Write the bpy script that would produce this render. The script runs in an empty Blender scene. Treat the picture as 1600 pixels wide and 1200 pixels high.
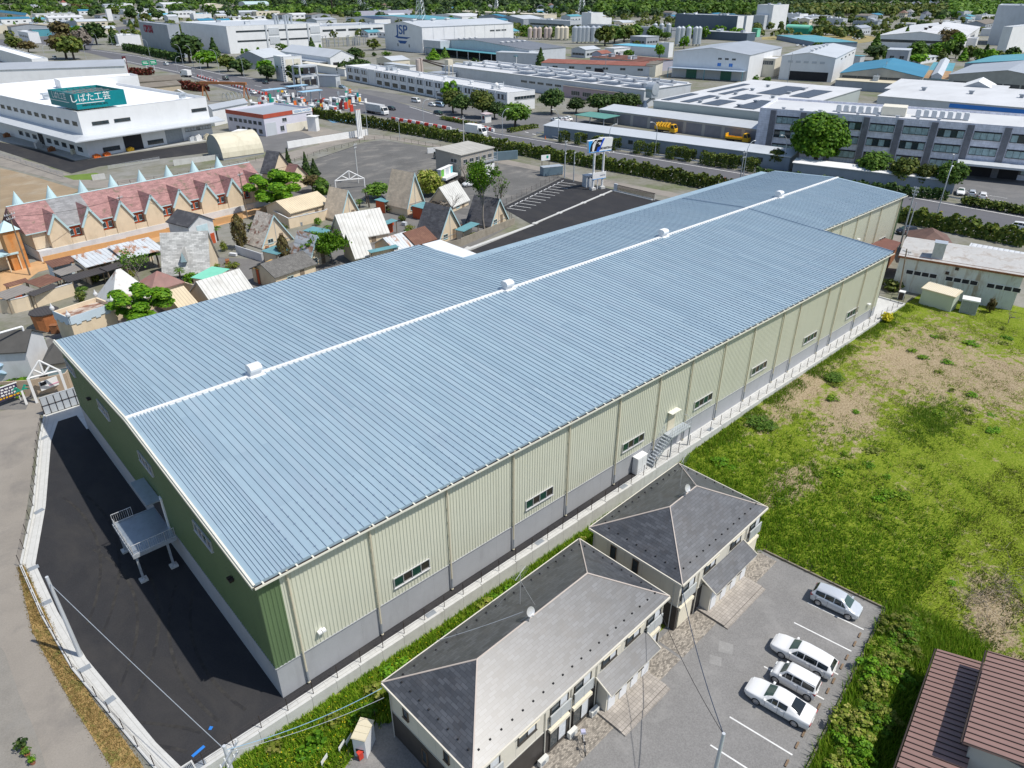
import bpy,bmesh,math,random
import numpy as np
from mathutils import Vector,Matrix
random.seed(7)
R=math.radians
scene=bpy.context.scene
COL=scene.collection
CF,CYAW,CPIT,CROL=1111.58,0.830246,0.512284,0.001459
CAM=(-10.5385,-35.9908,45.0)
_f=np.array([math.cos(CYAW)*math.cos(CPIT),math.sin(CYAW)*math.cos(CPIT),-math.sin(CPIT)])
_r=np.array([math.sin(CYAW),-math.cos(CYAW),0.0])
_u=np.cross(_r,_f)
_r,_u=_r*math.cos(CROL)+_u*math.sin(CROL),-_r*math.sin(CROL)+_u*math.cos(CROL)
def P(px,py,z=0.0):
 """where the sight line of a photo pixel meets the level z (metres)"""
 d=_f*CF+_r*(px-800)+_u*(600-py)
 t=(z-CAM[2])/d[2]
 return Vector((CAM[0]+t*d[0],CAM[1]+t*d[1],z))
def PA(px,py,ax,v):
 d=_f*CF+_r*(px-800)+_u*(600-py)
 t=(v-CAM[ax])/d[ax]
 return Vector((CAM[0]+t*d[0],CAM[1]+t*d[1],CAM[2]+t*d[2]))
def zg(x):
 return 1.6*min(max(x/96.0,0.0),1.0)
def G(px,py,h=0.0):
 z=0.0
 for _ in range(8):
  z=zg(P(px,py,z+h).x)
 return P(px,py,z+h)-Vector((0,0,h))
LOT=-1.3
def lowz(x,y):
 if x<42:a=LOT
 elif x<48:a=LOT+(x-42)/6*1.1
 elif x<62:a=-0.2+(x-48)/14*(zg(62)-0.35+0.2)
 else:a=zg(x)-0.35*max(0.0,min(1.0,(114-x)/30))
 if y>-4.5 and x<60:
  a+=0.35*max(0,min(1,(y+4.5)/3))*max(0,min(1,(60-x)/15))
 return a
def _nodes(name):
 m=bpy.data.materials.new(name);m.use_nodes=True
 nt=m.node_tree;nt.nodes.clear()
 out=nt.nodes.new('ShaderNodeOutputMaterial')
 b=nt.nodes.new('ShaderNodeBsdfPrincipled')
 nt.links.new(b.outputs[0],out.inputs[0])
 return m,nt,b,out
def lin(c):
 return tuple(((v/255.0)/12.92 if v/255.0<=0.04045 else((v/255.0+0.055)/1.055)**2.4)for v in c)
def ramp(nt,fac,stops):
 n=nt.nodes.new('ShaderNodeValToRGB')
 els=n.color_ramp.elements
 while len(els)<len(stops):els.new(0.5)
 for e,(p,c)in zip(els,stops):
  e.position=p;e.color=(*c,1)if len(c)==3 else c
 nt.links.new(fac,n.inputs[0])
 return n.outputs[0]
def noise(nt,vec,scale,detail=4,rough=0.6,dist=0.0):
 n=nt.nodes.new('ShaderNodeTexNoise')
 n.inputs['Scale'].default_value=scale;n.inputs['Detail'].default_value=detail
 n.inputs['Roughness'].default_value=rough;n.inputs['Distortion'].default_value=dist
 nt.links.new(vec,n.inputs['Vector'])
 return n.outputs['Fac']
def mixc(nt,fac,a,b,mode='MIX'):
 n=nt.nodes.new('ShaderNodeMix');n.data_type='RGBA';n.blend_type=mode
 if hasattr(fac,'is_linked'):nt.links.new(fac,n.inputs[0])
 else:n.inputs[0].default_value=fac
 for s,v in((6,a),(7,b)):
  if hasattr(v,'is_linked'):nt.links.new(v,n.inputs[s])
  else:n.inputs[s].default_value=(*v,1)
 return n.outputs[2]
def vmap(nt,scale=(1,1,1),coord='Object'):
 if coord=='World':
  g=nt.nodes.new('ShaderNodeNewGeometry');o=g.outputs['Position']
 else:
  t=nt.nodes.new('ShaderNodeTexCoord');o=t.outputs[coord]
 mp=nt.nodes.new('ShaderNodeMapping');mp.inputs['Scale'].default_value=scale
 nt.links.new(o,mp.inputs[0])
 return mp.outputs[0]
def bump(nt,b,h,strength=0.3,dist=0.05):
 n=nt.nodes.new('ShaderNodeBump');n.inputs['Strength'].default_value=strength
 n.inputs['Distance'].default_value=dist
 nt.links.new(h,n.inputs['Height']);nt.links.new(n.outputs[0],b.inputs['Normal'])
_mc={}
def M(name,col,rough=0.6,metal=0.0,var=0.12,scale=0.6,spec=0.4,stain=None,samt=0.5,sscale=(.5,.5,.12),sth=(.5,.72),fine=0.0,coat=0.0):
 """plain surface with uneven tone; optional stain (rust, moss, dirt) with its own patchy shape"""
 if name in _mc:return _mc[name]
 m,nt,b,out=_nodes(name)
 v=vmap(nt,coord='World')
 f=noise(nt,v,scale,5,0.65)
 lo=tuple(max(0,c*(1-var))for c in col);hi=tuple(min(1,c*(1+var))for c in col)
 c=ramp(nt,f,[(0.3,lo),(0.7,hi)])
 if fine:
  f2=noise(nt,v,9.0,3,0.7)
  c=mixc(nt,fine,c,ramp(nt,f2,[(0.35,tuple(x*.45 for x in col)),(0.65,tuple(min(1,x*1.5)for x in col))]))
 if stain:
  v2=vmap(nt,sscale,'World')
  s=noise(nt,v2,1.0,6,0.7,0.4)
  k=ramp(nt,s,[(sth[0],(0,0,0)),(sth[1],(samt,samt,samt))])
  c=mixc(nt,k,c,stain)
 nt.links.new(c,b.inputs['Base Color'])
 b.inputs['Roughness'].default_value=rough;b.inputs['Metallic'].default_value=metal
 b.inputs['Specular IOR Level'].default_value=spec
 if coat:b.inputs['Coat Weight'].default_value=coat
 _mc[name]=m
 return m
def wave_mat(name,col,pitch,axis='X',depth=0.35,rough=0.5,stain=None,samt=.5,metal=0.0,sth=(.5,.72),sscale=(.5,.5,.5),var=.1):
 """sheet metal with standing ribs at a given pitch (object space), by bump and by groove shade put into the colour"""
 if name in _mc:return _mc[name]
 m,nt,b,out=_nodes(name)
 v=vmap(nt,coord='Object')
 w=nt.nodes.new('ShaderNodeTexWave');w.bands_direction=axis;w.wave_profile='SIN'
 w.inputs['Scale'].default_value=0.3142/pitch
 nt.links.new(v,w.inputs['Vector'])
 vw=vmap(nt,coord='World')
 f=noise(nt,vw,.35,6,.65)
 c=ramp(nt,f,[(.3,tuple(x*(1-var)for x in col)),(.7,tuple(min(1,x*(1+var))for x in col))])
 if stain:
  s=noise(nt,vmap(nt,sscale,'World'),1.0,6,.7,.5)
  k=ramp(nt,s,[(sth[0],(0,0,0)),(sth[1],(samt,)*3)])
  c=mixc(nt,k,c,stain)
 seam=ramp(nt,w.outputs['Fac'],[(0.0,(.55,)*3),(.16,(1,1,1))])
 c=mixc(nt,depth,c,mixc(nt,1.0,c,seam,'MULTIPLY'))
 nt.links.new(c,b.inputs['Base Color'])
 bump(nt,b,w.outputs['Fac'],.5,.05)
 b.inputs['Roughness'].default_value=rough;b.inputs['Metallic'].default_value=metal
 _mc[name]=m
 return m
def tile_mat(name,col,sx,sy,var=.25,rough=.6,mortar=.55,stain=None,samt=.6,sth=(.5,.7),offset=.5,coord='UV'):
 if name in _mc:return _mc[name]
 m,nt,b,out=_nodes(name)
 v=vmap(nt,coord=coord)
 t=nt.nodes.new('ShaderNodeTexBrick');t.offset=offset
 t.inputs['Scale'].default_value=1.0
 t.inputs['Brick Width'].default_value=sx;t.inputs['Row Height'].default_value=sy
 t.inputs['Mortar Size'].default_value=sy*.055;t.inputs['Mortar Smooth'].default_value=.1
 t.inputs['Color1'].default_value=(*[c*(1-var)for c in col],1)
 t.inputs['Color2'].default_value=(*[min(1,c*(1+var))for c in col],1)
 t.inputs['Mortar'].default_value=(*[c*mortar for c in col],1)
 nt.links.new(v,t.inputs['Vector'])
 c=t.outputs['Color']
 n=noise(nt,vmap(nt,coord='World'),.8,5,.6)
 c=mixc(nt,.5,c,mixc(nt,1.0,c,ramp(nt,n,[(.3,(.6,)*3),(.7,(1.25,)*3)]),'MULTIPLY'))
 if stain:
  s=noise(nt,vmap(nt,(.6,.6,.6),'World'),1.0,6,.7,.5)
  c=mixc(nt,ramp(nt,s,[(sth[0],(0,0,0)),(sth[1],(samt,)*3)]),c,stain)
 nt.links.new(c,b.inputs['Base Color']);b.inputs['Roughness'].default_value=rough
 _mc[name]=m
 return m
def leaf_mat(name,c1,c2,c3=None,trans=.25):
 if name in _mc:return _mc[name]
 m,nt,b,out=_nodes(name)
 g=nt.nodes.new('ShaderNodeNewGeometry')
 oi=nt.nodes.new('ShaderNodeObjectInfo')
 st=[(0,c1),(1,c2)]if c3 is None else[(0,c1),(.55,c2),(1,c3)]
 c=ramp(nt,g.outputs['Random Per Island'],st)
 h=nt.nodes.new('ShaderNodeHueSaturation')
 mr=nt.nodes.new('ShaderNodeMapRange');mr.inputs['To Min'].default_value=.72;mr.inputs['To Max'].default_value=1.25
 nt.links.new(oi.outputs['Random'],mr.inputs[0]);nt.links.new(mr.outputs[0],h.inputs['Value'])
 nt.links.new(c,h.inputs['Color'])
 nt.links.new(h.outputs[0],b.inputs['Base Color'])
 b.inputs['Roughness'].default_value=.6;b.inputs['Specular IOR Level'].default_value=.25
 tr=nt.nodes.new('ShaderNodeBsdfTranslucent');nt.links.new(h.outputs[0],tr.inputs[0])
 mx=nt.nodes.new('ShaderNodeMixShader');mx.inputs[0].default_value=trans
 nt.links.new(b.outputs[0],mx.inputs[1]);nt.links.new(tr.outputs[0],mx.inputs[2])
 nt.links.new(mx.outputs[0],out.inputs[0])
 _mc[name]=m
 return m
def glass_mat(name,col=(.03,.045,.05),rough=.08):
 return M(name,col,rough,0,.3,.9,.8)
class MB:
 def __init__(s):s.v=[];s.f=[];s.m=[];s.uv={}
 def face(s,pts,mi=0):
  i=len(s.v);s.v+=[tuple(p)for p in pts];s.f.append(tuple(range(i,i+len(pts))));s.m.append(mi)
 def box(s,x0,y0,z0,x1,y1,z1,mi=0,T=None,skip=''):
  c=[(x0,y0,z0),(x1,y0,z0),(x1,y1,z0),(x0,y1,z0),(x0,y0,z1),(x1,y0,z1),(x1,y1,z1),(x0,y1,z1)]
  if T is not None:c=[tuple(T@Vector(p))for p in c]
  i=len(s.v);s.v+=c
  fs={'b':(0,3,2,1),'t':(4,5,6,7),'f':(0,1,5,4),'r':(1,2,6,5),'k':(2,3,7,6),'l':(3,0,4,7)}
  for k,f in fs.items():
   if k in skip:continue
   s.f.append(tuple(i+a for a in f));s.m.append(mi)
 def prism(s,poly,z0,z1,mi=0,T=None):
  n=len(poly)
  a=[(p[0],p[1],z0)for p in poly];b=[(p[0],p[1],z1)for p in poly]
  if T is not None:a=[tuple(T@Vector(p))for p in a];b=[tuple(T@Vector(p))for p in b]
  i=len(s.v);s.v+=a+b
  s.f.append(tuple(i+n-1-k for k in range(n)));s.m.append(mi)
  s.f.append(tuple(i+n+k for k in range(n)));s.m.append(mi)
  for k in range(n):
   s.f.append((i+k,i+(k+1)%n,i+n+(k+1)%n,i+n+k));s.m.append(mi)
 def tube(s,pts,r,n=8,mi=0,r2=None,cap=True):
  pts=[Vector(p)for p in pts];rings=[]
  for k,p in enumerate(pts):
   d=(pts[min(k+1,len(pts)-1)]-pts[max(k-1,0)]).normalized()
   a=d.orthogonal().normalized()if abs(d.z)<.99 else Vector((1,0,0))
   if abs(d.z)<.99:a=d.cross(Vector((0,0,1))).normalized()
   b=d.cross(a)
   rr=r if r2 is None else r+(r2-r)*k/(len(pts)-1)
   i=len(s.v)
   s.v+=[tuple(p+(a*math.cos(t)+b*math.sin(t))*rr)for t in[2*math.pi*q/n for q in range(n)]]
   rings.append(i)
  for k in range(len(rings)-1):
   A,B=rings[k],rings[k+1]
   for q in range(n):
    s.f.append((A+q,A+(q+1)%n,B+(q+1)%n,B+q));s.m.append(mi)
  if cap:
   s.f.append(tuple(rings[0]+n-1-q for q in range(n)));s.m.append(mi)
   s.f.append(tuple(rings[-1]+q for q in range(n)));s.m.append(mi)
 def cyl(s,x,y,z0,z1,r,n=12,mi=0,r2=None):
  s.tube([(x,y,z0),(x,y,z1)],r,n,mi,r2)
 def cone(s,x,y,z0,z1,r,n=12,mi=0):
  i=len(s.v);s.v+=[(x+r*math.cos(2*math.pi*q/n),y+r*math.sin(2*math.pi*q/n),z0)for q in range(n)]+[(x,y,z1)]
  for q in range(n):s.f.append((i+q,i+(q+1)%n,i+n));s.m.append(mi)
  s.f.append(tuple(i+n-1-q for q in range(n)));s.m.append(mi)
 def sphere(s,x,y,z,r,n=10,mi=0,sz=1.0):
  rows=max(4,n//2);i=len(s.v)
  for a in range(rows+1):
   t=math.pi*a/rows
   for q in range(n):
    p=2*math.pi*q/n
    s.v.append((x+r*math.sin(t)*math.cos(p),y+r*math.sin(t)*math.sin(p),z+r*sz*math.cos(t)))
  for a in range(rows):
   for q in range(n):
    s.f.append((i+a*n+q,i+(a+1)*n+q,i+(a+1)*n+(q+1)%n,i+a*n+(q+1)%n));s.m.append(mi)
 def ribbed(s,p0,p1,zb,zt,mi=0,pitch=.3,dep=.045):
  """profiled siding from p0 to p1 (outside on the right hand), top height a number or function of distance"""
  p0=Vector((p0[0],p0[1]));p1=Vector((p1[0],p1[1]));d=p1-p0;L=d.length;d/=L
  nrm=Vector((d.y,-d.x));n=max(1,round(L/pitch));q=L/n;prof=[]
  for k in range(n):
   a=k*q
   prof+=[(a,0),(a+q*.5,0),(a+q*.62,dep),(a+q*.88,dep)]
  prof.append((L,0))
  f=zt if callable(zt)else(lambda t:zt)
  i=len(s.v)
  for(t,o)in prof:
   c=p0+d*t+nrm*o
   s.v+=[(c.x,c.y,zb),(c.x,c.y,f(t))]
  for k in range(len(prof)-1):
   s.f.append((i+2*k,i+2*k+2,i+2*k+3,i+2*k+1));s.m.append(mi)
 def build(s,name,mats,parent=None,loc=None,smooth=False):
  me=bpy.data.meshes.new(name);me.from_pydata(s.v,[],s.f)
  if not isinstance(mats,(list,tuple)):mats=[mats]
  for m in mats:me.materials.append(m)
  if len(mats)>1:me.polygons.foreach_set('material_index',s.m)
  if smooth:me.polygons.foreach_set('use_smooth',[True]*len(s.f))
  me.update()
  o=bpy.data.objects.new(name,me);COL.objects.link(o)
  if parent is not None:o.parent=parent
  if loc is not None:o.location=loc
  return o
def box_uv(o,rot=None):
 """metric UV by dominant direction, so tiles run along the slope of each face"""
 me=o.data
 uv=me.uv_layers.new(name='UVMap')
 for p in me.polygons:
  n=p.normal
  a=Vector((0,0,1)).cross(n)
  if a.length<1e-3:a=Vector((1,0,0))
  a.normalize();b=n.cross(a)
  for li in p.loop_indices:
   c=me.vertices[me.loops[li].vertex_index].co
   uv.data[li].uv=(c.dot(a),c.dot(b))
def tag(o,label=None,cat=None,group=None,kind=None):
 if label:o['label']=label
 if cat:o['category']=cat
 if group:o['group']=group
 if kind:o['kind']=kind
 return o
def thing(name,label,cat,loc=(0,0,0),rz=0.0,group=None):
 o=bpy.data.objects.new(name,None);COL.objects.link(o)
 o.empty_display_size=.5
 o.location=loc;o.rotation_euler=(0,0,rz)
 return tag(o,label,cat,group)
def kids(o):return[c for c in COL.objects if c.parent is o]
def dup(root,loc,rz=0.0,label=None,scale=None):
 r=root.copy();COL.objects.link(r);r.location=loc;r.rotation_euler=(0,0,rz)
 if scale is not None:r.scale=scale
 if label:r['label']=label
 for ch in root.children:
  c=ch.copy();COL.objects.link(c);c.parent=r
  for g in ch.children:
   d=g.copy();COL.objects.link(d);d.parent=c
 return r
def gpoly(name,pts,mat,dz=0.0,px=True,label=None,zf=None,thick=0.0,kind='structure',parent=None):
 """flat sheet following the terrain; pts are photo pixels on the ground or world xy"""
 w=[G(*p)for p in pts]if px else[Vector((p[0],p[1],0))for p in pts]
 bm=bmesh.new()
 vs=[bm.verts.new((p.x,p.y,0))for p in w]
 f=bm.faces.new(vs);f.normal_update()
 bmesh.ops.triangulate(bm,faces=[f])
 for X in(0.0,96.0):
  bmesh.ops.bisect_plane(bm,geom=bm.verts[:]+bm.edges[:]+bm.faces[:],plane_co=(X,0,0),plane_no=(1,0,0),dist=1e-5)
 zf=zf or(lambda x,y:zg(x))
 for v in bm.verts:v.co.z=zf(v.co.x,v.co.y)+dz
 bmesh.ops.recalc_face_normals(bm,faces=bm.faces)
 if sum(q.normal.z for q in bm.faces)<0:bmesh.ops.reverse_faces(bm,faces=bm.faces)
 me=bpy.data.meshes.new(name);bm.to_mesh(me);bm.free();me.materials.append(mat)
 o=bpy.data.objects.new(name,me);COL.objects.link(o)
 if kind:o['kind']=kind
 if label:o['label']=label
 if parent is not None:o.parent=parent
 return o
def strip(name,pts,width,mat,dz,zf=None,kind='structure',dash=None,parent=None):
 """painted line or kerb-like band along a world polyline"""
 mb=MB();zf=zf or(lambda x,y:zg(x))
 P2=[Vector((p[0],p[1],0))for p in pts]
 for a,b in zip(P2[:-1],P2[1:]):
  d=b-a;L=d.length
  if L<1e-4:continue
  d/=L;n=Vector((-d.y,d.x,0))*width/2
  segs=[(0,L)]if not dash else[(t,min(t+dash[0],L))for t in np.arange(0,L,dash[0]+dash[1])]
  for(s0,s1)in segs:
   k=max(1,int((s1-s0)/8))
   for j in range(k):
    p=a+d*(s0+(s1-s0)*j/k);q=a+d*(s0+(s1-s0)*(j+1)/k)
    mb.face([(v.x,v.y,zf(v.x,v.y)+dz)for v in(p-n,q-n,q+n,p+n)][::1])
 o=mb.build(name,mat)
 if kind:o['kind']=kind
 if parent is not None:o.parent=parent
 return o
WHITE=M('white_paint',(.78,.78,.77),.55,var=.05,stain=(.45,.44,.40),samt=.25)
WHITEC=M('white_cladding',(.74,.75,.76),.5,var=.05,scale=.2,stain=(.5,.5,.48),samt=.2)
CREAMW=M('cream_cladding',(.72,.68,.57),.55,var=.06,scale=.2,stain=(.45,.40,.32),samt=.3)
GREYW=M('grey_cladding',(.33,.36,.40),.5,var=.07,scale=.2,stain=(.22,.23,.24),samt=.3)
LGREYW=M('pale_grey_cladding',(.52,.55,.58),.5,var=.06,scale=.2,stain=(.35,.35,.34),samt=.3)
DGREYW=M('slate_grey_cladding',(.095,.13,.17),.5,var=.08,scale=.2)
CONC=M('concrete',(.42,.42,.40),.8,var=.12,scale=1.2,stain=(.22,.21,.19),samt=.4,sscale=(.7,.7,.2),fine=.1)
CONCL=M('pale_concrete',(.55,.55,.53),.8,var=.08,scale=1.4,stain=(.33,.32,.30),samt=.35,sscale=(.9,.9,.25),fine=.08)
GALV=M('galvanised_steel',(.48,.52,.56),.4,.35,.12,2.0)
STEEL=M('grey_painted_steel',(.30,.33,.36),.45,.2,.12,2.0)
DARKSTEEL=M('dark_brown_steel',(.045,.032,.028),.5,.2,.2,2.0)
RUST=M('rusted_steel',(.26,.11,.05),.85,0,.4,1.5)
BLACK=M('black_rubber',(.02,.02,.022),.7,0,.2)
DARK=M('dark_interior',(.025,.025,.03),.8,0,.2)  # flat near-black; on bays and openings it paints the shade of an interior
GLASS=glass_mat('window_glass',(.035,.05,.06))
GLASSG=glass_mat('green_tinted_glass',(.02,.06,.045))
GLASSB=glass_mat('blinds_behind_glass',(.30,.42,.44),.25)
ALU=M('aluminium_frame',(.6,.6,.6),.4,.4,.05)
DFRAME=M('dark_window_frame',(.05,.045,.04),.5,0,.1)
RED=M('red_paint',(.55,.05,.03),.5,0,.12)
ORANGE=M('orange_paint',(.70,.16,.03),.5,0,.15)
YELLOW=M('yellow_paint',(.75,.42,.02),.45,0,.1)
TEAL=M('teal_panel',(.0,.22,.25),.45,0,.08)
BLUEP=M('blue_paint',(.03,.20,.62),.45,0,.08)
GREENP=M('green_paint',(.02,.30,.20),.5,0,.1)
WOOD=M('weathered_timber',(.22,.17,.12),.8,0,.25,1.5)
ROADP=M('road_paint',(.72,.72,.70),.6,0,.1,2.0,stain=(.3,.3,.3),samt=.4,sscale=(1.5,1.5,1.5))
L_BRIGHT=leaf_mat('spring_leaves',(.055,.16,.006),(.12,.27,.012),(.20,.36,.02),.3)
L_MID=leaf_mat('mid_green_leaves',(.045,.11,.012),(.095,.19,.02),(.16,.26,.035),.25)
L_DARK=leaf_mat('dark_evergreen_leaves',(.02,.052,.012),(.046,.095,.02),(.10,.155,.034),.2)
L_OLIVE=leaf_mat('olive_leaves',(.05,.085,.014),(.10,.14,.025),(.19,.20,.04),.22)
L_BROWN=leaf_mat('bronze_leaves',(.07,.05,.02),(.13,.10,.035),(.16,.15,.05),.22)
L_YEL=leaf_mat('yellow_green_leaves',(.14,.21,.02),(.26,.32,.04),(.45,.42,.12),.3)
L_RED=leaf_mat('red_leaves',(.10,.018,.02),(.20,.04,.03),(.08,.09,.02),.2)
L_TWIG=leaf_mat('bare_twigs',(.12,.10,.085),(.20,.17,.14),(.26,.23,.19),0)
L_HEDGE=leaf_mat('hedge_leaves',(.03,.062,.010),(.09,.135,.018),(.20,.22,.035),.2)
L_FAR=leaf_mat('woodland_leaves',(.018,.042,.018),(.045,.088,.026),(.09,.14,.034),.15)
BARK=M('tree_bark',(.10,.08,.065),.9,0,.25,2.0)
BARKG=M('grey_bark',(.24,.21,.18),.9,0,.25,2.0)
def quads_mesh(name,C,N,S,mat,rng,asp=1.0):
 """one small leaf-clump face at each centre C with normal N and size S"""
 n=len(C)
 N=N/np.maximum(np.linalg.norm(N,axis=1,keepdims=True),1e-6)
 t=rng.normal(size=(n,3));A=np.cross(N,t);A/=np.maximum(np.linalg.norm(A,axis=1,keepdims=True),1e-6)
 B=np.cross(N,A);S=S.reshape(-1,1)
 j=lambda:rng.uniform(.7,1.25,size=(n,1))
 V=np.empty((n,4,3))
 V[:,0]=C-A*S*j()-B*S*.35*j()*asp;V[:,1]=C+A*S*.25*j()-B*S*j()*asp
 V[:,2]=C+A*S*j()+B*S*.3*j()*asp;V[:,3]=C-A*S*.3*j()+B*S*j()*asp
 me=bpy.data.meshes.new(name)
 me.vertices.add(n*4);me.vertices.foreach_set('co',V.reshape(-1))
 me.loops.add(n*4);me.loops.foreach_set('vertex_index',np.arange(n*4,dtype=np.int32))
 me.polygons.add(n);me.polygons.foreach_set('loop_start',np.arange(0,n*4,4,dtype=np.int32))
 me.polygons.foreach_set('loop_total',np.full(n,4,dtype=np.int32))
 me.materials.append(mat);me.update(calc_edges=True)
 return me
def crown_pts(kind,n,rng):
 """points and normals of a unit crown: radius about 1, standing on z=0, height about 2 (cone: 3)"""
 C=[];N=[]
 if kind=='cone':
  for _ in range(n):
   h=rng.uniform()**1.3;a=rng.uniform(0,2*math.pi)
   lob=1+.18*math.sin(a*5+h*14)+.12*math.sin(h*38)
   rr=(1-h)*lob*(.72+.28*rng.uniform())
   C.append((rr*math.cos(a),rr*math.sin(a),h*3));N.append((math.cos(a),math.sin(a),.5))
 elif kind=='column':
  for _ in range(n):
   h=rng.uniform();a=rng.uniform(0,2*math.pi)
   prof=math.sin(math.pi*min(1,h*.85+.12))**.7
   rr=prof*(1+.2*math.sin(a*4+h*9))*(.7+.3*rng.uniform())
   C.append((rr*math.cos(a),rr*math.sin(a),h*3));N.append((math.cos(a),math.sin(a),.4))
 else:
  nl,lr,sp={'round':(24,.42,.68),'cloud':(15,.46,.78),'loose':(16,.30,.92),'wide':(20,.40,.8)}[kind]
  lobes=[]
  for k in range(nl):
   z=1-2*(k+.5)/nl;a=k*2.39996+rng.uniform(-.4,.4);s=math.sqrt(max(0,1-z*z))
   q=sp*rng.uniform(.72,1.12)
   lobes.append((np.array([s*math.cos(a)*q,s*math.sin(a)*q,1+z*q*.85]),lr*rng.uniform(.75,1.3)))
  lobes.append((np.array([0,0,1.0]),.55 if kind!='loose' else.3))
  w=np.array([l[1]**2 for l in lobes]);w/=w.sum()
  for k in rng.choice(len(lobes),size=n,p=w):
   c,r=lobes[k];d=rng.normal(size=3);d/=np.linalg.norm(d)
   if d[2]<-.35:d[2]*=-.5
   p=c+d*r*(rng.uniform(.55,1.08))
   C.append(p);N.append(d+.35*rng.normal(size=3)+np.array([0,0,.25]))
  C=np.array(C);
  if kind=='wide':C[:,2]=.55+(C[:,2]-.55)*.72
  return C,np.array(N)
 return np.array(C),np.array(N)+.35*rng.normal(size=(len(N),3))
_crowns={}
def crown_mesh(kind,mat,n,leaf,var=0):
 k=(kind,mat.name,n,leaf,var)
 if k not in _crowns:
  rng=np.random.default_rng(len(_crowns)*17+5)
  C,N=crown_pts(kind,n,rng)
  _crowns[k]=quads_mesh('crown',C,N,leaf*rng.uniform(.6,1.35,size=len(C)),mat,rng)
 return _crowns[k]
_trunks={}
def trunk_mesh(var,limbs=5,mat=None):
 k=(var,limbs)
 if k not in _trunks:
  rnd=random.Random(var*31+limbs);mb=MB()
  mb.tube([(0,0,0),(.03,.02,.5),(-.02,.05,1.0),(.03,0,1.35)],.10,7,0,.05)
  for j in range(limbs):
   a=j*2.4+rnd.uniform(-.3,.3);z=.55+.5*j/limbs;l=rnd.uniform(.45,.75)
   mb.tube([(0,0,z),(l*.5*math.cos(a),l*.5*math.sin(a),z+.28),(l*math.cos(a),l*math.sin(a),z+.7)],.045,5,0,.012)
  _trunks[k]=mb
  me=bpy.data.meshes.new('trunk');me.from_pydata(mb.v,[],mb.f);me.materials.append(mat or BARK);_trunks[k]=me
 return _trunks[k]
def tree(label,pos,h,r,kind='round',mat=None,n=900,leaf=.16,name='tree',group=None,bole=.25,bark=None,var=None,cat='tree'):
 """tree of height h and crown radius r: trunk with limbs, crown of leaf clumps starting at bole*h"""
 mat=mat or L_MID
 var=random.randrange(3)if var is None else var
 t=thing(name,label,cat,pos,random.uniform(0,6.28),group)
 ch=h*(1-bole);z0=h*bole
 o=bpy.data.objects.new('crown',crown_mesh(kind,mat,n,leaf,var));COL.objects.link(o);o.parent=t
 o.location=(0,0,z0);hz=3.0 if kind in('cone','column')else 2.0
 o.scale=(r,r,ch/hz)
 k=bpy.data.objects.new('trunk',trunk_mesh(var,5 if kind not in('cone','column')else 0,bark));COL.objects.link(k);k.parent=t
 s=(z0+ch*.62)/1.35
 k.scale=(max(.6,min(r*.9,s*1.1)),max(.6,min(r*.9,s*1.1)),s)
 return t
def bush(label,pos,r,h,mat,n=260,leaf=.2,name='bush',group=None,kind='cloud',cat='bush',rz=None):
 o=bpy.data.objects.new(name,crown_mesh(kind,mat,n,leaf,random.randrange(3)));COL.objects.link(o)
 o.location=Vector(pos)-Vector((0,0,h*.12));o.rotation_euler=(0,0,random.uniform(0,6)if rz is None else rz)
 rx,ry=r if isinstance(r,tuple)else(r,r)
 o.scale=(rx,ry,h/2*1.1)
 return tag(o,label,cat,group)
def palm(label,pos,h,group=None):
 t=thing('palm_tree',label,'palm',pos,random.uniform(0,6))
 mb=MB();mb.tube([(0,0,0),(.06,0,h*.5),(0,.05,h)],.17,8,0,.13);mb.build('trunk',BARK,t)
 mb=MB();rnd=random.Random(int(pos[0]*97))
 for k in range(26):
  a=k*2.4;e=rnd.uniform(-.5,1.2);L=rnd.uniform(.8,1.15)
  d=Vector((math.cos(a),math.sin(a),0));q=Vector((-d.y,d.x,0))
  base=Vector((0,0,h));mid=base+d*L*.55*math.cos(e)+Vector((0,0,L*.55*math.sin(e)))
  for f in range(7):
   s=(f-3)/3;tip=mid+d*L*.6*math.cos(s*.9)+q*L*.6*math.sin(s*.9)+Vector((0,0,-.25-.1*abs(s)))
   mb.face([mid,mid.lerp(tip,.6)+q*.05,tip,mid.lerp(tip,.6)-q*.05])
  mb.tube([base,mid],.02,4)
 mb.build('crown',L_MID,t)
 return t
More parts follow.
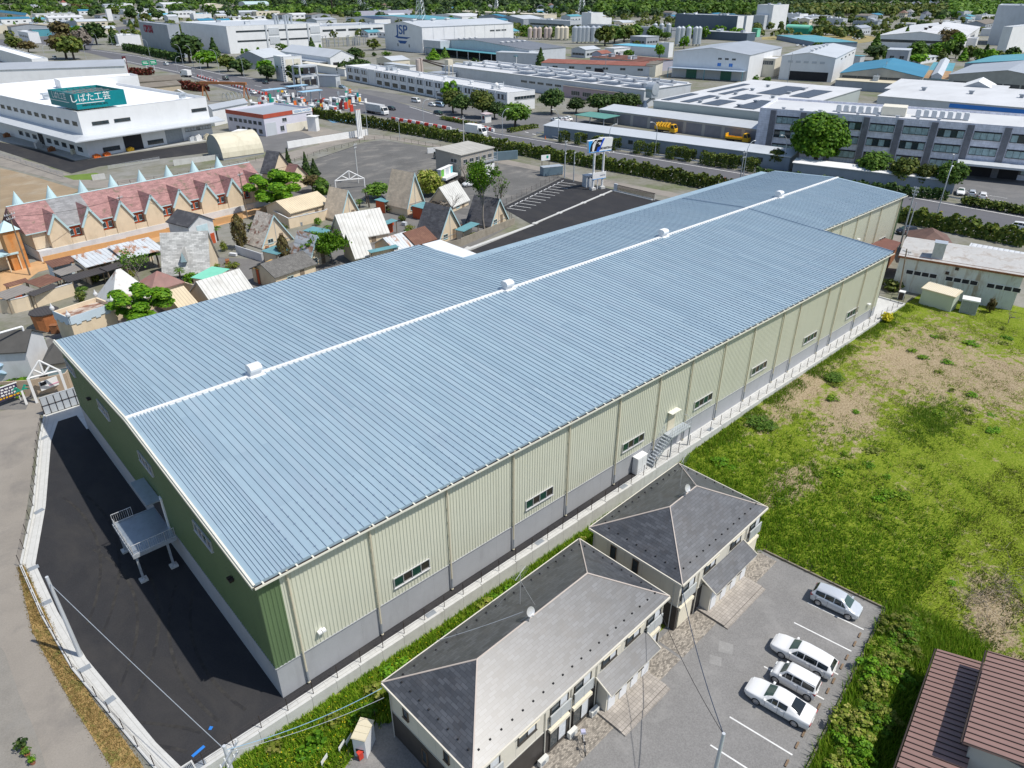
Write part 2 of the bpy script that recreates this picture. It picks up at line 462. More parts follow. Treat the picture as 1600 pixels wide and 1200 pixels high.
def bare_tree(label,pos,h,r,name='bare_tree',leaves=None,nl=0,bark=None,seed=1,lean=(0,0)):
 """leafless or thin tree: forking limbs down to twigs"""
 t=thing(name,label,'tree',pos)
 rnd=random.Random(seed);mb=MB();tips=[]
 def grow(p,d,L,rad,lev):
  q=p+d*L*.5+Vector((rnd.uniform(-.08,.08),rnd.uniform(-.08,.08),0))*L;e=q+(d+Vector((rnd.uniform(-.2,.2),rnd.uniform(-.2,.2),.05))).normalized()*L*.5
  mb.tube([p,q,e],rad,6 if lev<2 else 4,0,rad*.62,cap=False)
  if lev>=4:tips.append(e);return
  if lev>=2:tips.append(q)
  for k in range(3 if lev else 4):
   a=rnd.uniform(0,6.28);s=rnd.uniform(.35,.85)*r/h*2.2
   nd=(d+Vector((math.cos(a)*s,math.sin(a)*s,rnd.uniform(-.05,.3)))).normalized()
   grow(p.lerp(e,rnd.uniform(.6,1)),nd,L*rnd.uniform(.55,.8),rad*.55,lev+1)
 grow(Vector((0,0,0)),Vector((lean[0],lean[1],1)).normalized(),h*.42,h*.022,0)
 mb.build('trunk',bark or BARKG,t)
 if leaves is not None:
  rng=np.random.default_rng(seed);T=np.array([tuple(x)for x in tips])
  C=T[rng.integers(0,len(T),nl)]+rng.normal(size=(nl,3))*.35
  me=quads_mesh('crown',C,rng.normal(size=(nl,3))+np.array([0,0,.5]),rng.uniform(.10,.22,nl),leaves,rng)
  o=bpy.data.objects.new('crown',me);COL.objects.link(o);o.parent=t
 return t
def hedge_row(label,a,b,w,h,mat,name='hedge',dens=26,leaf=.19,group=None,z0=None,wob=.25,cat='hedge',trim=0.0):
 """row of shrubs grown together, as thousands of leaf clumps round a bumpy long body"""
 a=Vector(a);b=Vector(b);L=(b-a).length;d=(b-a)/L;q=Vector((-d.y,d.x,0))
 rng=np.random.default_rng(int(abs(a.x*13+a.y*7))%9999)
 n=int(L*(w+2*h)*dens)
 s=rng.uniform(0,L,n);C=np.empty((n,3));N=np.empty((n,3))
 ph=rng.uniform(0,6,6)
 top=h*(1+wob*(.5*np.sin(s*1.9+ph[0])+.35*np.sin(s*4.3+ph[1])+.4*np.sin(s*.7+ph[2]))*(1-trim))
 ww=w/2*(1+wob*(.5*np.sin(s*2.3+ph[3])+.4*np.sin(s*5.1+ph[4]))*(1-trim))
 pick=rng.uniform(size=n)*(w+2*h)
 for k in range(n):
  if pick[k]<w:c=(rng.uniform(-1,1)*ww[k],top[k]-rng.uniform(0,.18)*h);nn=(0,1)
  else:
   sg=1 if pick[k]<w+h else-1;z=rng.uniform(.05,.97)*top[k]
   c=(sg*ww[k]*(1-.25*max(0,z/top[k]-.75)*4*(1-trim)-rng.uniform(0,.15)),z);nn=(sg,.35)
  base=a+d*s[k]+q*c[0]
  C[k]=(base.x,base.y,base.z+c[1]);nv=q*nn[0]+Vector((0,0,nn[1]));N[k]=tuple(nv)
 N+=.5*rng.normal(size=N.shape)
 o=bpy.data.objects.new(name,quads_mesh(name,C,N,leaf*rng.uniform(.6,1.4,n),mat,rng));COL.objects.link(o)
 tag(o,label,cat,group)
 return o
def tufts(name,xy,zf,h,mat,seed=1,per=3,w=.10,spread=.12):
 """grass stuff: several leaning blades at each point"""
 rng=np.random.default_rng(seed);n=len(xy)*per
 B=np.repeat(np.asarray(xy),per,axis=0)+rng.normal(size=(n,2))*spread
 Z=np.array([zf(x,y)for x,y in B])
 H=h*rng.uniform(.5,1.3,n)
 a=rng.uniform(0,2*math.pi,n);ca,sa=np.cos(a),np.sin(a);ln=rng.uniform(.2,.8,n)*H
 V=np.empty((n,3,3))
 V[:,0]=np.stack([B[:,0]-sa*w,B[:,1]+ca*w,Z-.03],1);V[:,1]=np.stack([B[:,0]+sa*w,B[:,1]-ca*w,Z-.03],1)
 V[:,2]=np.stack([B[:,0]+ca*ln,B[:,1]+sa*ln,Z+H],1)
 me=bpy.data.meshes.new(name)
 me.vertices.add(n*3);me.vertices.foreach_set('co',V.reshape(-1))
 me.loops.add(n*3);me.loops.foreach_set('vertex_index',np.arange(n*3,dtype=np.int32))
 me.polygons.add(n);me.polygons.foreach_set('loop_start',np.arange(0,n*3,3,dtype=np.int32));me.polygons.foreach_set('loop_total',np.full(n,3,dtype=np.int32))
 me.materials.append(mat);me.update(calc_edges=True)
 o=bpy.data.objects.new(name,me);COL.objects.link(o);o['kind']='stuff'
 return o
_wc={}
def window_mesh(w,h,panes=2,frame=None,glass=None,d=.08,sill=True,mix=None):
 """window facing -y, centred on x, z from 0 to h: frame bars round separate panes"""
 frame=frame or ALU;glass=glass or GLASS;mix=mix or glass
 k=(round(w,2),round(h,2),panes,frame.name,glass.name,mix.name,d)
 if k in _wc:return _wc[k]
 mb=MB();t=min(.05,w*.05)
 mb.box(-w/2,-d,0,w/2,0,t,0);mb.box(-w/2,-d,h-t,w/2,0,h,0)
 for j in range(panes+1):
  x=-w/2+(w-t)*j/panes
  mb.box(x,-d,t,x+t,0,h-t,0)
 for j in range(panes):
  x0=-w/2+(w-t)*j/panes+t;x1=-w/2+(w-t)*(j+1)/panes
  y=-d*.35 if j%2 else-d*.55
  mb.box(x0,y,t,x1,y+.02,h-t,1+(j%2))
 if sill:mb.box(-w/2-.05,-d-.05,-.06,w/2+.05,0,0,0)
 me=bpy.data.meshes.new('window');me.from_pydata(mb.v,[],mb.f)
 for m in(frame,glass,mix):me.materials.append(m)
 me.polygons.foreach_set('material_index',mb.m);me.update()
 _wc[k]=me
 return me
def put(name,me,parent,loc,rz=0.0):
 o=bpy.data.objects.new(name,me);COL.objects.link(o);o.parent=parent;o.location=loc;o.rotation_euler=(0,0,rz)
 return o
def face_put(name,me,root,lu,lv,face,t,z,off=.0):
 if face=='f':return put(name,me,root,(t,-off,z),0)
 if face=='l':return put(name,me,root,(-off,lv-t,z),-math.pi/2)
 if face=='r':return put(name,me,root,(lu+off,t,z),math.pi/2)
 return put(name,me,root,(lu-t,lv+off,z),math.pi)
def wins(root,lu,lv,face,n,z,w,h,t0=0.0,t1=1.0,panes=2,frame=None,glass=None,mix=None,name='window',d=.08):
 L=lu if face in 'fk' else lv
 me=window_mesh(w,h,panes,frame,glass,d,mix=mix)
 for k in range(n):
  t=L*(t0+(t1-t0)*(k+.5)/n)
  face_put(name,me,root,lu,lv,face,t,z,.0)
def panel(root,lu,lv,face,t0,t1,z0,z1,mat,name='door',d=.05,abs_=False):
 L=lu if face in 'fk' else lv
 a,b=(t0,t1)if abs_ else(t0*L,t1*L)
 mb=MB();mb.box(-(b-a)/2,-d,0,(b-a)/2,.02,z1-z0)
 o=mb.build(name,mat)
 o.parent=root
 c=(a+b)/2
 if face=='f':o.location=(c,0,z0)
 elif face=='l':o.location=(0,lv-c,z0);o.rotation_euler=(0,0,-math.pi/2)
 elif face=='r':o.location=(lu,c,z0);o.rotation_euler=(0,0,math.pi/2)
 else:o.location=(lu-c,lv,z0);o.rotation_euler=(0,0,math.pi)
 return o
def shutter(root,lu,lv,face,t0,t1,z1,mat,name='shutter'):return panel(root,lu,lv,face,t0,t1,0.02,z1,mat,name)
def roof_parts(root,lu,lv,h,mat,kind,rise,ov,wall,par=.45,th=.16,cap=None):
 """roof as a part of root; returns top height"""
 mb=MB()
 def slab(pts):
  n=len(pts)
  lo=[(p[0],p[1],p[2]-th)for p in pts]
  mb.face(pts);mb.face(lo[::-1])
  for k in range(n):mb.face([lo[k],lo[(k+1)%n],pts[(k+1)%n],pts[k]])
 t=th
 if kind=='flat':
  mb.box(.22,.22,h-par-.1,lu-.22,lv-.22,h-par)
 elif kind=='slab':
  mb.box(-ov,-ov,h,lu+ov,lv+ov,h+th)
 elif kind=='gu':
  s=rise/(lv/2);e=ov*s
  slab([(-ov,-ov,h-e+t),(lu+ov,-ov,h-e+t),(lu+ov,lv/2,h+rise+t),(-ov,lv/2,h+rise+t)])
  slab([(lu+ov,lv+ov,h-e+t),(-ov,lv+ov,h-e+t),(-ov,lv/2,h+rise+t),(lu+ov,lv/2,h+rise+t)])
 elif kind=='gv':
  s=rise/(lu/2);e=ov*s
  slab([(lu/2,-ov,h+rise+t),(lu/2,lv+ov,h+rise+t),(-ov,lv+ov,h-e+t),(-ov,-ov,h-e+t)])
  slab([(lu/2,lv+ov,h+rise+t),(lu/2,-ov,h+rise+t),(lu+ov,-ov,h-e+t),(lu+ov,lv+ov,h-e+t)])
 elif kind in('sf','sl','sk','sr'):
  z={'sf':(0,0,rise,rise),'sk':(rise,rise,0,0),'sl':(0,rise,rise,0),'sr':(rise,0,0,rise)}[kind]
  slab([(-ov,-ov,h+z[0]+t),(lu+ov,-ov,h+z[1]+t),(lu+ov,lv+ov,h+z[2]+t),(-ov,lv+ov,h+z[3]+t)])
 elif kind=='hip':
  if lu>=lv:
   a,b=(lv/2,lv/2),(lu-lv/2,lv/2)
  else:
   a,b=(lu/2,lu/2),(lu/2,lv-lu/2)
  z0=h+t;z1=h+rise+t
  A=(*a,z1);B=(*b,z1)
  c=[(-ov,-ov,z0),(lu+ov,-ov,z0),(lu+ov,lv+ov,z0),(-ov,lv+ov,z0)]
  if lu>lv+.01:F=[[c[0],c[1],B,A],[c[1],c[2],B],[c[2],c[3],A,B],[c[3],c[0],A]]
  elif lv>lu+.01:F=[[c[0],c[1],A],[c[1],c[2],B,A],[c[2],c[3],B],[c[3],c[0],A,B]]
  else:F=[[c[0],c[1],A],[c[1],c[2],A],[c[2],c[3],A],[c[3],c[0],A]]
  for f in F:mb.face(f)
  mb.box(-ov,-ov,h,lu+ov,lv+ov,h+t-.003)
 elif kind=='barrel':
  n=14;pts=[]
  for k in range(n+1):
   a=math.pi*k/n
   pts.append((-ov+(lv+2*ov)*(1-math.cos(a))/2,h+rise*math.sin(a)))
  for(y0,z0),(y1,z1)in zip(pts[:-1],pts[1:]):
   slab([(-ov,y0,z0+t),(lu+ov,y0,z0+t),(lu+ov,y1,z1+t),(-ov,y1,z1+t)])
 elif kind=='barrelv':
  n=14;pts=[]
  for k in range(n+1):
   a=math.pi*k/n
   pts.append((-ov+(lu+2*ov)*(1-math.cos(a))/2,h+rise*math.sin(a)))
  for(x0,z0),(x1,z1)in zip(pts[:-1],pts[1:]):
   slab([(x1,-ov,z1+t),(x1,lv+ov,z1+t),(x0,lv+ov,z0+t),(x0,-ov,z0+t)])
 o=mb.build('roof',mat,root)
 return o
def wall_part(root,lu,lv,h,mat,kind,rise,par,z0=-.6):
 mb=MB()
 c=[(0,0),(lu,0),(lu,lv),(0,lv)]
 mats=mat if isinstance(mat,(list,tuple))else[mat]
 for k in range(4):
  a,b=c[k],c[(k+1)%4]
  top=[(a[0],a[1],h),(b[0],b[1],h)]
  if kind=='gu' and k in(1,3):top=[(a[0],a[1],h),(a[0],lv/2,h+rise),(b[0],b[1],h)]
  if kind=='gv' and k in(0,2):top=[(a[0],a[1],h),(lu/2,a[1],h+rise),(b[0],b[1],h)]
  if kind in('sf','sk','sl','sr'):
   Z={'sf':(0,0,rise,rise),'sk':(rise,rise,0,0),'sl':(0,rise,rise,0),'sr':(rise,0,0,rise)}[kind]
   top=[(a[0],a[1],h+Z[k]),(b[0],b[1],h+Z[(k+1)%4])]
  if kind=='barrel' and k in(1,3):
   m=[(a[0],lv*(1-math.cos(math.pi*q/10))/2,h+rise*math.sin(math.pi*q/10))for q in range(11)]
   top=m if k==1 else m[::-1]
  if kind=='barrelv' and k in(0,2):
   m=[(lu*(1-math.cos(math.pi*q/10))/2,a[1],h+rise*math.sin(math.pi*q/10))for q in range(11)]
   top=m if k==0 else m[::-1]
  mi=k if len(mats)==4 else 0
  mb.face([(a[0],a[1],z0),(b[0],b[1],z0)]+top[::-1],mi)
 if kind=='flat':
  t=.22
  mb.box(t,t,h-par,lu-t,t+.02,h,0);mb.box(t,lv-t-.02,h-par,lu-t,lv-t,h,0)
  mb.box(t,t+.02,h-par,t+.02,lv-t-.02,h,0);mb.box(lu-t-.02,t+.02,h-par,lu-t,lv-t-.02,h,0)
  mb.box(-.05,-.05,h,lu+.05,t+.02,h+.08,0);mb.box(-.05,lv-t-.02,h,lu+.05,lv+.05,h+.08,0)
  mb.box(-.05,t+.02,h,t+.02,lv-t-.02,h+.08,0);mb.box(lu-t-.02,t+.02,h,lu+.05,lv-t-.02,h+.08,0)
 return mb.build('wall',list(mats),root)
def footprint(K,Rr,Lf,h,snap=True,rot=None):
 """near corner K, right end R, left end L: photo pixels at eave height h above ground (or lengths in metres)"""
 z=0.0
 for _ in range(6):
  k=P(*K,z+h);z=zg(k.x)
 if rot is not None:u=Vector((math.cos(rot),math.sin(rot),0))
 elif snap or not isinstance(Rr,tuple):u=Vector((1,0,0))
 else:
  u=P(*Rr,z+h)-k;u.normalize()
 v=Vector((-u.y,u.x,0))
 def reach(q,ax):
  d0=np.array(k)-np.array(CAM);a=np.array(ax)
  X0,Y0,Z0=d0@_r,d0@_u,d0@_f;X1,Y1,Z1=a@_r,a@_u,a@_f
  gx=X1*Z0-X0*Z1;gy=Y1*Z0-Y0*Z1
  if abs(gx)>=abs(gy):e=q[0]-800;return(e*Z0-CF*X0)/(CF*X1-e*Z1)
  e=600-q[1];return(e*Z0-CF*Y0)/(CF*Y1-e*Z1)
 lu=reach(Rr,u)if isinstance(Rr,tuple)else Rr
 lv=reach(Lf,v)if isinstance(Lf,tuple)else Lf
 return Vector((k.x,k.y,z)),math.atan2(u.y,u.x),max(lu,.5),max(lv,.5)
def bld(label,K,Rr,Lf,h,wall,roof,kind='flat',rise=0.0,par=.5,ov=.3,snap=True,rot=None,name='factory_building',cat='factory',group=None,z0=None):
 loc,rz,lu,lv=footprint(K,Rr,Lf,h,snap,rot)
 root=thing(name,label,cat,loc,rz,group)
 wall_part(root,lu,lv,h,wall,kind,rise,par)
 roof_parts(root,lu,lv,h,roof,kind,rise,ov,wall,par)
 return root,lu,lv
def vents(root,pts,mat=None,s=1.0,name='roof_vent'):
 """box cowls on a roof, local positions"""
 mat=mat or GALV
 for(x,y,z)in pts:
  mb=MB();mb.box(-.5*s,-.5*s,-.3,.5*s,.5*s,.6*s);mb.box(-.75*s,-.75*s,.6*s,.75*s,.75*s,.85*s)
  mb.build(name,mat,root,(x,y,z))
def text_obj(body,size,mat,root,loc,rot,name='lettering',ex=.02,font=None,bold=0.0,sx=1.0,align='CENTER',shear=0.0):
 cu=bpy.data.curves.new(name,'FONT');cu.body=body;cu.size=size;cu.extrude=ex;cu.align_x=align;cu.align_y='CENTER'
 cu.offset=bold;cu.shear=shear
 o=bpy.data.objects.new(name,cu);COL.objects.link(o)
 dg=bpy.context.evaluated_depsgraph_get()
 me=bpy.data.meshes.new_from_object(o.evaluated_get(dg));bpy.data.objects.remove(o);bpy.data.curves.remove(cu)
 me.materials.clear();me.materials.append(mat)
 o=bpy.data.objects.new(name,me);COL.objects.link(o)
 if root is not None:o.parent=root
 o.location=loc;o.rotation_euler=rot;o.scale=(sx,1,1)
 return o
def pole_thing(label,pos,h,r=.14,mat=None,arms=(),name='utility_pole',cat='pole',az=0.0,group=None):
 """concrete or steel pole with crossarms, insulators and steps; arms: (height, half length)"""
 t=thing(name,label,cat,pos,az,group)
 mb=MB();mb.tube([(0,0,-.3),(0,0,h)],r,10,0,r*.65);mb.build('shaft',mat or CONCL,t)
 for(z,l)in arms:
  mb=MB();mb.box(-l,-.05-r,z-.05,l,.05-r,z+.05)
  mb.box(-l*.5,-.03-r,z-.45,-l*.5+.03,-r+.03,z-.05);mb.build('crossarm',STEEL,t)
  for q in(-.9,-.45,.45,.9):
   mb=MB();mb.cyl(q*l,-r,z+.05,z+.28,.06,8,0,.035);mb.build('insulator',WHITE,t)
 return t
def wire(name,label,a,b,sag,r=.02,mat=None,group=None):
 a=Vector(a);b=Vector(b);n=14
 pts=[a.lerp(b,k/n)-Vector((0,0,sag*4*(k/n)*(1-k/n)))for k in range(n+1)]
 mb=MB();mb.tube(pts,r,5);o=mb.build(name,mat or BLACK)
 return tag(o,label,'cable',group)
def street_lamp(label,pos,h,az,mat=None,group='street lamps along the highway',arm=2.0):
 t=thing('street_lamp',label,'street lamp',pos,az,group)
 mb=MB();pts=[(0,0,0),(0,0,h*.72)]
 for k in range(1,7):
  a=math.pi/2*k/6;pts.append((arm*(1-math.cos(a)),0,h*.72+h*.28*math.sin(a)))
 mb.tube(pts,.10,7,0,.05);mb.build('pole',mat or GALV,t)
 mb=MB();mb.box(arm-.1,-.14,h-.07,arm+.55,.14,h+.08);mb.build('lamp_head',WHITE,t)
 return t
XL,XF,W,YL,YN,NX,NY=95.94,127.7,23.63,48.5,10.96,48.0,36.25
HE,HR,HL=11.56,12.96,11.23
def zr(y):return HE+(HR-HE)*y/W if y<=W else HL+(HR-HL)*(YL-y)/(YL-W)
ROOFM=M('blue_grey_steel_roof',(.335,.445,.515),.38,.15,.05,.35,.5,stain=(.36,.45,.52),samt=.6,sscale=(.9,.10,1),sth=(.48,.62))
def _sheets():
 nt=ROOFM.node_tree;b=nt.nodes['Principled BSDF'];src=b.inputs['Base Color'].links[0].from_socket
 mp=nt.nodes.new('ShaderNodeMapping');mp.inputs['Location'].default_value=(-.42,.3,0);mp.inputs['Scale'].default_value=(1/.5925,1/7.7,0)
 g=nt.nodes.new('ShaderNodeNewGeometry');nt.links.new(g.outputs['Position'],mp.inputs[0])
 fl=nt.nodes.new('ShaderNodeVectorMath');fl.operation='FLOOR';nt.links.new(mp.outputs[0],fl.inputs[0])
 wn=nt.nodes.new('ShaderNodeTexWhiteNoise');nt.links.new(fl.outputs[0],wn.inputs['Vector'])
 nt.links.new(mixc(nt,1.0,src,ramp(nt,wn.outputs['Value'],[(0,(.90,.92,.94)),(1,(1.05,1.05,1.04))]),'MULTIPLY'),b.inputs['Base Color'])
bump(ROOFM.node_tree,ROOFM.node_tree.nodes['Principled BSDF'],noise(ROOFM.node_tree,vmap(ROOFM.node_tree,(1,.5,1),'World'),1.1,3,.5),.12,.06)
_sheets()
SEAMM=M('roof_seam_metal',(.21,.28,.37),.5,.1,.1)  # seam metal darkened: the seams' shadow lines are put into its colour
CREAMG=M('cream_green_siding',(.60,.605,.49),.5,0,.03,.3,stain=(.44,.44,.35),samt=.35,sscale=(2.2,2.2,.10),sth=(.52,.75))
GREENS=M('moss_green_siding',(.115,.175,.085),.5,0,.05,.3,stain=(.09,.13,.07),samt=.5,sscale=(2,2,.1))
BASEG=M('grey_base_panel',(.36,.37,.388),.7,0,.05,.5,fine=.06,stain=(.25,.255,.26),samt=.4,sscale=(1.2,1.2,.2),sth=(.52,.75))
CREAMT=M('cream_trim',(.62,.56,.42),.5,0,.05)
CREAMP=M('ivory_trim',(.72,.70,.60),.45,0,.04)
wh=thing('warehouse','huge new warehouse with ribbed blue-grey metal roof and cream and green siding','warehouse',(0,0,0))
mb=MB()
for(x0,x1,y0,y1)in((-.25,XL+.2,-.30,W),(XL+.2,XF+.25,YN-.25,W),(-.25,NX+.2,W,YL+.35),(NX+.2,XF+.25,W,NY+.3)):
 a,b=zr(y0)+.02,zr(y1)+.02
 mb.face([(x0,y0,a),(x1,y0,a),(x1,y1,b),(x0,y1,b)])
 mb.face([(x0,y1,b-.22),(x1,y1,b-.22),(x1,y0,a-.22),(x0,y0,a-.22)])
 for(p,q)in(((x0,y0,a),(x1,y0,a)),((x1,y0,a),(x1,y1,b)),((x1,y1,b),(x0,y1,b)),((x0,y1,b),(x0,y0,a))):
  mb.face([(p[0],p[1],p[2]-.22),(q[0],q[1],q[2]-.22),q,p])
def seam(x,ya,yb,w=.024,h=.06):
 za,zb=zr(ya)+.02,zr(yb)+.02
 A=[(x-w,ya,za),(x+w,ya,za),(x+w,yb,zb),(x-w,yb,zb)]
 B=[(x-w*.7,ya,za+h),(x+w*.7,ya,za+h),(x+w*.7,yb,zb+h),(x-w*.7,yb,zb+h)]
 mb.face(B,1)
 for k in range(4):mb.face([A[k],A[(k+1)%4],B[(k+1)%4],B[k]],1)
SX=[.25+.296*k for k in range(10)]+[3.21+.5925*k for k in range(210)]
for k,x in enumerate(SX):
 if x>XF:break
 y0=-.30 if x<XL+.2 else YN-.25
 seam(x,y0,W-.2);seam(x,W+.2,YL+.35 if x<NX+.2 else NY+.3)
 if x<3 or k%2:continue
 for side in(0,1):
  for j in range(6):
   y=(y0+.5+j*.95)if side==0 else((YL if x<NX+.2 else NY)-.4-j*.95)
   z=zr(y)+.02
   mb.box(x-.055,y-.03,z,x+.055,y+.03,z+.10,1)
mb.box(XL-.02,YN-.3,zr(YN)-.05,XL+.22,YN+.1,zr(YN)+.05,1)
for(ya,yb)in((-.30,W-.3),(W+.3,NY)):seam(XL+.2,ya,yb,.09,.12)
roof=mb.build('roof',[ROOFM,SEAMM],wh)
mb=MB()
mb.box(-.3,W-.17,HR-.04,XF+.3,W+.17,HR+.12)
for x,x2 in zip(SX[:-1],SX[1:]):
 if x2>XF:break
 y=W-.30;mb.box(x+.08,y-.045,zr(y)+.02,x2-.08,y+.045,zr(y)+.09)
mb.build('ridge_cap',WHITE,roof)
for x in(11.3,43.3,73.8,106.4):
 mb=MB()
 prof=[(a_*.78,b_*.84)for a_,b_ in((-.45,0),(-.45,.55),(-.75,.62),(-.78,.9),(-.62,1.14),(-.35,1.24),(.35,1.24),(.62,1.14),(.78,.9),(.75,.62),(.45,.55),(.45,0))]
 n=len(prof)
 for k in range(n):
  a,b=prof[k],prof[(k+1)%n]
  mb.face([(-.58,a[0],a[1]),(-.58,b[0],b[1]),(.58,b[0],b[1]),(.58,a[0],a[1])])
 mb.face([(-.58,p[0],p[1])for p in prof]);mb.face([(.58,p[0],p[1])for p in prof[::-1]])
 mb.box(-.75,-.75,-.25,.75,.6,.06)
 mb.build('roof_vent',WHITEC,roof,(x,W+.1,HR+.02))
mb=MB();zb=3.12
mb.ribbed((1.5,0),(XL,0),zb,HE-.12,0)
mb.ribbed((XL,0),(XL,YN),zb,lambda t:zr(t)-.12,0)
mb.ribbed((XL,YN),(XF-.8,YN),zb,zr(YN)-.12,0)
mb.face([(XF,YN,zb),(XF,NY,zb),(XF,NY,zr(NY)-.1),(XF,W,HR-.1),(XF,YN,zr(YN)-.1)],1)
mb.face([(XF,NY,zb),(NX,NY,zb),(NX,NY,zr(NY)-.1),(XF,NY,zr(NY)-.1)],0)
mb.face([(NX,NY,zb),(NX,YL,zb),(NX,YL,HL-.1),(NX,NY,zr(NY)-.1)],0)
mb.face([(NX,YL,zb),(0,YL,zb),(0,YL,HL-.1),(NX,YL,HL-.1)],0)
mb.ribbed((0,YL),(0,0),zb,lambda t:zr(YL-t)-.1,1)
mb.ribbed((0,0),(1.5,0),zb,HE-.12,1)
mb.ribbed((XF-.8,YN),(XF,YN),zb,zr(YN)-.12,1)
siding=mb.build('siding',[CREAMG,GREENS],wh)
mb=MB()
ring=[(0,0),(XL,0),(XL,YN),(XF,YN),(XF,NY),(NX,NY),(NX,YL),(0,YL)]
for k in range(8):
 a,b=ring[k],ring[(k+1)%8]
 mb.face([(a[0]*1.0,a[1],-.8),(b[0],b[1],-.8),(b[0],b[1],zb),(a[0],a[1],zb)])
d=.03
for(x0,x1,y)in((0,XL,0),(XL,XF,YN)):
 mb.box(x0-.03,y-.07,zb-.07,x1,y-.002,zb)
 for k in range(int((x1-x0)/6.85)+1):
  x=x0+.02+6.85*k;mb.box(x-.012,y-.006,0,x+.012,y-.001,zb-.07,0)
mb.box(-.07,-.03,zb-.07,-.002,YL,zb)
mb.build('base_wall',BASEG,wh)
mb=MB()
for(x0,x1,y)in((-.3,XL+.25,-.58),(XL+.3,XF+.3,YN-.53)):
 z=zr(y+.15)-.16;mb.box(x0,y,z-.1,x1,y+.04,z+.06,0);mb.box(x0,y+.04,z-.1,x1,y+.5,z-.07,1)
 for k in range(int((x1-x0)/1.185)):mb.box(x0+.55+1.185*k,y+.02,z+.06,x0+.67+1.185*k,y+.3,z+.09,0)
mb.build('gutter',[CREAMP,DARKSTEEL],wh)  # dark brown floor strip puts the shade inside the gutter into the colour
mb=MB()
for(xx,y0,y1,y2)in((-.34,-.5,W,YL+.4),):
 for(a,b)in((y0,y1),(y1,y2)):
  za,zc=zr(a),zr(b)
  for(o,hh)in((0,.13),(-.10,-.03)):
   mb.face([(xx+o,a,za+hh),(xx+o+.14,a,za+hh),(xx+o+.14,b,zc+hh),(xx+o,b,zc+hh)])
   mb.face([(xx+o,a,za-.25),(xx+o,a,za+hh),(xx+o,b,zc+hh),(xx+o,b,zc-.25)])
  mb.face([(xx+.14,a,za+.13),(xx+.14,a,za-.1),(xx+.14,b,zc-.1),(xx+.14,b,zc+.13)][::-1])
mb.build('verge_trim',CREAMP,wh)
for x,y in[(v,0)for v in(2,8.4,15.4,22.4,29.2,36.2,42.4,47.9,54,60,66.5,70.5,78,81.5,88.5,94.3)]+[(v,YN)for v in(100.5,104,109.5,114.2,118.5,126.2)]:
 mb=MB();r=.075;z0=zg(x)+.15
 mb.tube([(0,-.3,zr(y)-.2),(0,-.18,zr(y)-.55),(0,-.18,zb+.1)],r,8);mb.tube([(0,-.18,zb+.1),(0,-.18,z0+1.2)],r,8,1);mb.tube([(0,-.18,z0+1.2),(0,-.18,z0)],r*1.1,8,2)
 for q in range(6):mb.box(-.1,-.2,3.6+q*1.35,.1,-.1,3.65+q*1.35)
 mb.sphere(0,-.18,z0+.03,.12,8,0)
 mb.build('downspout',[CREAMT,CREAMT,STEEL],wh,(x,y,0))
for x in(11.65,25.65,38.9,51.1,62.7,75.25,87.35):put('window',window_mesh(3.4,.98,4,None,GLASSG,.12,mix=glass_mat('dark_tinted_glass',(.045,.04,.035))),wh,(x,-.045,4.12))
put('window',window_mesh(2.6,1.2,3,None,GLASSG,.12),wh,(122.3,YN-.045,4.2))
for y in(9.65,22.1,34.0,45.7):put('window',window_mesh(3.4,.95,4,None,GLASSG,.12,mix=glass_mat('dark_tinted_glass',(.03,.03,.03))),wh,(-.045,y,8.6),-math.pi/2)
mb=MB();mb.box(44.7,-.09,3.35,45.95,0,5.65);mb.build('door',CREAMT,wh)
mb=MB();mb.box(44.5,-.65,5.72,46.1,0,5.8);mb.build('door_hood',CREAMP,wh)
st=thing('metal_stairs','galvanised steel steps and landing at the warehouse side door','stairs',(0,0,0))
mb=MB();z1=3.3;zt=zg(45)
mb.box(44.2,-1.15,z1-.12,47.6,-.06,z1)
mb.build('landing',GALV,st)
mb=MB();n=10
for k in range(n):
 x=44.2-.28*(k+1);z=z1-(k+1)*(z1-zt)/(n+1);mb.box(x,-1.1,z-.04,x+.27,-.1,z)
for y in(-1.14,-.08):mb.face([(44.2,y,z1-.2),(44.2,y,z1),(41.3,y,zt+.2),(41.3,y,zt)])
mb.build('steps',GALV,st)
mb=MB()
for k in range(9):
 x=44.2+k*.42;mb.tube([(x,-1.13,z1),(x,-1.13,z1+1.05)],.016,4)
for zz in(.5,1.05):mb.tube([(44.2,-1.13,z1+zz),(47.6,-1.13,z1+zz)],.022,5);mb.tube([(44.2,-1.13,z1+zz),(41.4,-1.13,zt+zz)],.022,5);mb.tube([(44.2,-.1,z1+zz),(41.4,-.1,zt+zz)],.022,5)
mb.tube([(47.6,-1.13,z1+1.05),(47.6,-.1,z1+1.05)],.022,5)
for k in range(8):
 x=44.2-.36*k;z=z1-(z1-zt)*k*.36/2.9;mb.tube([(x,-.1,z),(x,-.1,z+1.05)],.014,4);mb.tube([(x,-1.13,z),(x,-1.13,z+1.05)],.014,4)
mb.build('railing',GALV,st)
for(x,y)in((44.3,-1.1),(47.5,-1.1)):
 mb=MB();mb.box(x-.05,y-.05,zt-.1,x+.05,y+.05,z1-.12);mb.build('leg',STEEL,st)
b=thing('electrical_cabinet','white electrical cabinet at the foot of the warehouse side steps','cabinet',(39.9,-.75,zg(40)))
mb=MB();mb.box(-.75,0,0,.75,.65,2.0);mb.box(-.8,-.05,2.0,.8,.7,2.06);mb.build('body',WHITE,b)
mb=MB();mb.box(-.7,-.03,.15,-.02,0,1.9);mb.build('door',WHITEC,b);mb=MB();mb.box(.02,-.03,.15,.7,0,1.9);mb.build('door',WHITEC,b)
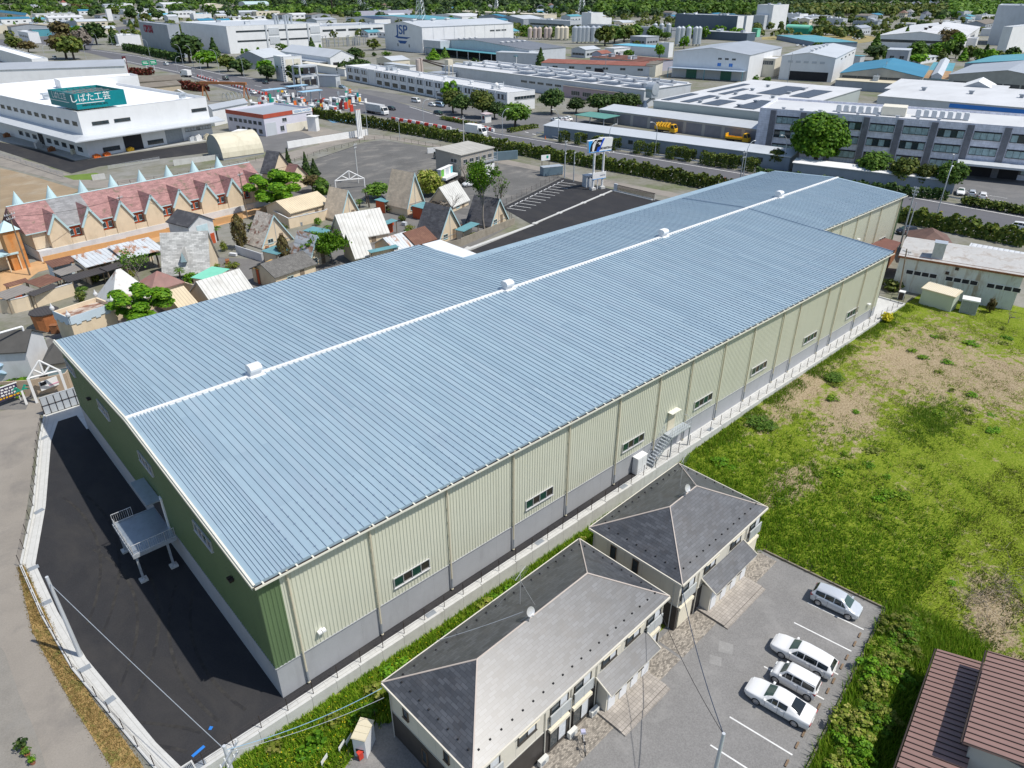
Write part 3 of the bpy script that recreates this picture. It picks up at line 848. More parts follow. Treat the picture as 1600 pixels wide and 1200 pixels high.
for(x,y,z,rz)in((3.6,0,4.3,0),(0,4.7,8.3,-math.pi/2),(0,39.5,7.9,-math.pi/2),(92.5,0,4.4,0),(111.5,YN,7.4,0)):
 mb=MB();mb.box(-.14,-.12,-.1,.14,0,.12,0);mb.box(-.3,-.42,-.02,-.03,-.1,.14,0);mb.box(.03,-.42,-.02,.3,-.1,.14,0)
 o=mb.build('wall_lamp',WHITE if rz==0 else DARKSTEEL,wh,(x,y,z));o.rotation_euler=(0,0,rz)
mb=MB()
mb.box(NX+.22,NY+.3,11.35,XF,NY+3.1,11.5);mb.box(NX+.22,NY+3.1,11.35,NX+3.5,YL-.5,11.49,1)
for x in range(4):mb.box(54+x*22,NY+2.7,0,54.3+x*22,NY+3.0,11.35,1)
mb.build('canopy',[ROOFM,WHITEC],wh)
lp=thing('loading_platform','galvanised loading platform on four legs at the green gable wall of the warehouse','platform',(0,0,0))
GALVB=M('galvanised_deck',(.40,.46,.52),.38,.55,.1,.8,stain=(.25,.29,.33),samt=.5,sscale=(2,2,2))
mb=MB();mb.box(-3.6,18.6,2.95,-.12,24.0,3.1);mb.build('deck',GALVB,lp)
mb=MB();mb.box(-3.66,18.52,2.82,-.1,18.58,3.16);mb.box(-3.66,24.02,2.82,-.1,24.08,3.16);mb.box(-3.72,18.52,2.82,-3.66,24.08,3.16);mb.build('edge_beam',GALV,lp)
for(x,y)in((-3.45,23.8),(-3.45,18.9),(-.9,18.9),(-.9,23.8)):
 mb=MB();mb.box(x-.09,y-.09,.18,x+.09,y+.09,2.95);l=mb.build('leg',GALV,lp)
 mb=MB();mb.box(x-.32,y-.32,0,x+.32,y+.32,.18);mb.build('footing',CONCL,l)
def rail(x0,y0,x1,y1,z):
 mb=MB();L=math.hypot(x1-x0,y1-y0);n=max(2,int(L/.16))
 for k in range(n+1):
  t=k/n;x=x0+(x1-x0)*t;y=y0+(y1-y0)*t;mb.tube([(x,y,z),(x,y,z+1.05)],.03 if k%8==0 or k==n else.012,5)
 for zz in(.12,1.05):mb.tube([(x0,y0,z+zz),(x1,y1,z+zz)],.03,6)
 return mb.build('railing',ALU,lp)
rail(-3.62,18.6,-.15,18.6,3.1);rail(-3.62,24.0,-1.95,24.0,3.1)
mb=MB()
for y in(19.2,20.3,21.4,22.5,23.4):mb.tube([(-3.6,y,3.1),(-3.6,y,3.75),(-3.6,y+.5,3.75),(-3.6,y+.5,3.1)],.03,6)
mb.build('railing',ALU,lp)
mb=MB()
for k in range(11):mb.box(-1.85,24.1+.28*k,3.05-.27*(k+1),-.3,24.37+.28*k,3.09-.27*(k+1))
mb.build('steps',GALV,lp)
mb=MB();mb.box(-1.3,20.4,6.0,-.1,24.7,6.12);mb.build('canopy',GALVB,lp)
mb=MB();mb.box(-.1,20.9,3.1,-.06,24.2,5.9);mb.build('door',DARK,wh);mb=MB();mb.box(-.16,20.1,3.12,-.05,20.6,6.4);mb.build('door_jamb',WHITE,wh)
def ground_mat():
 m,nt,b,out=_nodes('ground_soil_and_grass')
 v=vmap(nt,coord='World')
 f=noise(nt,v,.05,6,.65);f2=noise(nt,v,.6,5,.7)
 c1=ramp(nt,f,[(.36,(.10,.13,.035)),(.46,(.19,.18,.14)),(.58,(.25,.245,.23))])
 c=mixc(nt,.4,c1,ramp(nt,f2,[(.3,(.09,.10,.05)),(.7,(.28,.27,.24))]))
 nt.links.new(c,b.inputs['Base Color']);b.inputs['Roughness'].default_value=.9
 return m
GROUND=ground_mat()
mb=MB()
xs=[-9000,-400,-11.6,0,96,116,400,9000];ys=[-9000,-400,-110,-1.36,400,9000]
for i in range(len(xs)-1):
 for j in range(len(ys)-1):
  if xs[i]>=-11.6 and xs[i+1]<=116 and ys[j]>=-110 and ys[j+1]<=-1.36:continue
  mb.face([(xs[i],ys[j],zg(xs[i])-.02),(xs[i+1],ys[j],zg(xs[i+1])-.02),(xs[i+1],ys[j+1],zg(xs[i+1])-.02),(xs[i],ys[j+1],zg(xs[i])-.02)])
mb.face([(-11.6,-110,-.02),(-11.6,-1.36,-.02),(-11.6,-1.36,-3),(-11.6,-110,-3)])
tag(mb.build('ground',GROUND),kind='structure')
def field_mat():
 m,nt,b,out=_nodes('rough_field')
 v=vmap(nt,coord='World')
 n1=noise(nt,v,.10,6,.68,.6);n2=noise(nt,v,1.1,6,.75,.3);n3=noise(nt,v,5.5,4,.7)
 def blob(cx,cy,rx,ry,rot=0):
  mp=nt.nodes.new('ShaderNodeMapping');mp.vector_type='TEXTURE'
  mp.inputs['Location'].default_value=(cx,cy,0);mp.inputs['Rotation'].default_value=(0,0,rot);mp.inputs['Scale'].default_value=(rx,ry,1e6)
  nt.links.new(v,mp.inputs[0])
  g=nt.nodes.new('ShaderNodeTexGradient');g.gradient_type='SPHERICAL';nt.links.new(mp.outputs[0],g.inputs[0])
  return g.outputs['Fac']
 def add(*fs):
  r=fs[0]
  for f in fs[1:]:
   a=nt.nodes.new('ShaderNodeMath');a.operation='MAXIMUM';nt.links.new(r,a.inputs[0]);nt.links.new(f,a.inputs[1]);r=a.outputs[0]
  return r
 def w(px,py):p=P(px,py,.8);return p.x,p.y
 a=w(1440,570);bb=w(1330,640);cc=w(1560,940)
 dry=add(blob(*a,22,12,.1),blob(*bb,13,5.5,.25),blob(*w(1560,600),14,9),blob(*cc,7,3.4,.5),blob(*w(1250,610),18,3.5,.05),blob(*w(1240,745),6,3))
 k=nt.nodes.new('ShaderNodeMath');k.operation='MULTIPLY_ADD';k.inputs[1].default_value=2.8;k.inputs[2].default_value=-1.28
 nt.links.new(n2,k.inputs[0])
 s=nt.nodes.new('ShaderNodeMath');s.operation='ADD';nt.links.new(dry,s.inputs[0]);nt.links.new(k.outputs[0],s.inputs[1])
 s2=nt.nodes.new('ShaderNodeMath');s2.operation='MULTIPLY_ADD';s2.inputs[1].default_value=.9;s2.inputs[2].default_value=-.42
 nt.links.new(n1,s2.inputs[0])
 s3=nt.nodes.new('ShaderNodeMath');s3.operation='ADD';nt.links.new(s.outputs[0],s3.inputs[0]);nt.links.new(s2.outputs[0],s3.inputs[1])
 green=ramp(nt,n3,[(.28,(.068,.118,.009)),(.5,(.16,.22,.016)),(.72,(.29,.305,.06))])
 brown=ramp(nt,n3,[(.28,(.16,.12,.065)),(.5,(.33,.26,.165)),(.75,(.48,.41,.28))])
 c=mixc(nt,ramp(nt,s3.outputs[0],[(.40,(0,0,0)),(.72,(1,1,1))]),green,brown)
 nt.links.new(c,b.inputs['Base Color']);b.inputs['Roughness'].default_value=.95;b.inputs['Specular IOR Level'].default_value=.1
 bump(nt,b,n3,.6,.12)
 return m
FIELD=field_mat()
rng=np.random.default_rng(3)
gx=np.concatenate([np.arange(-11.6,42,3.0),np.arange(42,116.1,1.0)]);gx[-1]=116;gy=np.concatenate([np.arange(-110,-45,6),np.arange(-45,-1.3,1.0),[-1.36]])
me_v=[];me_f=[]
for i,x in enumerate(gx):
 for y in gy:
  wob=0.0
  if x>42.5 and y<-2:wob=.10*math.sin(x*.9+y*.7)*math.sin(y*1.3-x*.3)+.06*math.sin(x*2.3)*math.sin(y*2.7)
  me_v.append((x,y,lowz(x,y)+wob*min(1,(116-x)/8)-(.03 if x<=42.5 else 0)))
ny=len(gy)
for i in range(len(gx)-1):
 for j in range(ny-1):me_f.append((i*ny+j,(i+1)*ny+j,(i+1)*ny+j+1,i*ny+j+1))
me=bpy.data.meshes.new('field');me.from_pydata(me_v,[],me_f);me.materials.append(FIELD);me.polygons.foreach_set('use_smooth',[True]*len(me_f))
o=bpy.data.objects.new('field',me);COL.objects.link(o);tag(o,kind='structure')
ASPH=M('fresh_black_asphalt',(.030,.030,.033),.85,0,.15,.35,.3,stain=(.052,.049,.047),samt=.7,sscale=(.25,.12,.2),sth=(.46,.70),fine=.3)
ROAD=M('worn_grey_asphalt',(.15,.15,.15),.85,0,.12,.2,.3,stain=(.22,.21,.20),samt=.6,sscale=(.15,.15,.2),fine=.14)
HWAY=M('highway_asphalt',(.125,.125,.135),.8,0,.08,.1,.3,stain=(.085,.085,.09),samt=.6,sscale=(.5,.03,.2),fine=.08)
PARK=M('parking_asphalt',(.212,.207,.20),.85,0,.10,.3,.3,stain=(.30,.293,.28),samt=.5,sscale=(.35,.35,.3),sth=(.52,.68),fine=.3)
LANE=M('old_lane_asphalt',(.27,.245,.213),.85,0,.10,.25,.3,stain=(.16,.15,.14),samt=.7,sscale=(.2,.2,.2),fine=.15)
yard=[(0,52.4),(-2.2,52.4),(-3.9,48.2),(-7.2,35.9),(-9.9,27.5),(-9.9,20),(-9.5,13.3),(-8,2.6),(-7.3,-.72),(0,-.72)]
gpoly('asphalt_yard',yard+[(41,-.72),(41,.3),(.3,.3),(.3,52.4)],ASPH,.0,px=False)
outer=[(-3.0,54.9),(-4.8,49.1),(-8.1,36.5),(-10.9,28.0),(-10.9,20.2),(-10.5,13),(-9.0,3),(-8.3,-1.33)]
inner=[(-2.2,52.4),(-3.9,48.2),(-7.2,35.9),(-9.9,27.5),(-9.9,20),(-9.5,13.3),(-8,2.6),(-7.3,-.72)]
gpoly('drain_channel',outer+[(104,-1.33),(104,-.72)]+inner[::-1]+[(.3,52.4),(.3,54.9)],CONCL,.012,px=False)
gpoly('concrete_apron',[(41,-.72),(104,-.72),(104,YN-.2),(XL+.3,YN-.2),(XL+.3,.3),(41,.3)],CONCL,.008,px=False)
mb=MB()
for(x,y,a)in[(-4.3,49.6,.35),(-7.9,35.4,.3),(-10.2,27.0,0),(-10.4,21.7,0),(-9.9,12.4,0),(-9.4,8.2,.2),(-6.5,-1.0,0),(12.5,-1.02,0),(24.9,-1.02,0),(36.8,-1.02,0),(52,-1.02,0)]:
 T=Matrix.Translation((x,y,zg(x)+.018))@Matrix.Rotation(a,4,'Z')
 mb.box(-.45,-.26,0,.45,.26,.012,0,T)
tag(mb.build('drain_grates',STEEL),kind='structure')
mb=MB()
for k in range(50):
 x=-6+2.2*k;mb.box(x-.015,-1.3,zg(x)+.013,x+.015,-.74,zg(x)+.022)
tag(mb.build('channel_joints',CONC),kind='structure')
for off,w_ in((.30,.05),(.72,.04)):
 strip('channel_line',[(o_[0]*(1-off)+i_[0]*off,o_[1]*(1-off)+i_[1]*off)for o_,i_ in zip(outer,inner)],w_,CONC,.016,kind='structure')
strip('channel_line',[(-7.2,-1.18),(103.5,-1.18)],.04,CONC,.016);strip('channel_line',[(-7.2,-.86),(103.5,-.86)],.04,CONC,.016)
TYRE=M('tyre_dust',(.044,.042,.040),.9,0,.3,1.5,.2,stain=(.027,.027,.03),samt=.9,sscale=(.8,.8,.8),sth=(.45,.6))
for it_,(cx,cy,r_,a0,a1)in enumerate(((-22,20,17.5,-.75,.35),(-22,20,19.1,-.75,.35),(14,6,17.2,2.6,3.5),(14,6,18.8,2.55,3.45),(-30,30,25.2,-.6,.25),(-30,30,26.7,-.6,.25),(-26,-12,23,.25,.9),(-26,-12,24.5,.25,.9))):
 q_=[(cx+r_*math.cos(a0+(a1-a0)*k/16),cy+r_*math.sin(a0+(a1-a0)*k/16))for k in range(17)]
 q_=[p for p in q_ if-8.6<p[0]<-.5 and.5<p[1]<50]
 if len(q_)>1:strip('tyre_marks',q_,.24,TYRE,.004+.001*it_)
gpoly('asphalt_patch',[P(*q)[:2]for q in((0,1010),(8,1020),(30,1085),(58,1150),(72,1200),(0,1200))],M('dark_lane_patch',(.24,.225,.20),.9,0,.15,.5,.2,stain=(.26,.25,.23),samt=.6,sscale=(.6,.6,.2),fine=.2),.006,px=False)
gpoly('blue_markings',[(-6.6,0.05),(-5.7,.25),(-5.65,.03),(-6.55,-.17)],BLUEP,.014,px=False)
gpoly('blue_markings',[(-5.0,1.15),(-4.8,1.35),(-4.65,1.15),(-4.85,1.0)],BLUEP,.014,px=False)
rw=thing('retaining_wall','long pale concrete retaining wall beside the warehouse, above the grass bank','wall',(0,0,0))
mb=MB();k=0;x=-8.5
while x<103.6:
 x1=min(x+1.98,103.8);zt=zg(x+1)+.16+.03*(k%2)
 mb.box(x,-1.56,min(-1.8,zt-1),x1,-1.34,zt);x+=2.0;k+=1
mb.box(103.6,-1.56,-1,103.82,YN-1,zg(104)+.2)
mb.build('wall_panels',CONCL,rw)
kb=thing('kerb_wall','low concrete kerb wall round the left side of the black yard','wall',(0,0,0))
mb=MB()
for a,b in zip(outer[:-1],outer[1:]):
 d=Vector((b[0]-a[0],b[1]-a[1]));L=d.length;d/=L;T=Matrix.Translation((a[0],a[1],0))@Matrix.Rotation(math.atan2(d.y,d.x),4,'Z')
 mb.box(-.02,-.12,-.5,L+.02,.08,.16,0,T)
mb.build('kerb',CONCL,kb)
def post_fence(label,pts,step,h,mat,rails=(0.3,.55,.8,1.05),z0=.15,zf=None,r=.03,name='mesh_fence',cat='fence',rr=.006):
 t=thing(name,label,cat,(0,0,0));zf=zf or(lambda x,y:zg(x));acc=0;n=0
 rl=MB();posts=[]
 for a,b in zip(pts[:-1],pts[1:]):
  a=Vector((a[0],a[1]));b=Vector((b[0],b[1]));L=(b-a).length;m=max(1,round(L/step))
  for k in range(m):
   p=a.lerp(b,k/m);q=a.lerp(b,(k+1)/m);posts.append(p)
   for z in rails:rl.tube([(p.x,p.y,zf(p.x,p.y)+z0+z),(q.x,q.y,zf(q.x,q.y)+z0+z)],rr,4,cap=False)
 posts.append(Vector(pts[-1][:2]))
 extra=MB()
 for i,p in enumerate(posts):
  z=zf(p.x,p.y)
  if i<98:
   mb=MB();mb.tube([(p.x,p.y,z-.1),(p.x,p.y,z+z0+h)],r,5);mb.build('post',mat,t)
  else:extra.tube([(p.x,p.y,z-.1),(p.x,p.y,z+z0+h)],r,5)
 if extra.v:o=extra.build('post',mat,t);o['kind']='stuff'
 rl.build('rails',mat,t)
 return t
post_fence('thin dark brown mesh fence on the retaining wall along the long warehouse side',[(-8.2,-1.2),(103.6,-1.2),(103.6,YN-1)],2.0,1.15,DARKSTEEL)
post_fence('thin dark mesh fence along the curved kerb on the lane side of the black yard',[(p[0]-.02,p[1])for p in outer[::-1]],2.0,1.15,DARKSTEEL)
pf=thing('panel_fence','grey sheet panel fence on brown posts at the top end of the black yard','fence',(-3.0,54.9,0),.02)
mb=MB();mb.box(0,.05,.05,3.9,.09,2.3);mb.box(0,.03,2.3,3.9,.13,2.36);mb.build('sheet',LGREYW,pf)
for k in range(6):
 mb=MB();mb.box(k*.72,-.03,0,k*.72+.06,.05,2.25);mb.build('post',DARKSTEEL,pf)
mb=MB();mb.box(0,-.01,1.2,3.9,.05,1.26);mb.build('rail',DARKSTEEL,pf)
VPX=[(28,886),(40,940),(52,990),(80,1042),(108,1092),(132,1132),(175,1200),(225,1200),(185,1143),(147,1095),(105,1030),(78,972),(58,927),(38,884)]
gpoly('lane',[(-60,-60),(-9.2,-60),(-9.2,-6)]+[tuple(P(*q))[:2]for q in VPX[6::-1]]+[(-10.95,28.1),(-8.6,37),(-5.1,49.3),(-3.3,55.4),(3.5,57.2),(3.5,61),(-6,59.5),(-30,62),(-60,70)],LANE,.0,px=False)
DRY=M('dry_grass_verge',(.34,.23,.09),.95,0,.3,1.2,stain=(.12,.15,.03),samt=.8,sscale=(1,1,1),sth=(.5,.6),fine=.3)
verge=[tuple(P(*q))[:2]for q in VPX]
gpoly('grass_verge',verge,DRY,.025,px=False)
LZ=lambda x,y:LOT
def L(px,py,h=0.0):return P(px,py,LOT+h)
a0=L(1208,872);a1=L(1378,952);a2=L(1240,1200)
lotp=[(3.2,-24.0),(3.2,-4.6),(4.4,-4.6),(4.4,-17),(26,-16.6),(26.2,-15.2),(41.0,-15.0),(42.1,-25.2),(23.0,-28.4),(8,-30)]
gpoly('parking_lot',[(-3,-40),(-3,-8.5),(4.5,-5.2),(4.9,-6.0),(26,-6.0),(26,-14),(40.9,-14.0),(40.9,-15.4),(42.1,-25.3),(23.0,-27.9),(10,-29.8),(8,-40)],PARK,.0,px=False,zf=LZ)
PAVER=tile_mat('brick_pavers',(.29,.26,.22),.21,.105,.45,.85,.5,coord='Object')
dpl=(P(1346,982,LOT)-P(1262,941.6,LOT));dpl.z=0;DL=dpl.length;dpl.normalize();DAZ=math.atan2(dpl.y,dpl.x)
s0=P(1262,941.6,LOT);s1=P(1110,1164,LOT);base=(s1-s0)
mbl=MB()
for k in range(-0,7):
 a=s0+base*(k/6.0)if k<7 else s0
 b=a+dpl*4.6;n=Vector((-dpl.y,dpl.x,0))*.06
 z=LOT+.006
 mbl.face([tuple(Vector((v.x,v.y,z)))for v in(a-n,b-n,b+n,a+n)])
tag(mbl.build('parking_lines',ROADP),kind='structure')
WST=M('stained_concrete_block',(.20,.14,.09),.9,0,.3,3)
for k in range(6):
 for q in(.3,.7):
  p=s0+base*((k+q)/6.0)+dpl*4.55
  mb=MB();mb.prism([(-.06,-.3),(.07,-.3),(.07,.3),(-.06,.3)],0,.11);
  o=mb.build('wheel_stop',WST,None,(p.x,p.y,LOT));o.rotation_euler=(0,0,DAZ)
  tag(o,'low brown concrete wheel stop at the end of a parking bay','wheel stop','wheel stops in the parking lot')
lk=thing('lot_kerb','concrete block kerb along the overgrown edges of the car park','kerb',(0,0,0))
mb=MB()
for a,b in(((40.95,-14.6),(42.15,-25.4)),((42.15,-25.4),(23.0,-28.05)),((23.0,-28.05),(8,-30.2))):
 d=Vector((b[0]-a[0],b[1]-a[1]));ln=d.length;T=Matrix.Translation((a[0],a[1],LOT))@Matrix.Rotation(math.atan2(d.y,d.x),4,'Z')
 mb.box(0,-.07,-.2,ln,.07,.17,0,T)
mb.build('blocks',M('mossy_block',(.22,.19,.15),.9,0,.3,2,stain=(.08,.10,.04),samt=.6,sscale=(2,2,2)),lk)
post_fence('thin dark mesh fence along the far edge of the car park',[(41.0,-14.8),(42.1,-25.3)],2.2,.8,DARKSTEEL,rails=(.4,.75),zf=LZ)
SLATE=tile_mat('slate_roof',(.070,.074,.082),.62,.25,.30,.41,.42,stain=(.055,.045,.038),samt=.4)
for mm in(SLATE,):
 b=mm.node_tree.nodes['Principled BSDF'];b.inputs['Specular IOR Level'].default_value=.9
APU=M('apartment_cream_siding',(.66,.62,.53),.6,0,.04,.5,stain=(.45,.42,.36),samt=.3)
APG=M('apartment_grey_siding',(.47,.46,.42),.6,0,.05,.5)
APD=M('apartment_dark_siding',(.052,.046,.042),.6,0,.12,1.5)
TRIMP=M('pinkish_ridge_trim',(.52,.45,.40),.5,0,.06)
PLATE=tile_mat('porch_tiles',(.36,.325,.285),.3,.3,.12,.8,.6,offset=0,coord='Object')
CURT=M('white_curtain',(.62,.64,.66),.8,0,.12,3)
SHUT=M('cream_roller_shutter',(.74,.68,.54),.6,0,.05)
def apartment(label,Lp,Bv,u_len,v_len,rot,feat):
 u=Vector((math.cos(rot),math.sin(rot),0));v=Vector((-u.y,u.x,0))
 o=Lp-v*v_len;t=thing('apartment_house',label,'apartment house',(o.x,o.y,LOT),rot)
 ins=.3;eh=5.6;lu,lv=u_len,v_len
 mb=MB()
 mb.box(ins,ins,2.75,lu-ins,lv-ins,eh,0);mb.box(ins-.04,ins-.04,2.68,lu-ins+.04,lv-ins+.04,2.75,2);mb.box(ins,ins,-.2,lu-ins,lv-ins,2.68,1)
 for x in np.arange(ins+1.8,lu-ins,1.82):mb.box(x-.01,ins-.006,2.75,x+.01,ins,eh,2)
 for y in np.arange(ins+1.8,lv-ins,1.82):mb.box(ins-.006,y-.01,2.75,ins,y+.01,eh,2)
 mb.build('wall',[APU,APD,APG],t)
 mb=MB();e=5.6;rz=7.9;c=[(0,0,e),(lu,0,e),(lu,lv,e),(0,lv,e)];A=(lv/2,lv/2,rz);B=(lu-lv/2,lv/2,rz)
 for f in([c[0],c[1],B,A],[c[1],c[2],B],[c[2],c[3],A,B],[c[3],c[0],A]):mb.face(f)
 r=mb.build('roof',SLATE,t);box_uv(r)
 mb=MB()
 for(p,q)in((A,B),(c[0],A),(c[3],A),(c[1],B),(c[2],B)):mb.tube([Vector(p)+Vector((0,0,.02)),Vector(q)+Vector((0,0,.02))],.055,6)
 mb.build('ridge_trim',TRIMP,r)
 mb=MB()
 for(p,q)in zip(c,c[1:]+c[:1]):
  d=Vector(q)-Vector(p);ln=d.length;T=Matrix.Translation(p)@Matrix.Rotation(math.atan2(d.y,d.x),4,'Z')
  mb.box(0,-.10,-.20,ln,.02,-.02,0,T)
 mb.build('gutter',APU,t)
 mb=MB();mb.box(.05,.05,e-.16,lu-.05,lv-.05,e-.02);mb.build('soffit',APG,t)
 mb=MB();s=(rz-e)/(lv/2)
 for row in(.75,):
  k=0;x=row+.4+(.45 if row>1 else 0)
  while x<lu-row:mb.box(x,row-.05,e+row*s,x+.10,row+.05,e+row*s+.10);mb.box(x,lv-row-.05,e+row*s,x+.1,lv-row+.05,e+row*s+.1);x+=.95
  y=row+.4+(.45 if row>1 else 0)
  while y<lv-row:mb.box(row-.05,y,e+row*s,row+.05,y+.1,e+row*s+.1);mb.box(lu-row-.05,y,e+row*s,lu-row+.05,y+.1,e+row*s+.1);y+=.95
 mb.build('snow_guards',BLACK,r)
 for kind,x in feat['front']:
  if kind=='tall':
   put('window',window_mesh(1.75,1.95,2,DFRAME,GLASS,.1,mix=CURT),t,(x,ins,3.35))
   mb=MB();mb.box(-1.0,-.22,.0,1.0,-.16,1.0);mb.box(-1.02,-.24,1.0,1.02,-.14,1.06)
   for q in(-1,0,.97):mb.box(q,-.23,-.05,q+.05,-.15,1.05)
   mb.build('balcony_screen',M('frosted_panel',(.45,.47,.47),.3,0,.06),t,(x,ins,3.0))
  if kind=='small':
   put('window',window_mesh(1.65,.95,2,DFRAME,GLASS,.1,mix=CURT),t,(x,ins,3.95))
   mb=MB();mb.box(-.95,-.28,.0,.95,0,.07);mb.build('window_hood',SHUT,t,(x,ins,4.98))
  if kind=='low':
   put('window',window_mesh(1.75,1.95,2,DFRAME,GLASS,.1,mix=CURT),t,(x,ins,.25))
   mb=MB();mb.box(-1.0,-.22,0,1.0,0,.28);mb.build('shutter_box',SHUT,t,(x,ins,2.25))
  if kind=='shut':
   mb=MB();mb.box(-1.0,-.22,2.0,1.0,0,2.28);mb.box(-.95,-.12,0,.95,0,2.0)
   mb.build('shutter',SHUT,t,(x,ins,.25))
  if kind=='pipe':
   mb=MB();mb.tube([(x,ins-.3,eh-.2),(x,ins-.08,eh-.5),(x,ins-.08,0)],.045,6);mb.build('downpipe',APU,t)
 px0,px1=feat['porch']
 mb=MB();pw=1.5;zt,zb=3.5,2.75
 P0=[(px0,ins-.004,zt),(px1,ins-.004,zt),(px1,ins-pw,zb),(px0,ins-pw,zb)]
 mb.face([P0[3],P0[2],P0[1],P0[0]]);pr=mb.build('porch_roof',SLATE,t);box_uv(pr)
 mb=MB();mb.face([(p[0],p[1],p[2]-.12)for p in P0])
 for k in range(4):a,b=P0[k],P0[(k+1)%4];mb.face([(a[0],a[1],a[2]-.12),(b[0],b[1],b[2]-.12),b,a][::-1])
 for xx in(px0-.04,px1+.0):mb.tube([(xx,ins-.02,zt+.03),(xx,ins-pw,zb+.03)],.05,5)
 mb.build('porch_eaves',APU,pr)
 mb=MB();mb.box(px0+.3,ins-.9,0,px1-.3,ins-.02,2.65,0);mb.build('porch_wall',APU,t)
 nd=4
 for k in range(nd):
  x=px0+.9+(px1-px0-1.8)*k/(nd-1)
  mb=MB();mb.box(-.42,-.05,0,.42,0,2.0);mb.box(.28,-.09,.95,.33,-.05,1.15);mb.build('door',WHITEC,t,(x,ins-.9,.22))
  if k<nd-1:
   put('window',window_mesh(.6,.55,1,DFRAME,GLASS,.08),t,(x+(px1-px0-1.8)/(nd-1)/2,ins-.9,1.4))
 mb=MB();mb.box(px0-.1,ins-2.7,-.1,px1-.5,ins-.02,.2);mb.box(px0-.1,ins-3.05,-.1,px1-.5,ins-2.7,.1);mb.build('porch_floor',PLATE,t)
 for(y,z,ww,hh)in feat['left']:
  put('window',window_mesh(ww,hh,1,M('brown_frame',(.16,.11,.07),.5),GLASS,.09),t,(ins,y,z),-math.pi/2)
 mb=MB();mb.tube([(ins-.1,lv-ins-.1,eh-.2),(ins-.1,lv-ins-.1,0)],.045,6);mb.build('downpipe',APG,t)
 mb=MB();mb.tube([(ins-.06,ins+.5,eh-.3),(ins-.06,ins+.5,0)],.045,6);mb.build('downpipe',APG,t)
 dx=feat['dish'];mb=MB();mb.tube([(0,0,0),(0,0,.55)],.03,6);mb.tube([(-.5,.5,-.3),(0,0,.3),(.5,.5,-.3)],.012,4)
 T=Matrix.Translation((0,-.08,.75))@Matrix.Rotation(R(62),4,'X')@Matrix.Rotation(R(0),4,'Z')
 n=20
 for k in range(n):
  p,q=2*math.pi*k/n,2*math.pi*(k+1)/n
  for r0,r1,z0,z1 in((0,.22,0,.02),(.22,.36,.02,.07)):
   mb.face([tuple(T@Vector(c))for c in((r0*math.cos(p),r0*math.sin(p),z0),(r1*math.cos(p),r1*math.sin(p),z1),(r1*math.cos(q),r1*math.sin(q),z1),(r0*math.cos(q),r0*math.sin(q),z0))])
 mb.tube([(0,-.35,.55),(0,-.1,.5)],.015,4);mb.box(-.04,-.42,.52,.04,-.33,.62)
 mb.build('satellite_dish',ALU,t,(dx,lv/2,rz))
 ax,ay=feat['aerial'];mb=MB();zz=e+min(ay,lv-ay)*s
 mb.tube([(0,0,0),(0,0,3.2)],.022,5);mb.tube([(-.75,-.25,3.1),(.75,.25,3.1)],.02,4)
 for q in np.linspace(-.7,.7,12):mb.tube([(q+.11,q/3-.33,3.1),(q-.11,q/3+.33,3.1)],.008,3)
 for(a,bb)in((1.5,1.2),(-1.5,1),(.3,-1.4)):mb.tube([(0,0,2.4),(a,bb,.1 if abs(bb)<1.3 else.5)],.006,3)
 mb.build('aerial',ALU,t,(ax,ay,zz-.05))
 return t
lp4=P(597,1066,4.3);bp4=P(905,843,4.3)
ap1=apartment('long grey hip-roofed apartment house nearest the camera, with a front porch roof',lp4,bp4,20.15,9.05,.038,dict(front=[('tall',1.6),('low',1.6),('small',4.9),('tall',8.0),('low',8.0),('tall',10.4),('low',10.4),('small',13.3),('small',16.1),('tall',18.7),('low',18.7),('pipe',6.6),('pipe',9.2),('pipe',11.9),('pipe',19.75)],porch=(11.9,17.8),left=[(7.0,3.6,.55,1.3),(2.8,3.6,.5,1.2),(5.2,.8,.5,1.3)],dish=9.4,aerial=(10.6,6.6)))
lp5=P(921,824,4.3)
ap2=apartment('short grey hip-roofed apartment house behind the longer one, beside the grass field',lp5,None,13.45,9.4,.038,dict(front=[('tall',1.5),('shut',1.5),('small',4.7),('small',8.8),('tall',12.1),('shut',12.1),('pipe',3.0),('pipe',10.6)],porch=(3.7,10.4),left=[(4.6,3.5,.6,1.4),(6.9,3.5,.6,1.4)],dish=7.0,aerial=(8.6,6.2)))
for(x,z)in((7.4,1.9),(7.75,1.9),(7.4,1.3),(7.75,1.3)):
 mb=MB();mb.box(-.15,-.15,0,0,.15,.4);mb.build('meter_box',LGREYW,ap1,(.48,x+.8,z-.6))
def ac_unit(label,p,rz,grp='air conditioner units at the apartments'):
 t=thing('air_conditioner',label,'air conditioner',p,rz,grp)
 mb=MB();mb.box(-.4,-.15,.08,.4,.15,.63);mb.box(-.35,-.12,0,-.25,.12,.08);mb.box(.25,-.12,0,.35,.12,.08);mb.build('case',M('ac_white',(.66,.66,.62),.5),t)
 mb=MB();mb.tube([(-.1,-.16,.36),(-.1,-.175,.36)],.21,16);mb.build('fan_grille',STEEL,t)
def on_ap(t,x,y,z=0.0):return t.matrix_world@Vector((x,y,z))if False else(Matrix.Translation(t.location)@Matrix.Rotation(t.rotation_euler.z,4,'Z'))@Vector((x,y,z))
for k,(x,lab)in enumerate(((6.2,'white air conditioner unit at the foot of the near apartment wall, by the bicycle'),(9.2,'white air conditioner unit between the two low windows of the near apartment'),(2.9,'white air conditioner unit at the front left of the near apartment'),(11.6,'white air conditioner unit against the left end of the near porch'))):
 ac_unit(lab,on_ap(ap1,x,-.05),.038)
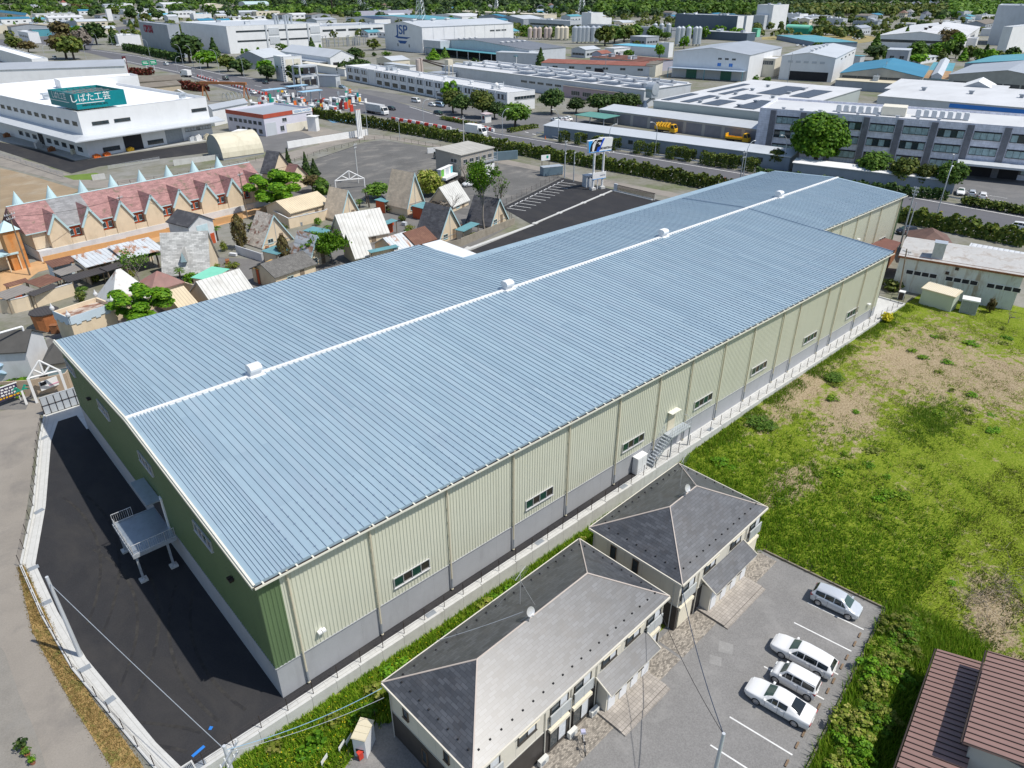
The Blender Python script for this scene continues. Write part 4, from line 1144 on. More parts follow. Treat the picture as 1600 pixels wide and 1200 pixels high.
for x,lab in((3.2,'pale grey water heater box standing first on the dark end wall'),(2.4,'pale grey water heater box standing second on the dark end wall, nearer the front')):
 t=thing('water_heater',lab,'water heater',on_ap(ap1,.3,x),.038,'water heaters')
 mb=MB();mb.box(-.2,-.28,.1,.2,.28,1.5);mb.build('case',LGREYW,t);mb=MB();mb.box(-.22,-.2,.3,-.2,.2,.7);mb.build('panel',WHITE,t)
gpoly('paver_strip',[tuple(on_ap(ap1,x,y))[:2]for x,y in((.2,-1.75),(20.2,-1.75),(20.2,.6),(.2,.6))],PAVER,.012,px=False,zf=LZ)
gpoly('paver_strip',[tuple(on_ap(ap2,x,y))[:2]for x,y in((-1.4,-1.75),(13.9,-1.75),(13.9,.6),(-1.4,.6))],PAVER,.012,px=False,zf=LZ)
def bicycle(p,rz):
 t=thing('bicycle','small bicycle parked on the pavers against the near apartment','bicycle',p,rz)
 for x in(-.5,.5):
  mb=MB();c=[(x+.31*math.cos(a),0,.33+.31*math.sin(a))for a in np.linspace(0,2*math.pi,21)];mb.tube(c,.022,5,cap=False)
  for k in range(8):a=k*math.pi/4;mb.tube([(x,0,.33),(x+.3*math.cos(a),0,.33+.3*math.sin(a))],.005,3)
  mb.build('wheel',BLACK,t)
 mb=MB()
 for a,b in(((-.5,.33),(-.1,.3)),((-.1,.3),(-.25,.8)),((-.5,.33),(-.22,.7)),((-.1,.3),(.36,.75)),((-.23,.72),(.36,.78)),((.5,.33),(.34,.95))):mb.tube([(a[0],0,a[1]),(b[0],0,b[1])],.02,6)
 mb.build('frame',ALU,t)
 mb=MB();mb.tube([(.34,-.28,1.0),(.36,0,.97),(.34,.28,1.0)],.015,5);mb.build('handlebar',STEEL,t)
 mb=MB();mb.box(-.36,-.07,.8,-.12,.07,.87);mb.build('saddle',BLACK,t)
 mb=MB();mb.box(.4,-.16,.85,.68,.16,1.08);mb.build('basket',M('lilac_cloth',(.45,.45,.6),.8),t)
bicycle(L(912,1168),.9)
bicycle2=None
sp=L(571,1168)
sh=thing('storage_shed','white sheet-metal storage shed with a ribbed roof by the grass bank','shed',(sp.x,sp.y,LOT),.6)
mb=MB();mb.box(-.75,-.45,0,.75,.45,1.95);mb.build('wall',WHITEC,sh)
mb=MB();mb.box(-.82,-.52,1.95,.82,.52,2.02)
for k in range(4):mb.box(-.78+.5*k,-.5,2.02,-.7+.5*k,.5,2.06)
mb.build('roof',CREAMT,sh);mb=MB();mb.box(-.77,-.3,.6,-.755,.3,.9);mb.build('notice',BLACK,sh)
t=thing('fire_extinguisher_box','red box standing at the end of the white storage shed','box',L(564,1186));mb=MB();mb.box(-.16,-.13,.1,.16,.13,.75);mb.prism([(-.2,-.15),(.2,-.15),(.2,.15),(-.2,.15)],.75,.8);mb.build('case',RED,t)
post_fence('low dark fence with white notices along the foot of the grass bank',[(-3,-8.4),(4.4,-5.1)],1.8,.8,DARKSTEEL,rails=(.4,.75),zf=LZ)
for k,(x,y)in enumerate(((508,1194),(535,1172),(546,1162))):
 p=L(x,y);t=thing('notice_board',['white notice board lowest on the fence at the grass bank','middle white notice board on the fence at the grass bank','white notice board nearest the storage shed'][k],'sign',(p.x,p.y,LOT),.45,'notices on the low fence')
 mb=MB();mb.box(-.35,-.02,.35,.35,.0,.75);mb.build('board',WHITE,t)
 mb=MB();mb.box(-.3,-.03,0,-.25,.0,.35);mb.box(.25,-.03,0,.3,0,.35);mb.build('stake',STEEL,t)
CARW=M('pearl_white_car_paint',(.80,.80,.79),.22,0,.01,1,.5,coat=.6)
CARS=M('silver_car_paint',(.58,.61,.64),.25,.25,.02,1,.5,coat=.5)
CARK=M('black_car_paint',(.015,.016,.018),.2,0,.1,1,.5,coat=.6)
CARN=M('dark_green_car_paint',(.02,.045,.04),.25,0,.1,1,.5,coat=.6)
CARB=M('pale_blue_car_paint',(.28,.38,.48),.25,.3,.05,1,.5,coat=.5)
CGLASS=M('car_glass',(.012,.016,.018),.06,0,.2,1,.7)
CGLASSG=M('tinted_windscreen',(.05,.09,.08),.06,0,.1,1,.7)
RIM=M('alloy_rim',(.45,.46,.48),.3,.7,.05)
TAILR=M('tail_lamp',(.35,.02,.02),.2,0,.1);HEADL=M('head_lamp',(.7,.72,.72),.15,0,.05)
def car(label,p,rz,paint,prof,wid,wheels,name='parked_car',group='cars in the parking lot',wr=.32,wind=CGLASSG,cat='car',roofrails=False):
 """prof: stations from tail to nose (x, half width factor, sill z, belt z, roof half width factor, roof z)"""
 t=thing(name,label,cat,p,rz,group);hw=wid/2
 def ring(s):
  x,fw,zs,zb,rw,zr_=s;w_=hw*fw;r=hw*rw
  H=[(w_*.90,zs),(w_*.98,zs+.10),(w_,zs+(zb-zs)*.55),(w_*.975,zb-.03),(w_*.94,zb)]
  H+=[(r+(w_*.94-r)*.45,zb+(zr_-zb)*.55),(r,zr_-.05*min(1,(zr_-zb)*4)),(r*.86,zr_-.005),(r*.45,zr_+.02*min(1,zr_))]
  return[(x,-y,z)for y,z in H]+[(x,y,z)for y,z in H[::-1]]
 S=np.array(prof,float);xs_=S[:,0];fine=[]
 for a,b in zip(S[:-1],S[1:]):
  for q in(0,.5):fine.append(a+(b-a)*q)
 fine.append(S[-1]);mb=MB();rs=[ring(s)for s in fine]
 for A,B in zip(rs[:-1],rs[1:]):
  i=len(mb.v);mb.v+=A+B;n=len(A)
  for k in range(n-1):mb.f.append((i+k,i+k+1,i+n+k+1,i+n+k));mb.m.append(0)
  mb.f.append((i+n-1,i,i+n,i+n+n-1));mb.m.append(0)
 mb.face(rs[0]);mb.face(rs[-1][::-1])
 o=mb.build('body',paint,t)
 bm=bmesh.new();bm.from_mesh(o.data);bmesh.ops.remove_doubles(bm,verts=bm.verts,dist=.002);bmesh.ops.recalc_face_normals(bm,faces=bm.faces)
 for f in bm.faces:f.smooth=True
 for e in bm.edges:
  if len(e.link_faces)==2 and e.calc_face_angle(0)>.75:e.smooth=False
 bm.to_mesh(o.data);bm.free()
 gh=[k for k,s in enumerate(prof)if s[5]-s[3]>.28];k0,k1=gh[0],gh[-1]
 def lerp(a,b,q):return tuple(a[i]+(b[i]-a[i])*q for i in range(3))
 def across(sA,sB,name,mat,qa=.1,qb=.92,fw=.92):
  rA,rB=ring(sA),ring(sB);mb=MB();c=[]
  for q in(qa,qb):
   row=[lerp(rA[k],rB[k],q)for k in(6,7,8,9,10,11)]
   c.append([(p_[0],p_[1]*fw,p_[2])for p_ in row])
  nx=1 if sB[0]<sA[0]else-1
  up=Vector((abs(sB[5]-sA[5])*nx,0,abs(sB[0]-sA[0]))).normalized()*.012
  for k in range(5):mb.face([tuple(Vector(p_)+up)for p_ in(c[0][k],c[0][k+1],c[1][k+1],c[1][k])])
  return mb.build(name,mat,t)
 across(prof[k1+1],prof[k1],'windscreen',wind)
 across(prof[k0-1],prof[k0],'rear_window',CGLASS,.12,.88)
 for sgn in(-1,1):
  spans=[]
  segs=[(k,k+1)for k in range(k0,k1)]
  lo=prof[k0-1];hi=prof[k1+1]
  for(ka,kb)in segs:
   a,b=prof[ka],prof[kb];mb=MB()
   def pt(s,q):
    rr=ring(s);i0=(4 if sgn<0 else len(rr)-1-4);i1=(6 if sgn<0 else len(rr)-1-6)
    A,M_,Bq=rr[i0],rr[i0+(1 if sgn<0 else-1)],rr[i1]
    v_=lerp(A,M_,q*2)if q<.5 else lerp(M_,Bq,q*2-1)
    return(v_[0],v_[1]+sgn*.012,v_[2]+.004)
   ia=.03/(b[0]-a[0]+1e-6)
   def mid(q,z):return lerp(pt(a,z),pt(b,z),q)
   for z0,z1 in((.06,.5),(.5,.88)):
    qa=ia;qb=1-ia
    mb.face([mid(qa,z0),mid(qb,z0),mid(qb,z1),mid(qa,z1)])
   mb.build('window',CGLASS,t)
  a,b=prof[k1],hi;rr=ring(a)
  pa=[pt(a,.06),lerp(pt(a,.06),pt(b,.3),.55),pt(a,.85)]
  mb=MB();mb.face(pa);mb.build('window',CGLASS,t)
 for x in wheels:
  for sgn in(-1,1):
   mb=MB();mb.tube([(0,-.11,0),(0,.11,0)],wr,20);mb.tube([(0,-.118,0),(0,.118,0)],wr*.9,20)
   wv=mb.build('wheel',BLACK,t,(x,sgn*(hw-.105),wr))
   mb=MB()
   for k in range(10):
    a=k*math.pi/5;mb.face([(wr*.12*math.cos(a-1),sgn*.128,wr*.12*math.sin(a-1)),(wr*.66*math.cos(a-.16),sgn*.124,wr*.66*math.sin(a-.16)),(wr*.66*math.cos(a+.16),sgn*.124,wr*.66*math.sin(a+.16)),(wr*.12*math.cos(a+1),sgn*.128,wr*.12*math.sin(a+1))])
   c=[(wr*.66*math.cos(a),sgn*.122,wr*.66*math.sin(a))for a in np.linspace(0,2*math.pi,21)];mb.tube(c,.018,5,cap=False)
   mb.build('rim',RIM,wv)
 nose,tail=prof[-1],prof[0]
 for sgn in(-1,1):
  s=prof[-2];y=sgn*hw*s[1]*.72
  mb=MB();mb.box(s[0]-.15,y-.15,s[3]-.15,s[0]+.06,y+.15,s[3]+.012);mb.build('headlight',HEADL,t)
  s=prof[1];y=sgn*hw*s[1]*.80
  mb=MB();mb.box(tail[0]-.012,y-.16,s[3]-.24,tail[0]+.2,y+.14,s[3]-.07);mb.build('tail_light',TAILR,t)
  a=prof[k1];b=hi;x=a[0]+(b[0]-a[0])*.62
  mb=MB();mb.box(x-.08,sgn*(hw+.02)-.10,a[3]-.02,x+.08,sgn*(hw+.02)+.10,a[3]+.13);mb.build('mirror',paint,t)
 mb=MB();mb.box(tail[0]-.015,-.24,tail[2]+.18,tail[0],.24,tail[2]+.3);mb.build('number_plate',WHITE,t)
 mb=MB();mb.box(nose[0]-.02,-hw*.5,nose[2]+.06,nose[0]+.012,hw*.5,nose[2]+.24);mb.build('grille',BLACK,t)
 for sgn in(-1,1):
  for x in(prof[k0][0]+.12,(prof[k0][0]+prof[k1][0])/2+.05,prof[k1][0]+.42):
   mb=MB();mb.box(x-.007,sgn*(hw+.002)-.004,.34,x+.007,sgn*(hw+.002)+.004,prof[k0][3]-.05);mb.build('door_gap',BLACK,t)
   if x<prof[k1][0]:mb=MB();mb.box(x+.12,sgn*(hw+.01)-.012,prof[k0][3]-.16,x+.30,sgn*(hw+.01)+.012,prof[k0][3]-.12);mb.build('door_handle',paint,t)
 if roofrails:
  for sgn in(-1,1):
   mb=MB();mb.tube([(prof[k0][0],sgn*hw*.7,prof[k0][5]+.03),(prof[k1][0],sgn*hw*.7,prof[k1][5]+.03)],.02,5);mb.build('roof_rail',paint,t)
 return t
SEDAN=[(-2.42,.80,.34,.80,.74,.81),(-2.36,.92,.26,.95,.78,.99),(-1.72,.99,.22,.98,.80,1.03),(-.75,1,.22,.97,.66,1.40),(-.05,1,.22,.95,.68,1.45),(.38,1,.22,.94,.68,1.42),(1.10,1,.22,.93,.80,1.0),(1.75,.98,.22,.86,.80,.90),(2.22,.90,.25,.74,.72,.77),(2.44,.72,.32,.62,.60,.64)]
WAGON=[(-2.40,.84,.34,.86,.72,.87),(-2.34,.94,.26,.98,.78,1.02),(-2.0,.98,.22,1.0,.64,1.38),(-1.2,1,.22,.97,.66,1.46),(-.2,1,.22,.95,.68,1.49),(.36,1,.22,.94,.68,1.45),(1.08,1,.22,.93,.80,1.01),(1.75,.98,.22,.86,.80,.91),(2.2,.90,.25,.75,.72,.78),(2.42,.72,.32,.62,.60,.64)]
KEI=[(-1.68,.92,.34,1.0,.80,1.02),(-1.64,.97,.24,1.04,.80,1.08),(-1.52,.98,.20,1.03,.74,1.55),(-.6,1,.20,1.0,.76,1.63),(.1,1,.2,.99,.76,1.63),(.62,1,.2,.98,.75,1.58),(1.12,1,.20,.97,.82,1.02),(1.45,.96,.22,.90,.80,.94),(1.62,.90,.26,.76,.75,.78),(1.70,.80,.3,.60,.68,.62)]
HATCH=[(-1.98,.86,.34,.92,.74,.93),(-1.93,.95,.26,1.02,.78,1.06),(-1.65,.98,.22,1.03,.68,1.44),(-.85,1,.22,1.0,.70,1.53),(-.1,1,.22,.98,.71,1.55),(.5,1,.22,.96,.70,1.48),(1.25,.99,.22,.94,.82,1.0),(1.62,.96,.24,.84,.78,.88),(1.86,.86,.28,.70,.70,.73),(1.98,.7,.32,.6,.6,.62)]
def cpos(px,py):p=P(px,py,LOT+.75);return(p.x,p.y,LOT)
back=DAZ+math.pi
cars_px=[('white saloon car with a long boot, parked nearest the camera',(1219,1094),back,CARW,SEDAN,1.82,(-1.42,1.40),False),('small boxy white kei car with a flat roof, parked between the saloon and the estate',(1243,1060),back,CARW,KEI,1.48,(-1.2,1.22),True),('long white estate car with a black tailgate window',(1256,1021),back,CARW,WAGON,1.80,(-1.40,1.38),False),('silver hatchback parked alone at the far end of the lot, nose to the kerb',(1308,938),DAZ,CARS,HATCH,1.70,(-1.25,1.22),False)]
for lab,q,rz,paint,prof,wid,wl,rails in cars_px:car(lab,cpos(*q),rz,paint,prof,wid,wl,roofrails=rails)
BROWNR=M('brown_metal_roof',(.29,.18,.155),.45,0,.06,.4,.5,stain=(.24,.16,.13),samt=.4)
bh=thing('brown_roofed_house','house with stepped brown standing-seam metal roofs at the edge of the field','house',(P(1400,1200,1.9).x,P(1400,1200,1.9).y,LOT),.155)
e1=P(1463,1013,1.9);ln=(e1-P(1400,1200,1.9)).length
def seam_roof(x0,x1,y0,y1,z0,z1,th=.14,name='roof'):
 mb=MB();f=lambda y:z0+(z1-z0)*(y-y0)/(y1-y0)
 mb.face([(x0,y0,z0),(x1,y0,z0),(x1,y1,z1),(x0,y1,z1)][::(1 if y1>y0 else-1)])
 mb.face([(x0,y0,z0-th),(x1,y0,z0-th),(x1,y1,z1-th),(x0,y1,z1-th)][::(-1 if y1>y0 else 1)])
 for(p,q)in(((x0,y0,z0),(x1,y0,z0)),((x1,y0,z0),(x1,y1,z1)),((x1,y1,z1),(x0,y1,z1)),((x0,y1,z1),(x0,y0,z0))):
  mb.face([(p[0],p[1],p[2]-th),(q[0],q[1],q[2]-th),q,p])
 x=x0+.02
 while x<x1:
  i=len(mb.v);w_=.022;h_=.06
  mb.v+=[(x-w_,y0,z0),(x+w_,y0,z0),(x+w_,y1,z1),(x-w_,y1,z1),(x-w_,y0,z0+h_),(x+w_,y0,z0+h_),(x+w_,y1,z1+h_),(x-w_,y1,z1+h_)]
  for fc in((4,5,6,7),(0,1,5,4),(1,2,6,5),(2,3,7,6),(3,0,4,7)):mb.f.append(tuple(i+k for k in fc));mb.m.append(1)
  x+=.46
 return mb.build(name,[BROWNR,M('brown_seam',(.05,.035,.03),.5)],bh)
seam_roof(-5,ln,0,-3.4,3.2,4.0)
mb=MB();mb.box(ln-1.2,-3.3,3.25,ln-1.12,0,4.15)if False else None
lu0=P(1505,1160,4.2);dq=Vector((math.cos(.155),math.sin(.155),0));og=Vector(bh.location)
xa=(lu0-og).dot(dq);xb=(P(1545,1017,4.2)-og).dot(dq);yy=(lu0-og).dot(Vector((-dq.y,dq.x,0)))
seam_roof(xa,xb,yy,yy-4.6,5.5,6.6);seam_roof(xa,xb,yy-9.2,yy-4.6,5.5,6.6)
mb=MB();mb.box(-4.9,-9,-.3,ln-.15,-.35,3.0);mb.box(xa+.5,yy-8.8,2.9,xb-.4,yy-.5,5.35);mb.build('wall',M('grey_render',(.40,.40,.38),.8,0,.06),bh)
mb=MB();mb.tube([(-5,.1,3.1),(ln,.1,3.1)],.06,6);mb.tube([(xa,yy+.1,5.4),(xb,yy+.1,5.4)],.06,6);mb.build('gutter',DARKSTEEL,bh)
mb=MB();mb.tube([(3,-3.4,4.0),(3,-3.4,4.05)],.1,4);
pole_thing('bare grey concrete pole at the kerb of the black yard, holding a guy wire',(-9.75,13.9,0),8.2,.17,LGREYW)
pole_thing('pale pole with two bracket arms at the lower left, by the concrete pit',(P(352,1172,6.0).x,P(352,1172,6.0).y,-1),7.4,.16,LGREYW,arms=((6.6,.9),(5.9,.7)),az=.6)
pole_thing('grey utility pole with bundled blue cables in front of the car park',(P(1131,1146,6.6).x,P(1131,1146,6.6).y,LOT),7.9,.16,LGREYW,az=.5)
p0=Vector((-9.75,13.9,7.6));p1=Vector((P(352,1172,6.0).x,P(352,1172,6.0).y,6.0));p2=Vector((P(1131,1146,6.4).x,P(1131,1146,6.4).y,6.3))
wire('guy_wire','grey guy wire with white clips stretched from the bare concrete pole',p0,p1,.15,.022,GALV)
wire('overhead_cable','blue cable running over the grass bank to the corner of the near apartment',p1,P(597,1075,4.0),.5,.022,M('blue_cable',(.22,.38,.52),.5))
wire('overhead_cable','thin pale cable beside the blue one over the grass bank',p1+Vector((.1,0,-.3)),P(600,1090,3.6),.4,.015,GALV)
wire('overhead_cable','dark cable sagging over the car park to the corner of the second apartment',p2,on_ap(ap2,.2,.2,5.3),.7,.03,M('dark_blue_cable',(.03,.05,.09),.5))
wire('overhead_cable','thin black cable over the car park to the near apartment gutter',p2,on_ap(ap1,18.9,.1,5.3),.5,.02)
wire('overhead_cable','pale cable lying across the dark slope of the near apartment roof',on_ap(ap1,9.3,5.0,8.3),on_ap(ap1,4.6,8.9,6.0),.1,.018,GALV)
pt_=thing('concrete_pit','square concrete pit with a grating at the corner of the black yard','pit',(-7.45,-1.05,.02));mb=MB()
mb.box(-.75,-.35,0,.75,-.25,.18);mb.box(-.75,.55,0,.75,.65,.18);mb.box(-.75,-.25,0,-.65,.55,.18);mb.box(.65,-.25,0,.75,.55,.18);mb.build('rim',CONCL,pt_)
mb=MB()
for k in range(14):mb.box(-.64+.093*k,-.24,.06,-.6+.093*k,.54,.10)
mb.build('grating',STEEL,pt_)
for k,(x,y,c)in enumerate(((37,1170,'large leafy plant in a clay pot at the lower left corner'),(44,1181,'bluish plant in a clay pot beside the large one'),(52,1193,'small bright green potted plant nearest the lane'))):
 p=G(x,y);t=thing('potted_plant',c,'plant',p,0,'potted plants at the lower left');mb=MB();mb.tube([(0,0,0),(0,0,.3)],.14,10,0,.2);mb.build('pot',M('terracotta',(.30,.12,.06),.8),t)
 o=bpy.data.objects.new('leaves',crown_mesh('cloud',[L_DARK,L_MID,L_BRIGHT][k],120,.25,0));COL.objects.link(o);o.parent=t;o.location=(0,0,.22);s=[.38,.28,.25][k];o.scale=(s,s,s)
rng=np.random.default_rng(11)
def pts_in(n,x0,x1,y0,y1,ok=lambda x,y:True):
 a=np.stack([rng.uniform(x0,x1,n),rng.uniform(y0,y1,n)],1)
 return np.array([p for p in a if ok(*p)])
G_TALL=leaf_mat('tall_fresh_grass',(.075,.17,.008),(.16,.295,.013),(.31,.39,.045),.4)
G_MIX=leaf_mat('mixed_meadow_grass',(.085,.14,.012),(.185,.25,.02),(.34,.34,.11),.35)
G_DRY=leaf_mat('dry_straw',(.20,.14,.07),(.33,.25,.14),(.45,.37,.25),.2)
ap_ok=lambda x,y:not(4.2<x<25.2 and y<-5.9)and not(25.9<x<40.6 and y<-5.0)
tufts('grass_bank',pts_in(15000,-9,42,-8.6,-1.62,lambda x,y:ap_ok(x,y)and not(x<4.4 and y<-5.2-(4.4-x)*.45)),lowz,.42,G_TALL,2,4,.05,.14)
def inten(x,y):
 d=max(0,min(1,(60-x)/18));return d
tufts('tall_grass',pts_in(17000,40.2,64,-27,-1.65,lambda x,y:rng.uniform()<(1.0 if x<47 else.75*max(.12,(60-x)/14))and not(x<41.2+(-y-14)*.1 and y<-14.4)),lowz,.40,G_TALL,3,4,.05,.16)
tufts('field_grass',pts_in(52000,50,115,-50,-1.7,lambda x,y:math.sin(x*.37+1.3)*math.sin(y*.31+.4)+.6*math.sin(x*.9+y*.7)*math.sin(y*1.1-.4*x)>-.35 and rng.uniform()<.8),lowz,.14,G_MIX,4,3,.035,.15)
tufts('field_grass',pts_in(17000,42,70,-50,-22,lambda x,y:y<-25.5-(42-x)*0),lowz,.16,G_MIX,6,3,.04,.15)
tufts('dry_straw',pts_in(26000,48,112,-45,-2,lambda x,y:math.sin(x*.21+2)*math.sin(y*.27+1)>.05),lowz,.07,G_DRY,7,3,.03,.25)
tufts('wall_foot_grass',pts_in(6500,42,104,-3.7,-1.62,lambda x,y:rng.uniform()<.25+.75*max(0,(y+3.7)/2)**1.5 and math.sin(x*1.3)+math.sin(x*.47+2)>-1.1),lowz,.24,G_TALL,8,4,.045,.2)
vw=[]
for _ in range(3200):
 i=rng.uniform(0,6);k=int(i);f=i-k;w_=rng.uniform(0,1)
 A_=np.array(VPX[k])*(1-f)+np.array(VPX[k+1])*f;B_=np.array(VPX[13-k])*(1-f)+np.array(VPX[12-k])*f;vw.append(tuple(P(*(A_*(1-w_)+B_*w_)))[:2])
tufts('verge_weeds',np.array(vw),lambda x,y:.02,.13,leaf_mat('dry_verge_grass',(.28,.18,.07),(.42,.29,.11),(.18,.20,.05),.2),9,4,.025,.10)
YF=leaf_mat('yellow_flowers',(.55,.45,.01),(.75,.60,.02),None,.1)
a=pts_in(700,-8,14,-6.5,-2.2,lambda x,y:ap_ok(x,y));C=np.array([(x,y,lowz(x,y)+rng.uniform(.3,.6))for x,y in a])
o=bpy.data.objects.new('yellow_flowers',quads_mesh('yellow_flowers',C,rng.normal(size=C.shape)+np.array([0,0,1.5]),rng.uniform(.025,.06,len(C)),YF,rng));COL.objects.link(o);o['kind']='stuff'
for k in range(34):
 x=-6+k*1.3+rng.uniform(-.4,.4);y=-3.3+rng.uniform(-1.1,.8)
 if not ap_ok(x,y-.5)or x>41:continue
 bush('leafy weed clump growing on the grass bank below the retaining wall',(x,y,lowz(x,y)),rng.uniform(.4,.8),rng.uniform(.5,.9),L_BRIGHT if k%3 else L_YEL,160,.2,'weed_clump','weed clumps on the grass bank',cat='weeds')
bush('round bush covered in yellow blossom at the far end of the retaining wall',G(1385,500),.85,1.2,leaf_mat('yellow_blossom',(.35,.33,.01),(.6,.52,.02),(.2,.25,.02),.2),420,.16,'yellow_bush')
for k,(x,y,r_,h_,mt_)in enumerate(((1188,664,1.6,.8,L_MID),(1303,593,1.3,.8,L_MID))):
 p=P(x,y,lowz(P(x,y,0).x,-4));bush(['dark green weed clump low in the field near the warehouse wall','bright weed clump further up the field beside the wall'][k],p,r_,h_,mt_,900,.08,'weed_clump',cat='weeds')
L_SCRUB=leaf_mat('scrub_leaves',(.09,.14,.015),(.20,.25,.03),(.32,.32,.09),.4)
for k in range(34):
 f=k/33;bx=42.6+(21.5-42.6)*f;by=-26.4-3.4*f*.85+rng.uniform(-1.3,.7)-.6
 r_=rng.uniform(.9,1.5);h_=rng.uniform(.8,1.6)if k>3 else.8
 mt_=[L_SCRUB,L_BRIGHT,G_TALL,L_YEL,L_SCRUB,L_BRIGHT][k%6]
 bush('straggly green shrub in the overgrown strip beside the car park',(bx,by,LOT+.0),r_,h_,mt_,1000,.085,'shrub','shrubs along the car park',kind='loose',cat='shrub')
a=pts_in(11000,20,44,-33,-25.7,lambda x,y:y<-25.6-(42.5-x)*.14);tufts('undergrowth',a,lambda x,y:LOT,.8,G_TALL,12,4,.05,.2)
BR=MB();rr=random.Random(4);c0=P(1560,930,0)
for k in range(260):
 p=c0+Vector((rr.gauss(0,2.6),rr.gauss(0,1.3),0));z=lowz(p.x,p.y);a=rr.uniform(0,6.28);l=rr.uniform(.4,1.3)
 BR.tube([(p.x,p.y,z+.03),(p.x+l*.5*math.cos(a),p.y+l*.5*math.sin(a),z+rr.uniform(.1,.5)),(p.x+l*math.cos(a),p.y+l*math.sin(a),z+.06)],.015,3)
tag(BR.build('dry_brushwood',L_TWIG),kind='stuff')
for q,w_,a_ in(((1134,1012),1.1,.5),((1118,1032),.9,.5),((1068,985),.9,.4),((1150,900),1.3,.3)):
 p=L(*q);c_,s_=math.cos(a_)*w_/2,math.sin(a_)*w_/2
 gpoly('patched_asphalt',[(p.x+c_-s_,p.y+s_+c_),(p.x-c_-s_,p.y-s_+c_),(p.x-c_+s_,p.y-s_-c_),(p.x+c_+s_,p.y+s_-c_)],M('pale_asphalt_patch',(.27,.265,.255),.9,0,.1,1,.2,fine=.2),.005,px=False,zf=LZ)
rw_=random.Random(19)
for k in range(85):
 x,y=rw_.uniform(46,108),rw_.uniform(-34,-4);h_=rw_.uniform(.2,.5)
 if math.sin(x*.25)*math.sin(y*.3+1)<-.2:continue
 bush('small leafy weed clump in the rough grass field',(x,y,lowz(x,y)),rw_.uniform(.3,.9),h_,rw_.choice((G_TALL,L_BRIGHT,G_MIX)),150,.17,'field_weed','weeds of the rough field',cat='weeds')
c_=P(1452,662,.4)
tufts('dark_grass_patch',np.array([(c_.x+rng.normal()*3.4,c_.y+rng.normal()*1.7)for _ in range(2600)]),lowz,.26,leaf_mat('deep_green_grass',(.08,.17,.01),(.15,.26,.02),(.22,.31,.04),.35),15,3,.04,.15)
WWALL=M('stained_white_wall',(.60,.62,.60),.8,0,.08,.8,stain=(.30,.20,.10),samt=.7,sscale=(.9,.9,.16),sth=(.50,.66))
WRUSTW=M('white_sheet_rusty',(.62,.62,.60),.6,0,.08,.8,stain=(.28,.13,.06),samt=.8,sscale=(.5,.5,.5),sth=(.56,.66))
rb,lu,lv=bld('long white block workshop with rust-stained walls and a pale roof, beside the field',(1407,400),(1600,431),11.0,5.6,WWALL,M('pale_old_roof',(.46,.455,.44),.7,0,.1,.5,stain=(.25,.19,.14),samt=.75,sscale=(.5,.5,.5),sth=(.5,.68)),'gu',1.0,ov=.25,snap=False,name='workshop',cat='workshop')
mb=MB();mb.box(-.3,-.38,5.42,lu+2,-.26,5.72);mb.box(-.3,-.3,6.0,lu+2,-.25,6.05);mb.build('rusty_gutter',RUST,rb)
for k in range(5):
 for q in range(4):
  put('window',window_mesh(1.05,.75,1,WHITE,DARK,.06,sill=False),rb,(1.9+k*5.6+q*1.12,0,2.9))
for(x,z)in((7.0,4.1),(8.1,5.0),(19.0,3.6)):
 mb=MB();mb.box(-.25,-.12,-.2,.25,0,.25);mb.build('wall_vent',DARKSTEEL,rb,(x,0,z))
mb=MB();mb.box(4.2,.6,5.6,5.8,2.2,8.3);mb.box(4.1,.5,8.3,5.9,2.3,8.4);mb.build('chimney',GALV,rb)
sh1,a,b=bld('long pale green shed with an ivory ribbed lean-to roof, against the white workshop',(1436,471),(1485,485),2.2,.2,M('pale_green_sheet',(.50,.55,.47),.5,0,.05),M('ivory_ribbed',(.66,.58,.42),.5,0,.05),'slab',snap=False,name='storage_shed',cat='shed',ov=.05)
for c in list(sh1.children):bpy.data.objects.remove(c)
wall_part(sh1,a,b,2.3,M('pale_green_sheet',(.5,.55,.47)),'sf',.35,.3);roof_parts(sh1,a,b,2.3,M('ivory_ribbed',(.66,.58,.42)),'sf',.35,.2,None)
mb=MB()
for k in range(18):mb.box(a*k/18,-.2,2.42,a*k/18+.12,b+.2,2.47)if False else mb.face([(a*k/18,-.21,2.49),(a*k/18+.12,-.21,2.49),(a*k/18+.12,b+.2,2.9),(a*k/18,b+.2,2.9)])
mb.build('roof_ribs',CREAMW,sh1)
sh2,a,b=bld('small grey two-door storage shed with a white top, right of the pale green one',(1498,487),(1524,492),1.6,0.01,LGREYW,WHITE,'slab',snap=False,name='storage_shed',cat='shed',ov=.05)
for c in list(sh2.children):bpy.data.objects.remove(c)
mb=MB();mb.box(0,0,-.2,a,b,1.95);mb.build('wall',LGREYW,sh2)
mb=MB();mb.prism([(-.08,-.15),(a+.08,-.15),(a+.08,b+.08),(-.08,b+.08)],1.95,2.15);mb.build('roof',WHITE,sh2)
for k in range(2):panel(sh2,a,b,'f',.03+k*.48,.49+k*.48,.05,1.9,STEEL,'door',.04)
t=thing('outdoor_boiler','small white framed boiler unit at the foot of the leaning wooden pole','boiler',G(1407,467),.2);mb=MB();mb.box(-.4,-.4,.1,.4,.4,1.2,1);mb.box(-.45,-.45,1.2,.45,.45,1.3,0)
for(x,y)in((-.42,-.42),(.36,-.42),(.36,.36),(-.42,.36)):mb.box(x,y,0,x+.06,y+.06,1.2,0)
mb.build('case',[WHITE,DARKSTEEL],t)
pole_thing('leaning brown wooden pole against the white workshop',G(1404,461),7.6,.13,WOOD,arms=((7.1,.8),),az=1.2).rotation_euler=(R(-3),R(4),1.2)
